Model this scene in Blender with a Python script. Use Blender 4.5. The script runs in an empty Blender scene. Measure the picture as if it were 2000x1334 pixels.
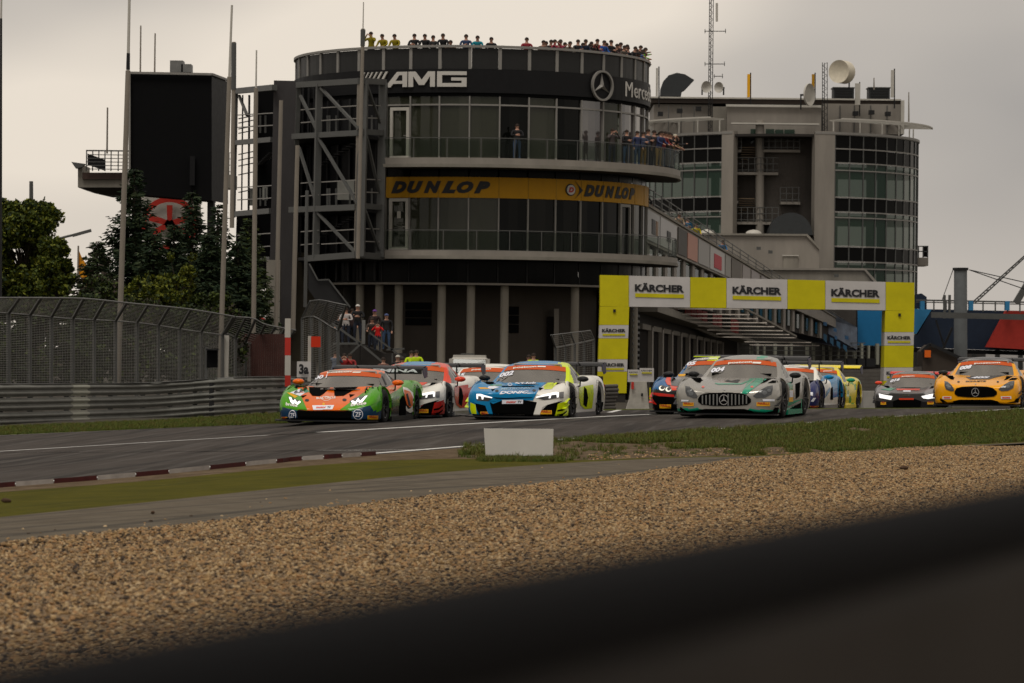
import bpy, bmesh, math, random
import numpy as np
from mathutils import Vector, Matrix
from mathutils.bvhtree import BVHTree
from mathutils.geometry import tessellate_polygon
random.seed(7); np.random.seed(7)
R = math.radians
sc = bpy.context.scene
col = sc.collection
# ---------------------------------------------------------------- camera
F = 6400.0                      # focal length in photograph pixels (2000 wide)
EYE = 1.4
cam_d = bpy.data.cameras.new('camera')
cam = bpy.data.objects.new('camera', cam_d); col.objects.link(cam)
cam_d.sensor_width = 36; cam_d.lens = 36*F/2000
cam_d.clip_start = 0.1; cam_d.clip_end = 9000
HOR = 690.0
ROLL = 0.0105
CM = Matrix.Rotation(R(90)+math.atan((HOR-667)/F), 4, 'X') @ Matrix.Rotation(ROLL, 4, 'Z')
cam.matrix_world = Matrix.Translation((0, 0, EYE)) @ CM
cam_d.dof.use_dof = True; cam_d.dof.focus_distance = 66; cam_d.dof.aperture_fstop = 36*F/2000/18.0
sc.camera = cam
# ---------------------------------------------------------------- sky and light
wd = bpy.data.worlds.new('World'); sc.world = wd; wd.use_nodes = True
nt = wd.node_tree; nt.nodes.clear()
def N(nt, t, **k):
    n = nt.nodes.new(t)
    for a, b in k.items():
        if a.startswith('i_'):
            n.inputs[a[2:].replace('_', ' ')].default_value = b
        else: setattr(n, a, b)
    return n
sky = N(nt, 'ShaderNodeTexSky', sky_type='NISHITA', sun_disc=False)
sky.sun_elevation = R(64); sky.sun_rotation = R(200); sky.dust_density = 4
tc = N(nt, 'ShaderNodeTexCoord')
mp = N(nt, 'ShaderNodeMapping'); mp.inputs['Scale'].default_value = (1, 1, 2.4)
mp.inputs['Location'].default_value = (3.2, 1.3, 0.4)
nt.links.new(tc.outputs['Generated'], mp.inputs['Vector'])
noi = N(nt, 'ShaderNodeTexNoise'); noi.inputs['Scale'].default_value = 4.2; noi.inputs['Detail'].default_value = 2.5; noi.inputs['Roughness'].default_value = .5
nt.links.new(mp.outputs['Vector'], noi.inputs['Vector'])
rp = N(nt, 'ShaderNodeValToRGB')
rp.color_ramp.elements[0].position = .30; rp.color_ramp.elements[0].color = (.33, .315, .305, 1)
rp.color_ramp.elements[1].position = .64; rp.color_ramp.elements[1].color = (.86, .77, .66, 1)
e = rp.color_ramp.elements.new(.5); e.color = (.57, .52, .465, 1)
nt.links.new(noi.outputs['Fac'], rp.inputs['Fac'])
b1 = N(nt, 'ShaderNodeBackground'); b1.inputs['Strength'].default_value = 0.08
b2 = N(nt, 'ShaderNodeBackground'); b2.inputs['Strength'].default_value = 1.0
nt.links.new(sky.outputs['Color'], b1.inputs['Color']); nt.links.new(rp.outputs['Color'], b2.inputs['Color'])
mx = N(nt, 'ShaderNodeMixShader'); mx.inputs[0].default_value = .93
nt.links.new(b1.outputs[0], mx.inputs[1]); nt.links.new(b2.outputs[0], mx.inputs[2])
wo = N(nt, 'ShaderNodeOutputWorld'); nt.links.new(mx.outputs[0], wo.inputs[0])
sd = bpy.data.lights.new('sun', 'SUN'); sd.energy = 1.7; sd.angle = R(25); sd.color = (1, .95, .86)
so = bpy.data.objects.new('sun', sd); col.objects.link(so)
so.rotation_euler = (R(26), 0, R(-20)); so['kind'] = 'helper'
sc.view_settings.view_transform = 'Standard'; sc.view_settings.look = 'None'
sc.view_settings.exposure = 0; sc.view_settings.gamma = 1; sc.view_settings.use_curve_mapping = False
sc.cycles.max_bounces = 6; sc.cycles.diffuse_bounces = 2; sc.cycles.glossy_bounces = 3
sc.cycles.transparent_max_bounces = 12; sc.cycles.caustics_reflective = False; sc.cycles.caustics_refractive = False
sc.cycles.use_denoising = True

# ---------------------------------------------------------------- measuring helpers
CR = CM.to_3x3()
def ray(px, py): return (CR @ Vector(((px-1000)/F, -(py-667)/F, -1)))
def P(px, py, d):
    """the world point at depth d (metres along Y) seen at photograph pixel px, py"""
    v = ray(px, py); k = d/v.y
    return Vector((v.x*k, d, EYE+v.z*k))
def horizon(px): return HOR + ROLL*(px-1000)
def lerp(a, b, t): return a+(b-a)*t
def itp(x, xs, ys): return float(np.interp(x, xs, ys))
def Z(py, s, px=1000): return EYE + (horizon(px)-py)/s          # height of pixel row py at scale s
# ---------------------------------------------------------------- materials
MATS = {}
def mat(name, c, rough=.6, metal=0, var=.12, scale=3.0, bump=0, bscale=40, spec=.22, emit=None, estr=1, coat=0, attr=None, var2=None, objcol=False, streak=0):
    m = bpy.data.materials.new(name); m.use_nodes = True; t = m.node_tree
    b = t.nodes['Principled BSDF']
    b.inputs['Roughness'].default_value = rough; b.inputs['Metallic'].default_value = metal
    b.inputs['Specular IOR Level'].default_value = spec
    if coat: b.inputs['Coat Weight'].default_value = coat; b.inputs['Coat Roughness'].default_value = .05
    co = N(t, 'ShaderNodeTexCoord')
    src = None
    if attr: a = N(t, 'ShaderNodeAttribute', attribute_name=attr); src = a.outputs['Color']
    if objcol: a = N(t, 'ShaderNodeObjectInfo'); src = a.outputs['Color']
    if var > 0:
        n1 = N(t, 'ShaderNodeTexNoise'); n1.inputs['Scale'].default_value = scale; n1.inputs['Detail'].default_value = 6
        n1.inputs['Roughness'].default_value = .65
        if streak:
            mpp = N(t, 'ShaderNodeMapping'); mpp.inputs['Scale'].default_value = (1, 1, streak)
            t.links.new(co.outputs['Object'], mpp.inputs['Vector']); t.links.new(mpp.outputs[0], n1.inputs['Vector'])
        else: t.links.new(co.outputs['Object'], n1.inputs['Vector'])
        r = N(t, 'ShaderNodeMapRange'); r.inputs['From Min'].default_value = .28; r.inputs['From Max'].default_value = .72
        r.inputs['To Min'].default_value = 1-var; r.inputs['To Max'].default_value = 1+var
        t.links.new(n1.outputs['Fac'], r.inputs['Value'])
        mu = N(t, 'ShaderNodeVectorMath', operation='SCALE')
        if src: t.links.new(src, mu.inputs[0])
        else: mu.inputs[0].default_value = c[:3]
        t.links.new(r.outputs[0], mu.inputs['Scale']); out = mu.outputs[0]
        if var2:
            mm = N(t, 'ShaderNodeMix', data_type='RGBA'); n2 = N(t, 'ShaderNodeTexNoise'); n2.inputs['Scale'].default_value = var2[1]; n2.inputs['Detail'].default_value = 5
            t.links.new(co.outputs['Object'], n2.inputs['Vector'])
            r2 = N(t, 'ShaderNodeMapRange'); r2.inputs['From Min'].default_value = .45; r2.inputs['From Max'].default_value = .6
            t.links.new(n2.outputs['Fac'], r2.inputs['Value']); t.links.new(r2.outputs[0], mm.inputs['Factor'])
            t.links.new(out, mm.inputs[6]); mm.inputs[7].default_value = (*var2[0], 1); out = mm.outputs[2]
        t.links.new(out, b.inputs['Base Color'])
        if rough > .15:
            r3 = N(t, 'ShaderNodeMapRange'); r3.inputs['To Min'].default_value = max(0, rough-.12); r3.inputs['To Max'].default_value = min(1, rough+.12)
            t.links.new(n1.outputs['Fac'], r3.inputs['Value']); t.links.new(r3.outputs[0], b.inputs['Roughness'])
    else:
        if src: t.links.new(src, b.inputs['Base Color'])
        else: b.inputs['Base Color'].default_value = (*c[:3], 1)
    if bump:
        n3 = N(t, 'ShaderNodeTexNoise'); n3.inputs['Scale'].default_value = bscale; n3.inputs['Detail'].default_value = 4
        t.links.new(co.outputs['Object'], n3.inputs['Vector'])
        bp = N(t, 'ShaderNodeBump'); bp.inputs['Strength'].default_value = bump; bp.inputs['Distance'].default_value = .02
        t.links.new(n3.outputs['Fac'], bp.inputs['Height']); t.links.new(bp.outputs[0], b.inputs['Normal'])
    if emit: b.inputs['Emission Color'].default_value = (*emit, 1); b.inputs['Emission Strength'].default_value = estr
    MATS[name] = m
    return m
def flat(name, c, rough=.5, **k): return mat(name, c, rough, var=k.pop('var', .05), **k)
M_asph = mat('asphalt', (.062, .055, .05), .85, var=.22, scale=.8, bump=.5, bscale=60, streak=1)
M_concrete = mat('concrete_light', (.19, .175, .15), .8, var=.22, scale=.9, bump=.1, streak=.22)
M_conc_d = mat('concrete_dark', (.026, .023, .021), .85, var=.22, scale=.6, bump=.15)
M_wall = mat('wall_grey', (.062, .052, .043), .8, var=.12, scale=.4)
M_panel = mat('light_panel', (.22, .20, .175), .55, var=.16, scale=.8, streak=.2)
M_black = mat('black_cladding', (.009, .009, .010), .5, var=.15, spec=.12)
M_blackm = mat('black_matte', (.006, .006, .0065), .9, var=.1, spec=.04)
M_steel = mat('painted_steel', (.082, .083, .080), .45, metal=.2, var=.15, scale=1)
M_steeld = mat('dark_steel', (.017, .017, .018), .5, metal=.2, var=.2, scale=1)
M_galv = mat('galvanised', (.16, .16, .155), .45, metal=.4, var=.25, scale=1.4)
M_alu = mat('aluminium', (.22, .21, .195), .5, metal=.2, var=.08)
M_white = mat('white_paint', (.42, .40, .36), .5, var=.06)
M_whitel = mat('line_paint', (.55, .54, .52), .7, var=.25, scale=4)
M_yellow = mat('yellow_banner', (.50, .44, .004), .55, var=.12, scale=.9, bump=.25, bscale=2.2)
M_bwhite = mat('white_banner', (.46, .44, .43), .5, var=.10, scale=.9, bump=.25, bscale=2.2)
M_ink = mat('black_print', (.02, .02, .022), .5, var=.05)
M_redp = mat('red_paint', (.42, .03, .02), .5, var=.12)
M_pole = mat('pole_paint', (.21, .185, .155), .45, metal=.2, var=.12, scale=1)
def glassmat(name, c, rough=.06, tr=0.0, spec=.5, ior=1.5):
    m = bpy.data.materials.new(name); m.use_nodes = True; b = m.node_tree.nodes['Principled BSDF']
    b.inputs['Base Color'].default_value = (*c, 1); b.inputs['Roughness'].default_value = rough
    b.inputs['Specular IOR Level'].default_value = spec; b.inputs['IOR'].default_value = ior
    if tr:
        t = m.node_tree; o = t.nodes['Material Output']
        tp = N(t, 'ShaderNodeBsdfTransparent'); tp.inputs[0].default_value = (.80, .84, .80, 1)
        mxx = N(t, 'ShaderNodeMixShader'); mxx.inputs[0].default_value = tr
        t.links.new(b.outputs[0], mxx.inputs[1]); t.links.new(tp.outputs[0], mxx.inputs[2]); t.links.new(mxx.outputs[0], o.inputs[0])
    return m
M_glass = glassmat('dark_window_glass', (.003, .0035, .003), .06, spec=.12)
M_glassg = glassmat('greenish_window_glass', (.040, .042, .028), .05, tr=.35, spec=.4)
M_glassr = glassmat('sky_reflecting_glass', (.055, .048, .048), .08, spec=.9, ior=1.7)  # lighter base puts part of the mirrored sky into the colour
M_glassb = glassmat('balustrade_glass', (.015, .019, .016), .05, tr=.88, spec=.4)
M_tglass = glassmat('tower_glass', (.016, .040, .026), .06, tr=.35, spec=.35)
M_spand = glassmat('spandrel_glass', (.004, .004, .004), .2, spec=.05)
M_wscreen = glassmat('windscreen_glass', (.20, .185, .165), .10, tr=.34, spec=.5, ior=1.6)  # pale grey base stands in for sky mirrored in the windscreen
M_swin = glassmat('side_glass', (.10, .094, .086), .1)
# ---------------------------------------------------------------- object helpers
def tag(o, label=None, cat=None, group=None, kind=None):
    if label: o['label'] = label
    if cat: o['category'] = cat
    if group: o['group'] = group
    if kind: o['kind'] = kind
    return o
def empty(name, loc=(0, 0, 0), rz=0, label=None, cat=None, group=None):
    o = bpy.data.objects.new(name, None); col.objects.link(o)
    o.matrix_world = Matrix.Translation(Vector(loc)) @ Matrix.Rotation(rz, 4, 'Z')
    o.empty_display_size = .3
    return tag(o, label, cat, group)
def wmat(o):
    m = o.matrix_basis.copy()
    return wmat(o.parent) @ m if o.parent else m
class MB:
    def __init__(s): s.v = []; s.f = []; s.m = []; s.smooth = []
    def add(s, vs, fs, mi=0, sm=False):
        n = len(s.v); s.v += [tuple(p) for p in vs]
        for f in fs: s.f.append([n+i for i in f]); s.m.append(mi); s.smooth.append(sm)
        return s
    def box(s, c, size, rz=0, mi=0, M=None):
        x, y, z = [k/2 for k in size]
        vs = [Vector((a*x, b*y, c_*z)) for a in (-1, 1) for b in (-1, 1) for c_ in (-1, 1)]
        if M is None: M = Matrix.Translation(Vector(c)) @ Matrix.Rotation(rz, 4, 'Z')
        vs = [M @ v for v in vs]
        return s.add(vs, [(0, 1, 3, 2), (4, 6, 7, 5), (0, 4, 5, 1), (2, 3, 7, 6), (0, 2, 6, 4), (1, 5, 7, 3)], mi)
    def bar(s, a, b, w, h=None, mi=0, up=Vector((0, 0, 1))):
        """a box section bar from a to b"""
        a = Vector(a); b = Vector(b); h = h or w; d = (b-a)
        if d.length < 1e-6: return s
        d.normalize(); sd_ = d.cross(up)
        if sd_.length < 1e-3: sd_ = d.cross(Vector((0, 1, 0)))
        sd_.normalize(); u = sd_.cross(d).normalized()
        vs = [p + sd_*(i*w/2) + u*(j*h/2) for p in (a, b) for i, j in ((-1, -1), (1, -1), (1, 1), (-1, 1))]
        return s.add(vs, [(3, 2, 1, 0), (4, 5, 6, 7), (0, 1, 5, 4), (1, 2, 6, 5), (2, 3, 7, 6), (3, 0, 4, 7)], mi)
    def tube(s, a, b, r0, r1=None, n=10, mi=0, cap=True):
        a = Vector(a); b = Vector(b); r1 = r0 if r1 is None else r1; d = (b-a).normalized()
        u = d.cross(Vector((0, 0, 1)))
        if u.length < 1e-3: u = Vector((1, 0, 0))
        u.normalize(); w = d.cross(u)
        vs = []
        for p, r in ((a, r0), (b, r1)):
            for k in range(n):
                t = 2*math.pi*k/n; vs.append(p + (u*math.cos(t)+w*math.sin(t))*r)
        fs = [(k, (k+1) % n, n+(k+1) % n, n+k) for k in range(n)]
        s.add(vs, fs, mi, True)
        if cap: s.add(vs[:n], [tuple(range(n))[::-1]], mi); s.add(vs[n:], [tuple(range(n))], mi)
        return s
    def pipe(s, pts, r, n=6, mi=0):
        for a, b in zip(pts[:-1], pts[1:]): s.tube(a, b, r, r, n, mi, False)
        return s
    def grid(s, rows, mi=0, sm=True, closed=False):
        n = len(s.v); h = len(rows); w = len(rows[0])
        for r in rows: s.v += [tuple(p) for p in r]
        for i in range(h-1):
            for j in range(w if closed else w-1):
                a = n+i*w+j; b = n+i*w+(j+1) % w
                s.f.append([a, b, b+w, a+w]); s.m.append(mi); s.smooth.append(sm)
        return s
    def poly(s, pts, th, mi=0, axis=Vector((0, 1, 0))):
        """a flat outline given thickness th along axis"""
        pts = [Vector(p) for p in pts]; n = len(pts); q = [p+axis*th for p in pts]
        tri = tessellate_polygon([pts])
        s.add(pts+q, [tuple(t) for t in tri] + [tuple(n+i for i in t[::-1]) for t in tri] + [(k, (k+1) % n, n+(k+1) % n, n+k) for k in range(n)], mi)
        return s
    def mesh(s, name, mats, M=None, cols=None):
        me = bpy.data.meshes.new(name)
        v = s.v
        if M is not None: v = [tuple(M @ Vector(p)) for p in v]
        me.from_pydata(v, [], s.f); 
        for m_ in (mats if isinstance(mats, (list, tuple)) else [mats]): me.materials.append(m_)
        me.polygons.foreach_set('material_index', s.m)
        me.polygons.foreach_set('use_smooth', s.smooth)
        me.update()
        return me
    def build(s, name, mats, parent=None, label=None, cat=None, group=None, kind=None, world=True, origin=None):
        """links ONE mesh object; verts are in world coordinates when world is True"""
        M = None; loc = None
        if parent is not None and world: M = wmat(parent).inverted()
        elif parent is None and origin is not None: loc = Vector(origin); M = Matrix.Translation(-loc)
        me = s.mesh(name, mats, M)
        o = bpy.data.objects.new(name, me); col.objects.link(o)
        if parent is not None: o.parent = parent
        elif loc is not None: o.location = loc
        return tag(o, label, cat, group, kind)
def inst(src_mesh, name, parent, M):
    """a further object on shared mesh data, M in world space"""
    o = bpy.data.objects.new(name, src_mesh); col.objects.link(o)
    if parent is not None: o.parent = parent; o.matrix_basis = wmat(parent).inverted() @ M
    else: o.matrix_basis = M
    return o
def copy_tree(o, parent=None):
    c = o.copy(); col.objects.link(c)
    if parent: c.parent = parent
    for ch in o.children: copy_tree(ch, c)
    return c
def text_polys(txt, bold=0.0, shear=0.0, spacing=1.0):
    cu = bpy.data.curves.new('t', 'FONT'); cu.body = txt; cu.size = 1; cu.offset = bold; cu.shear = shear; cu.resolution_u = 3; cu.space_character = spacing
    ob = bpy.data.objects.new('t', cu); col.objects.link(ob)
    dg = bpy.context.evaluated_depsgraph_get(); me = bpy.data.meshes.new_from_object(ob.evaluated_get(dg))
    bpy.data.objects.remove(ob); bpy.data.curves.remove(cu)
    v = np.array([tuple(p.co) for p in me.vertices]); f = [list(p.vertices) for p in me.polygons]
    bpy.data.meshes.remove(me)
    v[:, 0] -= v[:, 0].min(); v[:, 1] -= v[:, 1].min(); v[:, 0] /= v[:, 0].max(); v[:, 1] /= v[:, 1].max()
    return v[:, :2], f
_tp = {}
def tpoly(txt, bold=0.0, shear=0.0, spacing=1.0):
    k = (txt, bold, shear, spacing)
    if k not in _tp: _tp[k] = text_polys(*k)
    return _tp[k]
def clip_cells(v2, faces, step):
    """cut flat faces (2D) into cells of size step so that they can follow a curved surface"""
    bm = bmesh.new(); vs = [bm.verts.new((p[0], p[1], 0)) for p in v2]
    for f in faces:
        try: bm.faces.new([vs[i] for i in f])
        except ValueError: pass
    x0 = min(p[0] for p in v2); x1 = max(p[0] for p in v2); y0 = min(p[1] for p in v2); y1 = max(p[1] for p in v2)
    for ax, lo, hi in ((0, x0, x1), (1, y0, y1)):
        k = lo+step*.5
        while k < hi:
            co = (k, 0, 0) if ax == 0 else (0, k, 0); no = (1, 0, 0) if ax == 0 else (0, 1, 0)
            bmesh.ops.bisect_plane(bm, geom=bm.verts[:]+bm.edges[:]+bm.faces[:], plane_co=co, plane_no=no, dist=1e-5)
            k += step
    bm.verts.index_update()
    v = [tuple(p.co) for p in bm.verts]; f = [[q.index for q in p.verts] for p in bm.faces]
    bm.free()
    return v, f
# ================================================================ GROUND
XS = list(range(-600, 2700, 60))
def curve(pts): 
    xs = [p[0] for p in pts]; ys = [p[1] for p in pts]
    def f(x):
        if x < xs[0]: return ys[0]+(ys[1]-ys[0])/(xs[1]-xs[0])*(x-xs[0])
        if x > xs[-1]: return ys[-1]+(ys[-1]-ys[-2])/(xs[-1]-xs[-2])*(x-xs[-1])
        i = max(1, next((k for k in range(len(xs)) if xs[k] >= x), len(xs)-1))
        # smooth hermite
        def sl(k): 
            a = max(0, k-1); b = min(len(xs)-1, k+1); return (ys[b]-ys[a])/(xs[b]-xs[a])
        h = xs[i]-xs[i-1]; t = (x-xs[i-1])/h
        return ((2*t**3-3*t*t+1)*ys[i-1] + (t**3-2*t*t+t)*h*sl(i-1) + (-2*t**3+3*t*t)*ys[i] + (t**3-t*t)*h*sl(i))
    return f
B_grav = curve([(0, 1060), (275, 1037), (550, 1002), (825, 970), (1100, 942), (1300, 916), (1500, 893), (1750, 878), (2000, 866)])
B_road = curve([(0, 1010), (275, 982), (550, 953), (825, 926), (1080, 906), (1300, 895), (1500, 890), (1750, 876.5), (2000, 864)])
B_green = curve([(0, 961), (275, 940), (550, 914), (770, 899), (950, 896), (1080, 900), (1300, 893), (1500, 888), (1750, 875), (2000, 862.5)])
B_edge = curve([(0, 950), (275, 928), (550, 901), (760, 886), (950, 871), (1080, 862), (1300, 847), (1530, 832), (1750, 816), (2000, 800)])
B_mid = curve([(0, 882), (550, 849), (1100, 818), (1320, 808), (1600, 803), (2000, 798.5)])
B_far = curve([(0, 850), (275, 838), (540, 827), (800, 815), (1200, 801), (1500, 799), (2000, 797)])
B_rail = curve([(0, 834), (300, 822), (540, 808), (800, 804), (1200, 799), (1500, 797.5), (2000, 796)])
def Heff(px, py):
    c = itp(px, [0, 540, 640, 1000, 1410, 2000], [1.80, 1.46, 1.38, 1.28, 1.16, 1.14])
    y1 = B_grav(px); y2 = B_far(px); t = min(1, max(0, (y1-py)/(y1-y2))); t = t*t*(3-2*t)
    return lerp(1.4, c, t)
def G(px, py, lift=0):
    """ground point seen at photograph pixel"""
    s = (py-horizon(px))/Heff(px, py)
    p = P(px, py, F/s); p.z += lift
    return p
def strip(name, lo, hi, m, n=6, lift=0.0, xs=XS, label=None, kind='structure', extra=None):
    mb = MB(); rows = []
    for k in range(n+1):
        t = k/n
        rows.append([G(x, lerp(lo(x), hi(x), t), lift) for x in xs])
    mb.grid(rows); return mb.build(name, m, None, kind=kind, label=label)
# materials of the ground
def ground_mat(name, stops, scale, rough=.9, bump=.4, bscale=50, stretch=(1, 1, 1), extra=None):
    m = bpy.data.materials.new(name); m.use_nodes = True; t = m.node_tree; b = t.nodes['Principled BSDF']
    b.inputs['Roughness'].default_value = rough; b.inputs['Specular IOR Level'].default_value = .06
    co = N(t, 'ShaderNodeTexCoord'); mpp = N(t, 'ShaderNodeMapping'); mpp.inputs['Scale'].default_value = stretch
    t.links.new(co.outputs['Object'], mpp.inputs[0])
    n1 = N(t, 'ShaderNodeTexNoise'); n1.inputs['Scale'].default_value = scale; n1.inputs['Detail'].default_value = 8; n1.inputs['Roughness'].default_value = .7
    t.links.new(mpp.outputs[0], n1.inputs['Vector'])
    r = N(t, 'ShaderNodeValToRGB'); el = r.color_ramp.elements
    el[0].position, el[0].color = stops[0][0], (*stops[0][1], 1); el[1].position, el[1].color = stops[-1][0], (*stops[-1][1], 1)
    for p_, c_ in stops[1:-1]: q = el.new(p_); q.color = (*c_, 1)
    t.links.new(n1.outputs['Fac'], r.inputs[0]); out = r.outputs[0]
    if extra:   # dark streaks lying along a direction
        for (ang, sc_, st, lo_, hi_, amt, colr) in extra:
            m2 = N(t, 'ShaderNodeMapping', vector_type='TEXTURE'); m2.inputs['Rotation'].default_value = (0, 0, ang); m2.inputs['Scale'].default_value = (1/sc_, 1/(sc_*st), 1)
            t.links.new(co.outputs['Object'], m2.inputs[0])
            n2 = N(t, 'ShaderNodeTexNoise'); n2.inputs['Scale'].default_value = 1; n2.inputs['Detail'].default_value = 3
            t.links.new(m2.outputs[0], n2.inputs['Vector'])
            rr = N(t, 'ShaderNodeMapRange'); rr.inputs['From Min'].default_value = lo_; rr.inputs['From Max'].default_value = hi_; rr.inputs['To Max'].default_value = amt
            t.links.new(n2.outputs['Fac'], rr.inputs[0])
            mm = N(t, 'ShaderNodeMix', data_type='RGBA'); t.links.new(rr.outputs[0], mm.inputs['Factor']); t.links.new(out, mm.inputs[6]); mm.inputs[7].default_value = (*colr, 1)
            out = mm.outputs[2]
    t.links.new(out, b.inputs['Base Color'])
    n3 = N(t, 'ShaderNodeTexNoise'); n3.inputs['Scale'].default_value = bscale; n3.inputs['Detail'].default_value = 5; t.links.new(co.outputs['Object'], n3.inputs['Vector'])
    bp = N(t, 'ShaderNodeBump'); bp.inputs['Strength'].default_value = bump; bp.inputs['Distance'].default_value = .03
    t.links.new(n3.outputs['Fac'], bp.inputs['Height']); t.links.new(bp.outputs[0], b.inputs['Normal'])
    return m
M_track = ground_mat('track_asphalt', [(.3, (.044, .037, .033)), (.5, (.056, .048, .043)), (.7, (.068, .060, .054))], 1.2,
                     extra=[(R(80), .10, 14, .48, .66, .8, (.024, .022, .021)), (R(84), .22, 22, .52, .7, .55, (.10, .092, .085)), (R(74), .06, 60, .60, .66, .7, (.02, .019, .018))], bump=.25)
M_road = ground_mat('service_asphalt', [(.3, (.082, .067, .049)), (.5, (.105, .087, .065)), (.7, (.128, .108, .082))], 2.0,
                    extra=[(R(58), .12, 40, .60, .65, .75, (.045, .04, .034)), (R(70), .10, 60, .60, .63, .7, (.05, .045, .038)), (0, 6, 1, .70, .74, .6, (.03, .025, .02))], bump=.3)
M_green = ground_mat('olive_paint', [(.3, (.044, .042, .002)), (.5, (.060, .055, .003)), (.7, (.078, .070, .004))], 1.5,
                     extra=[(R(66), .12, 40, .60, .66, .6, (.03, .03, .006)), (0, 7, 1, .68, .74, .5, (.16, .14, .06))], bump=.3)
M_soil = ground_mat('soil', [(.3, (.05, .034, .02)), (.5, (.10, .07, .042)), (.7, (.155, .115, .075))], 3.0, bump=.8, bscale=25)
M_turf = ground_mat('turf', [(.30, (.032, .040, .004)), (.48, (.052, .062, .006)), (.62, (.075, .078, .010)), (.75, (.09, .072, .028))], 1.6, bump=.9, bscale=30)
M_grav = ground_mat('gravel_bed', [(.3, (.11, .075, .045)), (.5, (.24, .17, .105)), (.7, (.36, .27, .18))], 16, bump=1, bscale=20)
M_base = ground_mat('terrain', [(.3, (.05, .05, .02)), (.5, (.08, .075, .045)), (.7, (.11, .10, .07))], .5)
M_farasph = ground_mat('far_asphalt', [(.3, (.045, .040, .032)), (.7, (.07, .062, .052))], .6)

near = lambda x: 1700.0
strip('gravel_ground', near, B_grav, M_grav, n=10, lift=-.035)
strip('service_road', B_grav, B_road, M_road, n=4)
strip('painted_runoff', B_road, B_green, M_green, n=4)
strip('verge_ground', B_green, B_edge, M_soil, n=5)
strip('race_track', B_edge, B_far, M_track, n=10)
strip('far_verge', B_far, B_rail, M_turf, n=3)
# beyond the crest the ground falls away gently
mb = MB(); rows = []
for dd, zz in ((0, None), (14, -.42), (35, -.62), (80, -.9), (200, -1.3), (600, -1.5), (2500, -1.5), (6000, -1.5)):
    r = []
    for x in XS:
        p = G(x, B_rail(x))
        if dd: 
            q = P(x, 700, p.y+dd); z1 = zz if zz < p.z else min(p.z-.02*dd/14, zz); q.z = z1; r.append(q)
        else: r.append(p)
    rows.append(r)
mb.grid(rows); mb.build('far_ground', M_farasph, None, kind='structure')
# one great sheet under everything, out to the horizon
mb = MB(); rows = []
for yy in (-200, -20, 0, 8, 16, 30, 50, 70, 90, 120, 200, 400, 1500, 8000):
    rows.append([Vector((x*(1 if yy < 200 else yy/60), yy, -1.0 if yy < 90 else -2.0)) for x in (-120, -60, -30, -10, 0, 10, 30, 60, 120)])
mb.grid(rows); mb.build('terrain', M_base, None, kind='structure')
# near gravel sheet under and behind the camera
mb = MB(); mb.grid([[Vector((x, y, 0)) for x in (-40, -10, 0, 10, 40)] for y in (-30, 0, 9.2)])
mb.build('gravel_ground', M_grav, None, kind='structure')

# painted lines
def line(name, f, w, x0, x1, m=M_whitel, lift=.006, kind='structure', wob=0):
    mb = MB(); rows = [[], []]
    xs = np.arange(x0, x1+1, 20)
    for x in xs:
        a = G(x, f(x), lift); b = G(x+20, f(x+20), lift); t = (b-a); n = Vector((-t.y, t.x, 0)).normalized()
        rows[0].append(a - n*w/2); rows[1].append(a + n*w/2)
    for r in rows:
        for p in r: p.z = p.z
    mb.grid(rows); return mb.build(name, m, None, kind=kind)
line('painted_line', B_mid, .16, -300, 1320)
line('painted_line', lambda x: B_far(x)+1.0, .14, -300, 1180)
line('painted_line', lambda x: B_edge(x)-2.2, .13, -300, 2300)
line('painted_line', curve([(0, 884), (385, 882), (600, 880.5), (840, 879)]), .07, -300, 840)
line('painted_line', curve([(1190, 806), (1215, 800), (1240, 795.5)]), .12, 1190, 1225)
# red and white kerb: separate blocks
kerbw = mat('kerb_white', (.34, .31, .285), .7, var=.25, scale=5); kerbr = mat('kerb_red', (.060, .012, .011), .7, var=.3, scale=5)
xk = [-260, -190, -120, -50, 30, 105, 190, 265, 330, 410, 480, 540, 590, 632, 668, 705, 735]
kerb = empty('kerb', G(300, 925)); kerb['kind'] = 'structure'
for i in range(len(xk)-1):
    mb = MB(); top = []; bot = []; lo_ = []
    n = 4
    for k in range(n+1):
        x = lerp(xk[i]+.8, xk[i+1]-.8, k/n)
        a = G(x, B_edge(x)+.2); b = G(x, lerp(B_edge(x), B_green(x), .20 if x < 560 else .12))
        a2 = a+Vector((0, 0, .012)); b2 = b+Vector((0, 0, .055)); top.append(a2); bot.append(b2); lo_.append(b+Vector((0, 0, -.05)))
    mb.grid([lo_, bot, top], sm=False); o = mb.build('kerb_block', kerbr if i % 2 else kerbw, kerb, kind='structure')

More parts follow.
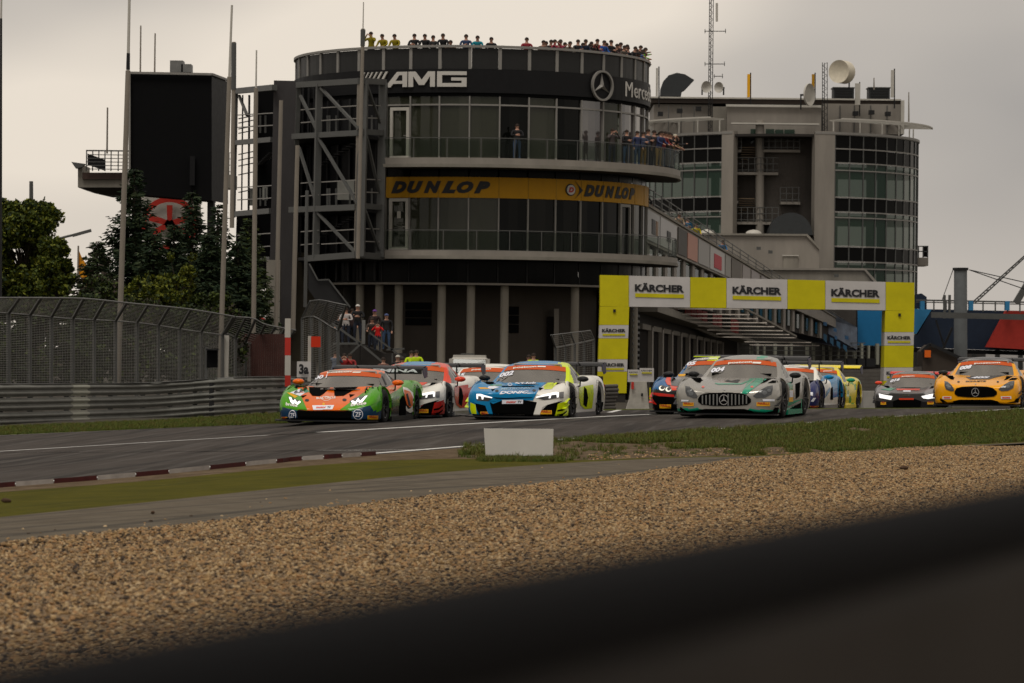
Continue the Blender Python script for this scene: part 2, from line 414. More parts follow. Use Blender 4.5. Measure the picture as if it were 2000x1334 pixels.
# ---------------------------------------------------------------- gravel stones, grass (nobody could count them)
def gn_instances(name, pts, protos, scales, kind='stuff', label=None, seed=0, flatz=1.0, upright=False):
    """a point cloud mesh that carries instances of the proto meshes (stuff only)"""
    me = bpy.data.meshes.new(name); me.from_pydata([tuple(p) for p in pts], [], [])
    at = me.attributes.new('scl', 'FLOAT', 'POINT'); at.data.foreach_set('value', np.array(scales, dtype=np.float32))
    rn = np.random.RandomState(seed)
    rot = np.zeros((len(pts), 3), dtype=np.float32)
    if upright: rot[:, 2] = rn.rand(len(pts))*6.28; rot[:, 0] = rn.randn(len(pts))*.15
    else: rot[:] = rn.rand(len(pts), 3)*[.9, .9, 6.28] - [.45, .45, 0]
    ar = me.attributes.new('rot', 'FLOAT_VECTOR', 'POINT'); ar.data.foreach_set('vector', rot.ravel())
    idx = rn.randint(0, len(protos), len(pts)).astype(np.int32)
    ai = me.attributes.new('idx', 'INT', 'POINT'); ai.data.foreach_set('value', idx)
    o = bpy.data.objects.new(name, me); col.objects.link(o); o['kind'] = kind
    if label: o['label'] = label
    g = bpy.data.node_groups.new(name, 'GeometryNodeTree')
    g.interface.new_socket('Geometry', in_out='INPUT', socket_type='NodeSocketGeometry'); g.interface.new_socket('Geometry', in_out='OUTPUT', socket_type='NodeSocketGeometry')
    gi = g.nodes.new('NodeGroupInput'); go = g.nodes.new('NodeGroupOutput')
    jn = g.nodes.new('GeometryNodeJoinGeometry')
    def na(nm, ty):
        a = g.nodes.new('GeometryNodeInputNamedAttribute'); a.data_type = ty; a.inputs[0].default_value = nm
        return next(s for s in a.outputs if s.enabled and s.name == 'Attribute')
    scl = na('scl', 'FLOAT'); ro = na('rot', 'FLOAT_VECTOR'); ix = na('idx', 'INT')
    for k, pm in enumerate(protos):
        # each proto mesh is embedded through a Mesh-from-object read
        oi = g.nodes.new('GeometryNodeObjectInfo'); oi.inputs['Object'].default_value = pm; oi.transform_space = 'ORIGINAL'
        ip = g.nodes.new('GeometryNodeInstanceOnPoints')
        cmpn = g.nodes.new('FunctionNodeCompare'); cmpn.data_type = 'INT'; cmpn.operation = 'EQUAL'
        ins = [s for s in cmpn.inputs if s.enabled]
        g.links.new(ix, ins[0]); ins[1].default_value = k
        g.links.new(gi.outputs[0], ip.inputs['Points']); g.links.new(cmpn.outputs[0], ip.inputs['Selection'])
        g.links.new(oi.outputs['Geometry'], ip.inputs['Instance']); g.links.new(scl, ip.inputs['Scale']); g.links.new(ro, ip.inputs['Rotation'])
        g.links.new(ip.outputs[0], jn.inputs[0])
    g.links.new(jn.outputs[0], go.inputs[0])
    md = o.modifiers.new('scatter', 'NODES'); md.node_group = g
    return o
def stone_proto(k):
    bm = bmesh.new(); bmesh.ops.create_icosphere(bm, subdivisions=2, radius=.5)
    rr = random.Random(k); sx, sy, sz = rr.uniform(.75, 1.25), rr.uniform(.6, 1.0), rr.uniform(.42, .7)
    dirs = [Vector((rr.gauss(0, 1), rr.gauss(0, 1), rr.gauss(0, 1))).normalized() for _ in range(7)]
    for v in bm.verts:
        p = v.co.copy()
        for d in dirs:
            h = p.dot(d)
            if h > .36: p -= d*(h-.36)
        v.co = Vector((p.x*sx, p.y*sy, p.z*sz))
    me = bpy.data.meshes.new('stone'); bm.to_mesh(me); bm.free()
    return me
def stone_mat(name, c):
    m = mat(name, c, .85, var=.25, scale=3.0); return m
stone_cols = [(.26, .165, .075), (.34, .23, .115), (.20, .125, .06), (.15, .105, .062), (.42, .31, .18), (.045, .032, .023), (.27, .155, .07), (.24, .17, .10)]
store = bpy.data.collections.new('stone shapes')      # not linked to the scene: only read by the scatter
def store_obj(me, m):
    me.materials.clear(); me.materials.append(m); o = bpy.data.objects.new(me.name, me); store.objects.link(o); return o
from mathutils import noise as mnoise
stones = []
for k, c in enumerate(stone_cols): stones.append(store_obj(stone_proto(k), stone_mat('stone_%d' % k, c)))
pts = []; scl_ = []
rn = np.random.RandomState(3)
def gz(x, y): return .022*mnoise.noise(Vector((x*.9+y*.12, y*.22, 0)))+.010*mnoise.noise(Vector((x*2.6, y*.7, 5)))
# sample the part of the bed the camera can see (plus a margin) evenly over the ground
ya, yb = 13.0, 52.0
cnt = 380000
Y = np.sqrt(rn.rand(cnt)*(yb**2-ya**2)+ya**2); X = Y*(rn.rand(cnt)*.37-.185)
for x, y in zip(X, Y):
    px = 1000+x/y*F
    py = horizon(px)+1.4/y*F
    if py < B_grav(px)+random.random()*3-1.2+3*mnoise.noise(Vector((x*2.2, 0, 0))): continue
    pts.append((x, y, rn.rand()*.012+gz(x, y))); scl_.append(.016+.028*rn.rand()**2.4)
    if py > 1400: pts.pop(); scl_.pop()
# a few larger clods and stones on the gravel, and loose stones thrown on the asphalt
for k in range(90):
    px = random.uniform(-50, 2050); py = B_grav(px)-abs(random.gauss(0, 14)); q = G(px, py); pts.append(tuple(q)); scl_.append(random.uniform(.02, .05))
for k in range(420):
    px = random.uniform(1150, 1560); py = B_green(px)-abs(random.gauss(0, 7)); q = G(px, py); pts.append(tuple(q)); scl_.append(random.uniform(.02, .05))
gn_instances('gravel', pts, stones, scl_, seed=5)
# the gravel ground under the stones must stay below them
# grass tufts
def tuft_proto(k, h, spread, nb, m):
    rr = random.Random(k); mb = MB()
    for i in range(nb):
        a = rr.uniform(0, 6.28); r0 = rr.uniform(0, spread); b = Vector((math.cos(a)*r0, math.sin(a)*r0, -.01))
        a2 = rr.uniform(0, 6.28); lean = Vector((math.cos(a2), math.sin(a2), 0))*rr.uniform(.1, .7)*h; hh = h*rr.uniform(.5, 1.1)
        w = Vector((-math.sin(a2), math.cos(a2), 0))*.004
        mb.add([b-w, b+w, b+w*.8+lean*.4+Vector((0, 0, hh*.6)), b-w*.8+lean*.4+Vector((0, 0, hh*.6)), b+lean+Vector((0, 0, hh))], [(0, 1, 2, 3), (3, 2, 4)])
    me = mb.mesh('tuft', m); return me
gm = [mat('grass_a', (.050, .078, .006), .6, var=.2), mat('grass_b', (.078, .098, .008), .6, var=.2), mat('grass_c', (.10, .088, .018), .7, var=.2)]
tufts = []
for k in range(6):
    m = gm[[0, 0, 1, 1, 1, 2][k]]; me = tuft_proto(k, .07+.02*(k % 3), .09, 26, m); o = bpy.data.objects.new('tuft', me); store.objects.link(o); tufts.append(o)
from mathutils import noise as mnoise
pts = []; scl_ = []
def grassband(lo, hi, x0, x1, n, dens, smin=.6, smax=1.1):
    for _ in range(n):
        px = random.uniform(x0, x1); t = random.random(); py = lerp(lo(px), hi(px), t)
        p = G(px, py); 
        if random.random() > dens(px, t, p): continue
        pts.append(tuple(p)); scl_.append(random.uniform(smin, smax))
def dens_right(px, t, p):
    n = mnoise.noise(Vector((p.x*.55, p.y*.14, 0)))+.5*mnoise.noise(Vector((p.x*1.7, p.y*.5, 3)))
    cover = itp(px, [940, 1080, 1500, 1750, 2000], [-.2, .02, .25, .55, .8])
    if px < 1010: cover -= .4*(t > .5)
    return 1.0 if n+cover+.28*(abs(t-.62) < .3) > .1 else .03
grassband(B_green, B_edge, 900, 2300, 30000, dens_right, .45, .9)
grassband(B_far, B_rail, -300, 900, 12000, lambda a, t, p: .9, .4, .8)
grassband(lambda x: B_edge(x)+3.5, lambda x: B_edge(x)-2, 900, 1750, 600, lambda a, t, p: .5, .5, .9)
grassband(lambda x: 902, lambda x: 894, 935, 1100, 700, lambda a, t, p: 1, .3, .65)
gn_instances('grass', pts, tufts, scl_, seed=9, upright=True)
# a few dark clods lying on the ground
for (px, py, s_, lab) in ((1765, 918, .10, 'brown earth clod lying on the gravel near the far side'), (1230, 1008, .06, None), (12, 982, .09, 'dark clod on the olive painted strip by the left'), (298, 1004, .05, 'small black crumb of rubber on the pale service road')):
    if not lab: continue
    mb = MB(); q = G(px, py); me = stone_proto(40+px)
    o = bpy.data.objects.new('clod', me); me.materials.append(mat('clod', (.06, .035, .02), .9, var=.3, scale=8)); col.objects.link(o); o.location = q+Vector((0, 0, s_*.25)); o.scale = (s_, s_, s_*1.1)
    tag(o, lab, 'clod')
# ================================================================ ROUND CLUB BUILDING
BX, BY, BR = (917-1000)/F*173.3, 173.3, 9.3
def cyl(th, r, z, cx=None, cy=None):
    cx = BX if cx is None else cx; cy = BY if cy is None else cy
    return Vector((cx+r*math.sin(th), cy-r*math.cos(th), z))
def arc_band(mb, t0, t1, r0, r1, z0, z1, cx=None, cy=None, step=R(4), mi=0, caps=True):
    """a solid curved bar between angles t0..t1, radii r0<r1, heights z0..z1"""
    n = max(1, int(round((t1-t0)/step))); rows = []
    for k in range(n+1):
        t = lerp(t0, t1, k/n); rows.append([cyl(t, r1, z0, cx, cy), cyl(t, r1, z1, cx, cy), cyl(t, r0, z1, cx, cy), cyl(t, r0, z0, cx, cy)])
    mb.grid(rows, mi, False, closed=True)
    if caps: mb.add(rows[0], [(0, 1, 2, 3)], mi); mb.add(rows[-1], [(3, 2, 1, 0)], mi)
    return mb
bl = empty('round_club_building', (BX, BY, -1), 0, 'dark round glass building with balconies, black sign band and yellow tyre banner', 'building')
def pane(name, m, t0, t1, r, z0, z1, par=bl, cx=None, cy=None, th=.03):
    mb = MB(); arc_band(mb, t0, t1, r-th, r, z0, z1, cx, cy, step=R(3.2)); return mb.build(name, m, par)
def band(name, m, t0, t1, r0, r1, z0, z1, par=bl, cx=None, cy=None):
    mb = MB(); arc_band(mb, t0, t1, r0, r1, z0, z1, cx, cy); return mb.build(name, m, par)
D = R
ST = 9.3
# structure behind the glass
band('core_wall', M_wall, D(-178), D(178), 4.6, 5.0, -1, 15.9)
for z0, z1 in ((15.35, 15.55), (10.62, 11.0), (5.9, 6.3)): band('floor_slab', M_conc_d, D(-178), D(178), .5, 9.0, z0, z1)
for t in (2, 34, 68, -40, 100): 
    mb = MB(); p = cyl(D(t), 7.6, 0); mb.tube((p.x, p.y, 6.3), (p.x, p.y, 15.3), .28, .28, 14); mb.build('inner_column', M_white, bl)
# roof parapet
band('parapet_rail', M_alu, D(-180), D(180), BR-.06, BR+.14, 16.68, 16.80)
mpan = mat('parapet_panel', (.016, .016, .016), .4, var=.15)
k = 0; t = -97*1.0
tt = [i*ST for i in range(-19, 20)]
for a, b in zip(tt[:-1], tt[1:]):
    pane('parapet_panel', mpan, D(a+.55), D(b-.55), BR, 15.62, 16.66)
for a in tt[:-1]:
    mb = MB(); p = cyl(D(a), BR+.01, 0); mb.box((p.x, p.y, 16.14), (.16, .10, 1.08), rz=D(a)); mb.build('parapet_mullion', M_alu, bl)
band('roof_deck', M_conc_d, D(-180), D(180), .3, BR-.1, 15.6, 15.7)
band('sign_band', M_black, D(-180), D(180), BR-.25, BR+.12, 14.42, 15.60)
band('sign_band_shadow_gap', M_blackm, D(-180), D(180), BR-.2, BR+.02, 14.25, 14.42)
# upper glazed storey
ga, gb = -26.6, 88
tl = [-26.6] + [i*ST for i in range(-2, 11)]
for i, (a, b) in enumerate(zip(tl[:-1], tl[1:])):
    g = M_glassr if i >= 7 and i != 8 else (M_glassg if i not in (4, 6) else M_glass)
    pane('window_pane', g, D(a+.25), D(b-.25), BR-.05, 13.86, 14.25)
    pane('window_pane', g, D(a+.25), D(b-.25), BR-.05, 11.12, 13.78)
for a in tl:
    mb = MB(); p = cyl(D(a), BR, 0); mb.box((p.x, p.y, 12.65), (.07, .14, 3.2), rz=D(a)); mb.build('window_mullion', M_alu, bl)
band('window_transom', M_alu, D(ga), D(150), BR-.08, BR+.05, 13.78, 13.86)
band('window_sill', M_alu, D(ga), D(150), BR-.08, BR+.05, 11.05, 11.12)
# lower glazed storey
for i, (a, b) in enumerate(zip(tl[:-1], tl[1:])):
    g = M_glassg if i < 4 else M_glass
    pane('window_pane', g, D(a+.25), D(b-.25), BR-.05, 6.55, 9.19)
    pane('high_window_pane', M_spand, D(a+.3), D(b-.3), BR-.06, 10.02+.2, 10.6)
for a in tl:
    mb = MB(); p = cyl(D(a), BR, 0); mb.box((p.x, p.y, 7.85), (.07, .14, 2.6), rz=D(a)); mb.build('window_mullion', M_alu, bl)
band('window_sill', M_alu, D(ga), D(150), BR-.08, BR+.05, 6.48, 6.55)
# black cladding on the left half, behind the steel stair
band('black_wall', M_black, D(-150), D(ga-.4), BR-.25, BR-.02, 5.0, 14.25)
for i in range(18):
    a = -30-i*5.2; p = cyl(D(a), BR+.05, 0); mb = MB(); mb.box((p.x, p.y, 9.6), (.12, .16, 9.2), rz=D(a)); mb.build('wall_fin', M_steeld, bl)
# doors
for z0 in (11.12, 6.55):
    d_ = empty('balcony_door'); d_.parent = bl
    a, b = -25.3, -18.9
    for (t0, t1, za, zb) in ((a, a+.9, z0, z0+2.55), (b-.9, b, z0, z0+2.55), (a, b, z0+2.42, z0+2.58), (a, b, z0, z0+.14)):
        mb = MB(); arc_band(mb, D(t0), D(t1), BR-.02, BR+.08, za, zb); mb.build('door_frame', M_white, d_)
    mb = MB(); p = cyl(D(b-1.3), BR+.12, z0+1.15); mb.box(p, (.12, .04, .04), rz=D(b)); mb.build('handle', M_alu, d_)
    if z0 < 8: mb = MB(); p = cyl(D(-22), BR+.05, z0+1.75); mb.box(p, (.2, .01, .35), rz=D(-22)); mb.build('notice', M_white, d_)
d_ = empty('balcony_door'); d_.parent = bl
for (t0, t1, za, zb) in ((55.8, 56.6, 6.55, 9.1), (61.6, 62.4, 6.55, 9.1), (55.8, 62.4, 8.98, 9.12)):
    mb = MB(); arc_band(mb, D(t0), D(t1), BR-.02, BR+.08, za, zb); mb.build('door_frame', M_alu, d_)
# yellow tyre banner
myb = mat('tyre_banner_yellow', (.40, .20, .002), .55, var=.06)
band('banner', myb, D(-28), D(84), BR-.05, BR+.10, 9.16, 10.20)
for a in tt:
    if -26 < a < 84: mb = MB(); p = cyl(D(a), BR+.10, 9.68); mb.box(p, (.03, .02, 1.02), rz=D(a)); mb.build('banner_seam', MATS['banner_seam'] if 'banner_seam' in MATS else flat('banner_seam', (.30, .17, .01)), bl)
def curved_text(txt, t0, t1, z0, z1, r, m, name, bold=.02, shear=0, th=.05, par=bl, spacing=1.0):
    v, f = tpoly(txt, bold, shear, spacing); W_ = (t1-t0)*r; H_ = z1-z0
    v2, f2 = clip_cells([(a*W_, b*H_) for a, b in v], f, .35)
    mb = MB(); front = [cyl(t0+a/r, r+th, z0+b) for a, b, _ in v2]; back = [cyl(t0+a/r, r, z0+b) for a, b, _ in v2]
    mb.add(front, f2)
    # side faces along open edges
    from collections import Counter
    ed = Counter(); 
    for q in f2:
        for i in range(len(q)): ed[tuple(sorted((q[i], q[(i+1) % len(q)])))] += 1
    n = len(front); mb2v = front+back; fs = [(a, b, n+b, n+a) for (a, b), c_ in ed.items() if c_ == 1]
    mb.add(mb2v, fs)
    return mb.build(name, m, par)
def each_letter(txt, t0, t1, z0, z1, r, m, widths=None, bold=.02, shear=0, th=.05, gap=.12):
    """every letter is a part of its own"""
    ws = widths or [1]*len(txt); tot = sum(ws); x = 0
    for ch, w in zip(txt, ws):
        a = lerp(t0, t1, x/tot); b = lerp(t0, t1, (x+w*(1-gap))/tot); x += w
        if ch != ' ': curved_text(ch, a, b, z0, z1 if ch.isupper() or len(txt) < 7 or ch in 'dB' else lerp(z0, z1, .68), r, m, 'letter', bold, shear, th)
def pxt(px, r=BR): return math.asin(max(-1, min(1, (px-917)/(342*r/9.3))))
each_letter('DUNLOP', pxt(775), pxt(957), 9.38, 9.99, BR+.11, M_ink, [1.05, 1.05, 1.1, .9, 1.05, 1.0], .08, .35, .02, .03)
each_letter('DUNLOP', pxt(1128), pxt(1226), 9.38, 9.99, BR+.11, M_ink, [1.05, 1.05, 1.1, .9, 1.05, 1.0], .08, .35, .02, .03)
def disc_on(th, z, r0, r, m, name, off, n=24, rin=0):
    mb = MB(); C_ = cyl(th, BR+off, z); ux = Vector((math.cos(th), math.sin(th), 0)); nn = Vector((math.sin(th), -math.cos(th), 0))
    if rin == 0:
        ring_ = [C_+ux*math.cos(a)*r+Vector((0, 0, math.sin(a)*r)) for a in np.linspace(0, 2*math.pi, n+1)[:-1]]; mb.poly(ring_, .03, axis=nn)
    else:
        rows = []
        for a in np.linspace(0, 2*math.pi, n+1)[:-1]:
            e_ = ux*math.cos(a)+Vector((0, 0, math.sin(a))); rows.append([C_+e_*r, C_+e_*r+nn*.12, C_+e_*rin+nn*.12, C_+e_*rin])
        rows.append(rows[0]); mb.grid(rows, sm=False, closed=True)
    return mb.build(name, m, bl)
t_ = pxt(1103); disc_on(t_, 9.68, 0, .30, M_ink, 'banner_disc', .11); disc_on(t_, 9.68, 0, .25, M_bwhite, 'banner_disc', .15)
curved_text('D', t_-.016, t_+.016, 9.55, 9.81, BR+.19, M_redp, 'letter', .05, .2, .02)
def arrow(th, z, s_, m):
    ux = Vector((math.cos(th), math.sin(th), 0)); C_ = cyl(th, BR+.12, z); mb = MB(); nn = Vector((math.sin(th), -math.cos(th), 0))
    pts = [(.0, .45), (.5, 0), (0, -.45), (.22, -.2), (.3, 0), (.22, .2)]
    mb.poly([C_+ux*a*s_+Vector((0, 0, b*s_)) for a, b in pts], .02, axis=nn); mb.build('banner_arrow', m, bl)
arrow(pxt(1111), 9.68, 1.0, M_ink); arrow(pxt(756), 9.68, .6, M_ink)
# white block letters on the sign band, with the slanted strokes before them
mlet = mat('sign_letter', (.48, .46, .43), .4, var=.04)
def stroke_letter(polys, t0, wpx, z0, h, name='letter'):
    for pg in polys:
        vv = [(a*wpx, b*h) for a, b in pg]; tri = [tuple(t) for t in tessellate_polygon([[Vector((a, b, 0)) for a, b in vv]])]
        v2, f2 = clip_cells(vv, tri, .4); mb = MB(); r = BR+.12
        fr = [cyl(t0+a/r, r+.10, z0+b) for a, b, _ in v2]; bk = [cyl(t0+a/r, r, z0+b) for a, b, _ in v2]; mb.add(fr, f2); n = len(vv)
        e0 = [cyl(t0+a/r, r+.10, z0+b) for a, b in vv]; e1 = [cyl(t0+a/r, r, z0+b) for a, b in vv]
        mb.add(e0+e1, [(i, (i+1) % n, n+(i+1) % n, n+i) for i in range(n)]); mb.build(name, mlet, bl)
z0, hh = 14.70, .77
tA, tM, tG, tE = pxt(763), pxt(806), pxt(858), pxt(912)
wA, wM, wG = (tM-tA)*BR*.96, (tG-tM)*BR*.94, (tE-tG)*BR
stroke_letter([[(0, 0), (.55, 1), (1, 1), (1, 0), (.80, 0), (.80, .22), (.38, .22), (.25, 0)][:]], tA, wA, z0, hh)
bls = MATS['black_cladding']
def hole(pts, t0, w, h, z):   # the counter of the letter A shows the black band
    vv = [(a*w, b*h) for a, b in pts]; r = BR+.225; mb = MB(); mb.add([cyl(t0+a/r, r, z+b) for a, b in vv], [tuple(range(len(vv)))]); mb.build('letter_counter', bls, bl)
hole([(.50, .42), (.66, .78), (.80, .78), (.80, .42)], tA, wA, hh, z0)
stroke_letter([[(0, 0), (0, 1), (.26, 1), (.5, .45), (.74, 1), (1, 1), (1, 0), (.82, 0), (.82, .7), (.60, .12), (.40, .12), (.18, .7), (.18, 0)]], tM, wM, z0, hh)
stroke_letter([[(0, 0), (0, 1), (1, 1), (1, .76), (.17, .76), (.17, .24), (.83, .24), (.83, .40), (.48, .40), (.48, .60), (1, .60), (1, 0)]], tG, wG, z0, hh)
for i, (px0, w_) in enumerate(((752, 6), (743, 5), (735, 4.2), (727, 3.6), (720, 3), (713, 2.4))):
    a = pxt(px0); W_ = .30; stroke_letter([[(0, 0), (1.25, 1), (1.25+w_*.07, 1), (w_*.07, 0)]], a, W_, z0+.2, hh*.78, 'slanted_stroke')
# three ray star
t_ = pxt(1158); zc = 15.05
disc_on(t_, zc, 0, .80, M_black, 'emblem_back', .10); disc_on(t_, zc, 0, .78, M_alu, 'emblem_ring', .16, 36, .68)
ux = Vector((math.cos(t_), math.sin(t_), 0)); nn = Vector((math.sin(t_), -math.cos(t_), 0)); C_ = cyl(t_, BR+.16, zc)
for a in (90, 210, 330):
    a = R(a); e_ = ux*math.cos(a)+Vector((0, 0, math.sin(a))); p_ = ux*-math.sin(a)+Vector((0, 0, math.cos(a))); mb = MB()
    mb.add([C_+p_*.12, C_+e_*.70, C_-p_*.12, C_+nn*.16+e_*.05, C_-e_*.1], [(0, 1, 3), (1, 2, 3), (2, 4, 3), (4, 0, 3)]); mb.build('emblem_ray', M_alu, bl)
each_letter('Mercedes-Benz', pxt(1205), pxt(1205)+D(48), 14.66, 15.42, BR+.12, mlet, [1.5, .9, .75, .9, .9, 1, .9, .8, .6, 1.2, .9, 1, .9], 0.0, 0, .03, gap=.22)
# balconies
for (z1, z0, rr, t0, t1, hr) in ((11.07, 10.60, 11.05, -23.2, 100, 12.08), (6.47, 6.05, 10.95, -23.8, 98, 7.50)):
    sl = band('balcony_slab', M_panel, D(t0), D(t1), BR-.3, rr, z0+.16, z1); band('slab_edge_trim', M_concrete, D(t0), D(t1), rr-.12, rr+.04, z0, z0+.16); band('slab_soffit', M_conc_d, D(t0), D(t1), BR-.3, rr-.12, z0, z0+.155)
    ra = empty('railing'); ra.parent = bl
    mb = MB(); arc_band(mb, D(t0), D(t1), rr-.10, rr-.05, hr-.04, hr, step=R(2)); mb.build('handrail', M_steel, ra)
    n = 14; step = (t1-t0)/n
    for i in range(n+1):
        a = t0+i*step; p = cyl(D(a), rr-.08, (z1+hr)/2); mb = MB(); mb.box(p, (.04, .05, hr-z1), rz=D(a)); mb.build('post', M_steel, ra)
        if i < n: mb = MB(); arc_band(mb, D(a+.5), D(a+step-.5), rr-.06, rr-.045, z1+.08, hr-.08, step=R(3)); mb.build('glass_panel', M_glassb, ra)
# dark band under the lower balcony, thin ledge, soffit
tb = [i*ST for i in range(-9, 11)]
for a, b in zip(tb[:-1], tb[1:]): pane('dark_panel', M_spand, D(a+.4), D(b-.4), BR-.02, 4.92, 6.0)
for a in tb: mb = MB(); p = cyl(D(a), BR-.02, 5.45); mb.box(p, (.07, .06, 1.1), rz=D(a)); mb.build('panel_joint', M_steeld, bl)
band('ledge', M_panel, D(-100), D(130), BR-.4, BR+.14, 4.80, 4.90)
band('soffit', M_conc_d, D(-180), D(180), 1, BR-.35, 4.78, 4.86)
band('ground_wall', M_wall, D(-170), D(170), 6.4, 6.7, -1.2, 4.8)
mcol = mat('column_paint', (.24, .22, .185), .7, var=.1, scale=1, streak=.3)
for px in (715, 752, 789, 869, 923, 985):
    a = math.asin((px-917)/(342*8.8/9.3)); p = cyl(a, 8.8, 0); mb = MB(); mb.tube((p.x, p.y, -1.2), (p.x, p.y, 4.8), .21, .21, 18); mb.build('column', mcol, bl)
for a in (38, 56, 78, -60, -80): p = cyl(D(a), 8.8, 0); mb = MB(); mb.tube((p.x, p.y, -1.2), (p.x, p.y, 4.8), .21, .21, 18); mb.build('column', mcol, bl)
for (x0, x1, y0, y1) in ((799, 848, 591, 637), (993, 1012, 597, 650)):
    a0 = math.asin((x0-917)/(342*6.75/9.3)); a1 = math.asin((x1-917)/(342*6.75/9.3)); w_ = empty('wall_opening'); w_.parent = bl
    zA, zB = 1.4+(689-y1)/38.3, 1.4+(689-y0)/38.3
    for j in range(3): mb = MB(); arc_band(mb, a0, a1, 6.70, 6.76, lerp(zA, zB, j/3)+.02, lerp(zA, zB, (j+1)/3)-.02); mb.build('louvre', M_blackm, w_)
# ---------------------------------------------------------------- black steel escape stair
mb = MB(); mb.box((P(660, 600, 178).x, 179, 1.9), (6.5, .5, 6.2)); mb.build('rear_wall', M_wall, bl)
st_ = empty('steel_escape_stair', P(650, 505, 163), 0, 'dark steel frame stair tower with diagonal braces on the left of the round building', 'stair tower')
def dpt(px):    # depth of the frame along the photograph
    return itp(px, [455, 535, 536, 580, 582, 703, 704, 750], [176, 167.5, 166.5, 166, 165.5, 160, 160, 163.6])
def zq(x, y): return 440+x/3.512, 140+y/3.512
def fb(name, a, b, w, m=M_steel, dz=0, par=st_, h=None, raw=False):
    (x0, y0), (x1, y1) = (zq(*a), zq(*b)) if not raw else (a, b); mb = MB(); mb.bar(P(x0, y0, dpt(x0)+dz), P(x1, y1, dpt(x1)+dz), w, h or w); return mb.build(name, m, par)
def fcol(x, yt, yb, w, xb=None, m=M_steel):
    fb('steel_post', (x, yt), (x if xb is None else xb, yb), w, m)
fcol(70, 130, 1000, .26, 52); fcol(205, 120, 470, .14, 200, M_steeld); fcol(200, 470, 1280, .12, 190, M_steeld); fcol(645, 85, 1280, .30, 620); fcol(950, 60, 1270, .42, 925); fcol(918, 60, 1270, .16, 895, M_pole); fcol(1085, 75, 1275, .40, 1062); fcol(505, 90, 500, .22, 490)
fcol(560, 815, 1330, .14, 552); fcol(120, 160, 950, .08, 112, M_steeld); fcol(165, 160, 950, .10, 160, M_steeld)
for (a, b, w) in (((60, 135), (338, 108), .36), ((500, 92), (925, 65), .36), ((925, 62), (1090, 72), .36), ((68, 488), (325, 465), .32), ((470, 445), (920, 420), .34), ((925, 412), (1080, 420), .34), ((52, 978), (316, 955), .34), ((450, 948), (905, 930), .36), ((915, 920), (1070, 930), .34), ((215, 1282), (310, 1280), .2), ((570, 1282), (905, 1257), .38), ((905, 1257), (1080, 1270), .38)):
    fb('steel_beam', a, b, w*.8, h=w*.8)
for (a, b) in (((655, 110), (920, 392)), ((640, 455), (905, 900)), ((632, 965), (900, 1248)), ((515, 165), (635, 412)), ((505, 520), (625, 900)), ((965, 75), (1062, 350)), ((968, 440), (1055, 830)), ((955, 940), (1055, 1225)), ((95, 165), (150, 300))):
    fb('diagonal_brace', a, b, .13, h=.13, dz=-.1)
for (y, yy) in ((233, 262), (320, 350), (742, 765), (830, 855), (1080, 1098), (1168, 1188)):
    fb('handrail', (660, y+15), (920, y), .05, M_alu); fb('handrail', (925, y-5), (1065, y), .05, M_alu); fb('handrail', (520, yy), (640, yy-10), .05, M_alu)
for y in (288, 372, 785, 870, 1112, 1200): fb('handrail', (85, y+10), (335, y-5), .05, M_alu)
for y in (315, 345, 385, 415, 560, 600, 640, 700, 820): fb('stair_rail', (92, y+8), (190, y-12), .05, M_steeld)
for x in (240, 275, 700, 715, 760, 855, 1005): 
    for y0 in (300, 800): fb('inner_post', (x, y0), (x, y0+120), .09, M_steel, dz=.7)
for i in range(9):   # treads of the flights inside the frame
    for (xa, ya, xb, yb) in ((660, 640, 880, 500), (240, 640, 320, 560), (660, 1130, 880, 1000)):
        x = lerp(xa, xb, i/8); y = lerp(ya, yb, i/8); mb = MB(); X_, Y_ = zq(x, y); mb.box(P(X_, Y_, dpt(X_)+1.4), (.32, 1.0, .05)); mb.build('tread', M_steeld, st_)
# platforms and dark louvred wall inside the frame
for (y, yl) in ((262, 274), (407, 415), (500, 506)):
    mb = MB(); a = P(582, y+3, 166); b = P(703, y-1, 160.4); c_ = P(748, y, 163.8); d_ = Vector((c_.x, 170, c_.z)); e_ = Vector((a.x, 172, a.z)); mb.poly([a, b, Vector((c_.x, c_.y, b.z)), Vector((c_.x, 168, b.z)), Vector((a.x, 172, b.z))], -.15, axis=Vector((0, 0, 1))); mb.build('landing', M_steeld, st_)
for i in range(14):
    px = 592+i*11.2; mb = MB(); a = P(px, 165, 168.5+.0*i); b = P(px-6, 500, 168.5); mb.bar(a, b, .16, .1); mb.build('cladding_fin', M_steeld, st_)
mb = MB(); a = P(586, 168, 169); b = P(758, 160, 169); c_ = P(748, 508, 169); d_ = P(582, 508, 169); mb.poly([a, b, c_, d_], .1); mb.build('dark_backing', M_blackm, st_)
mb = MB(); a = P(503, 176, 172); b = P(538, 170, 172); c_ = P(533, 560, 172); d_ = P(497, 560, 172); mb.poly([a, b, c_, d_], .1); mb.build('dark_backing', M_blackm, st_)
mb = MB(); a = P(462, 420, 176); b = P(500, 412, 176); c_ = P(497, 560, 176); d_ = P(458, 560, 176); mb.poly([a, b, c_, d_], .1); mb.build('dark_backing', M_blackm, st_)
for (x0, x1, y0, y1) in ((770, 885, 748, 880), (165, 226, 800, 918), (256, 290, 792, 880)):
    X0, Y0 = zq(x0, y0); X1, Y1 = zq(x1, y1); mb = MB(); c_ = P((X0+X1)/2, (Y0+Y1)/2, dpt(X0)+.6); s_ = F/c_.y; mb.box(c_, ((X1-X0)/s_, .3, (Y1-Y0)/s_)); mb.build('service_cabinet', mat('cabinet_grey', (.22, .22, .2), .6) if 'cabinet_grey' not in MATS else MATS['cabinet_grey'], st_)
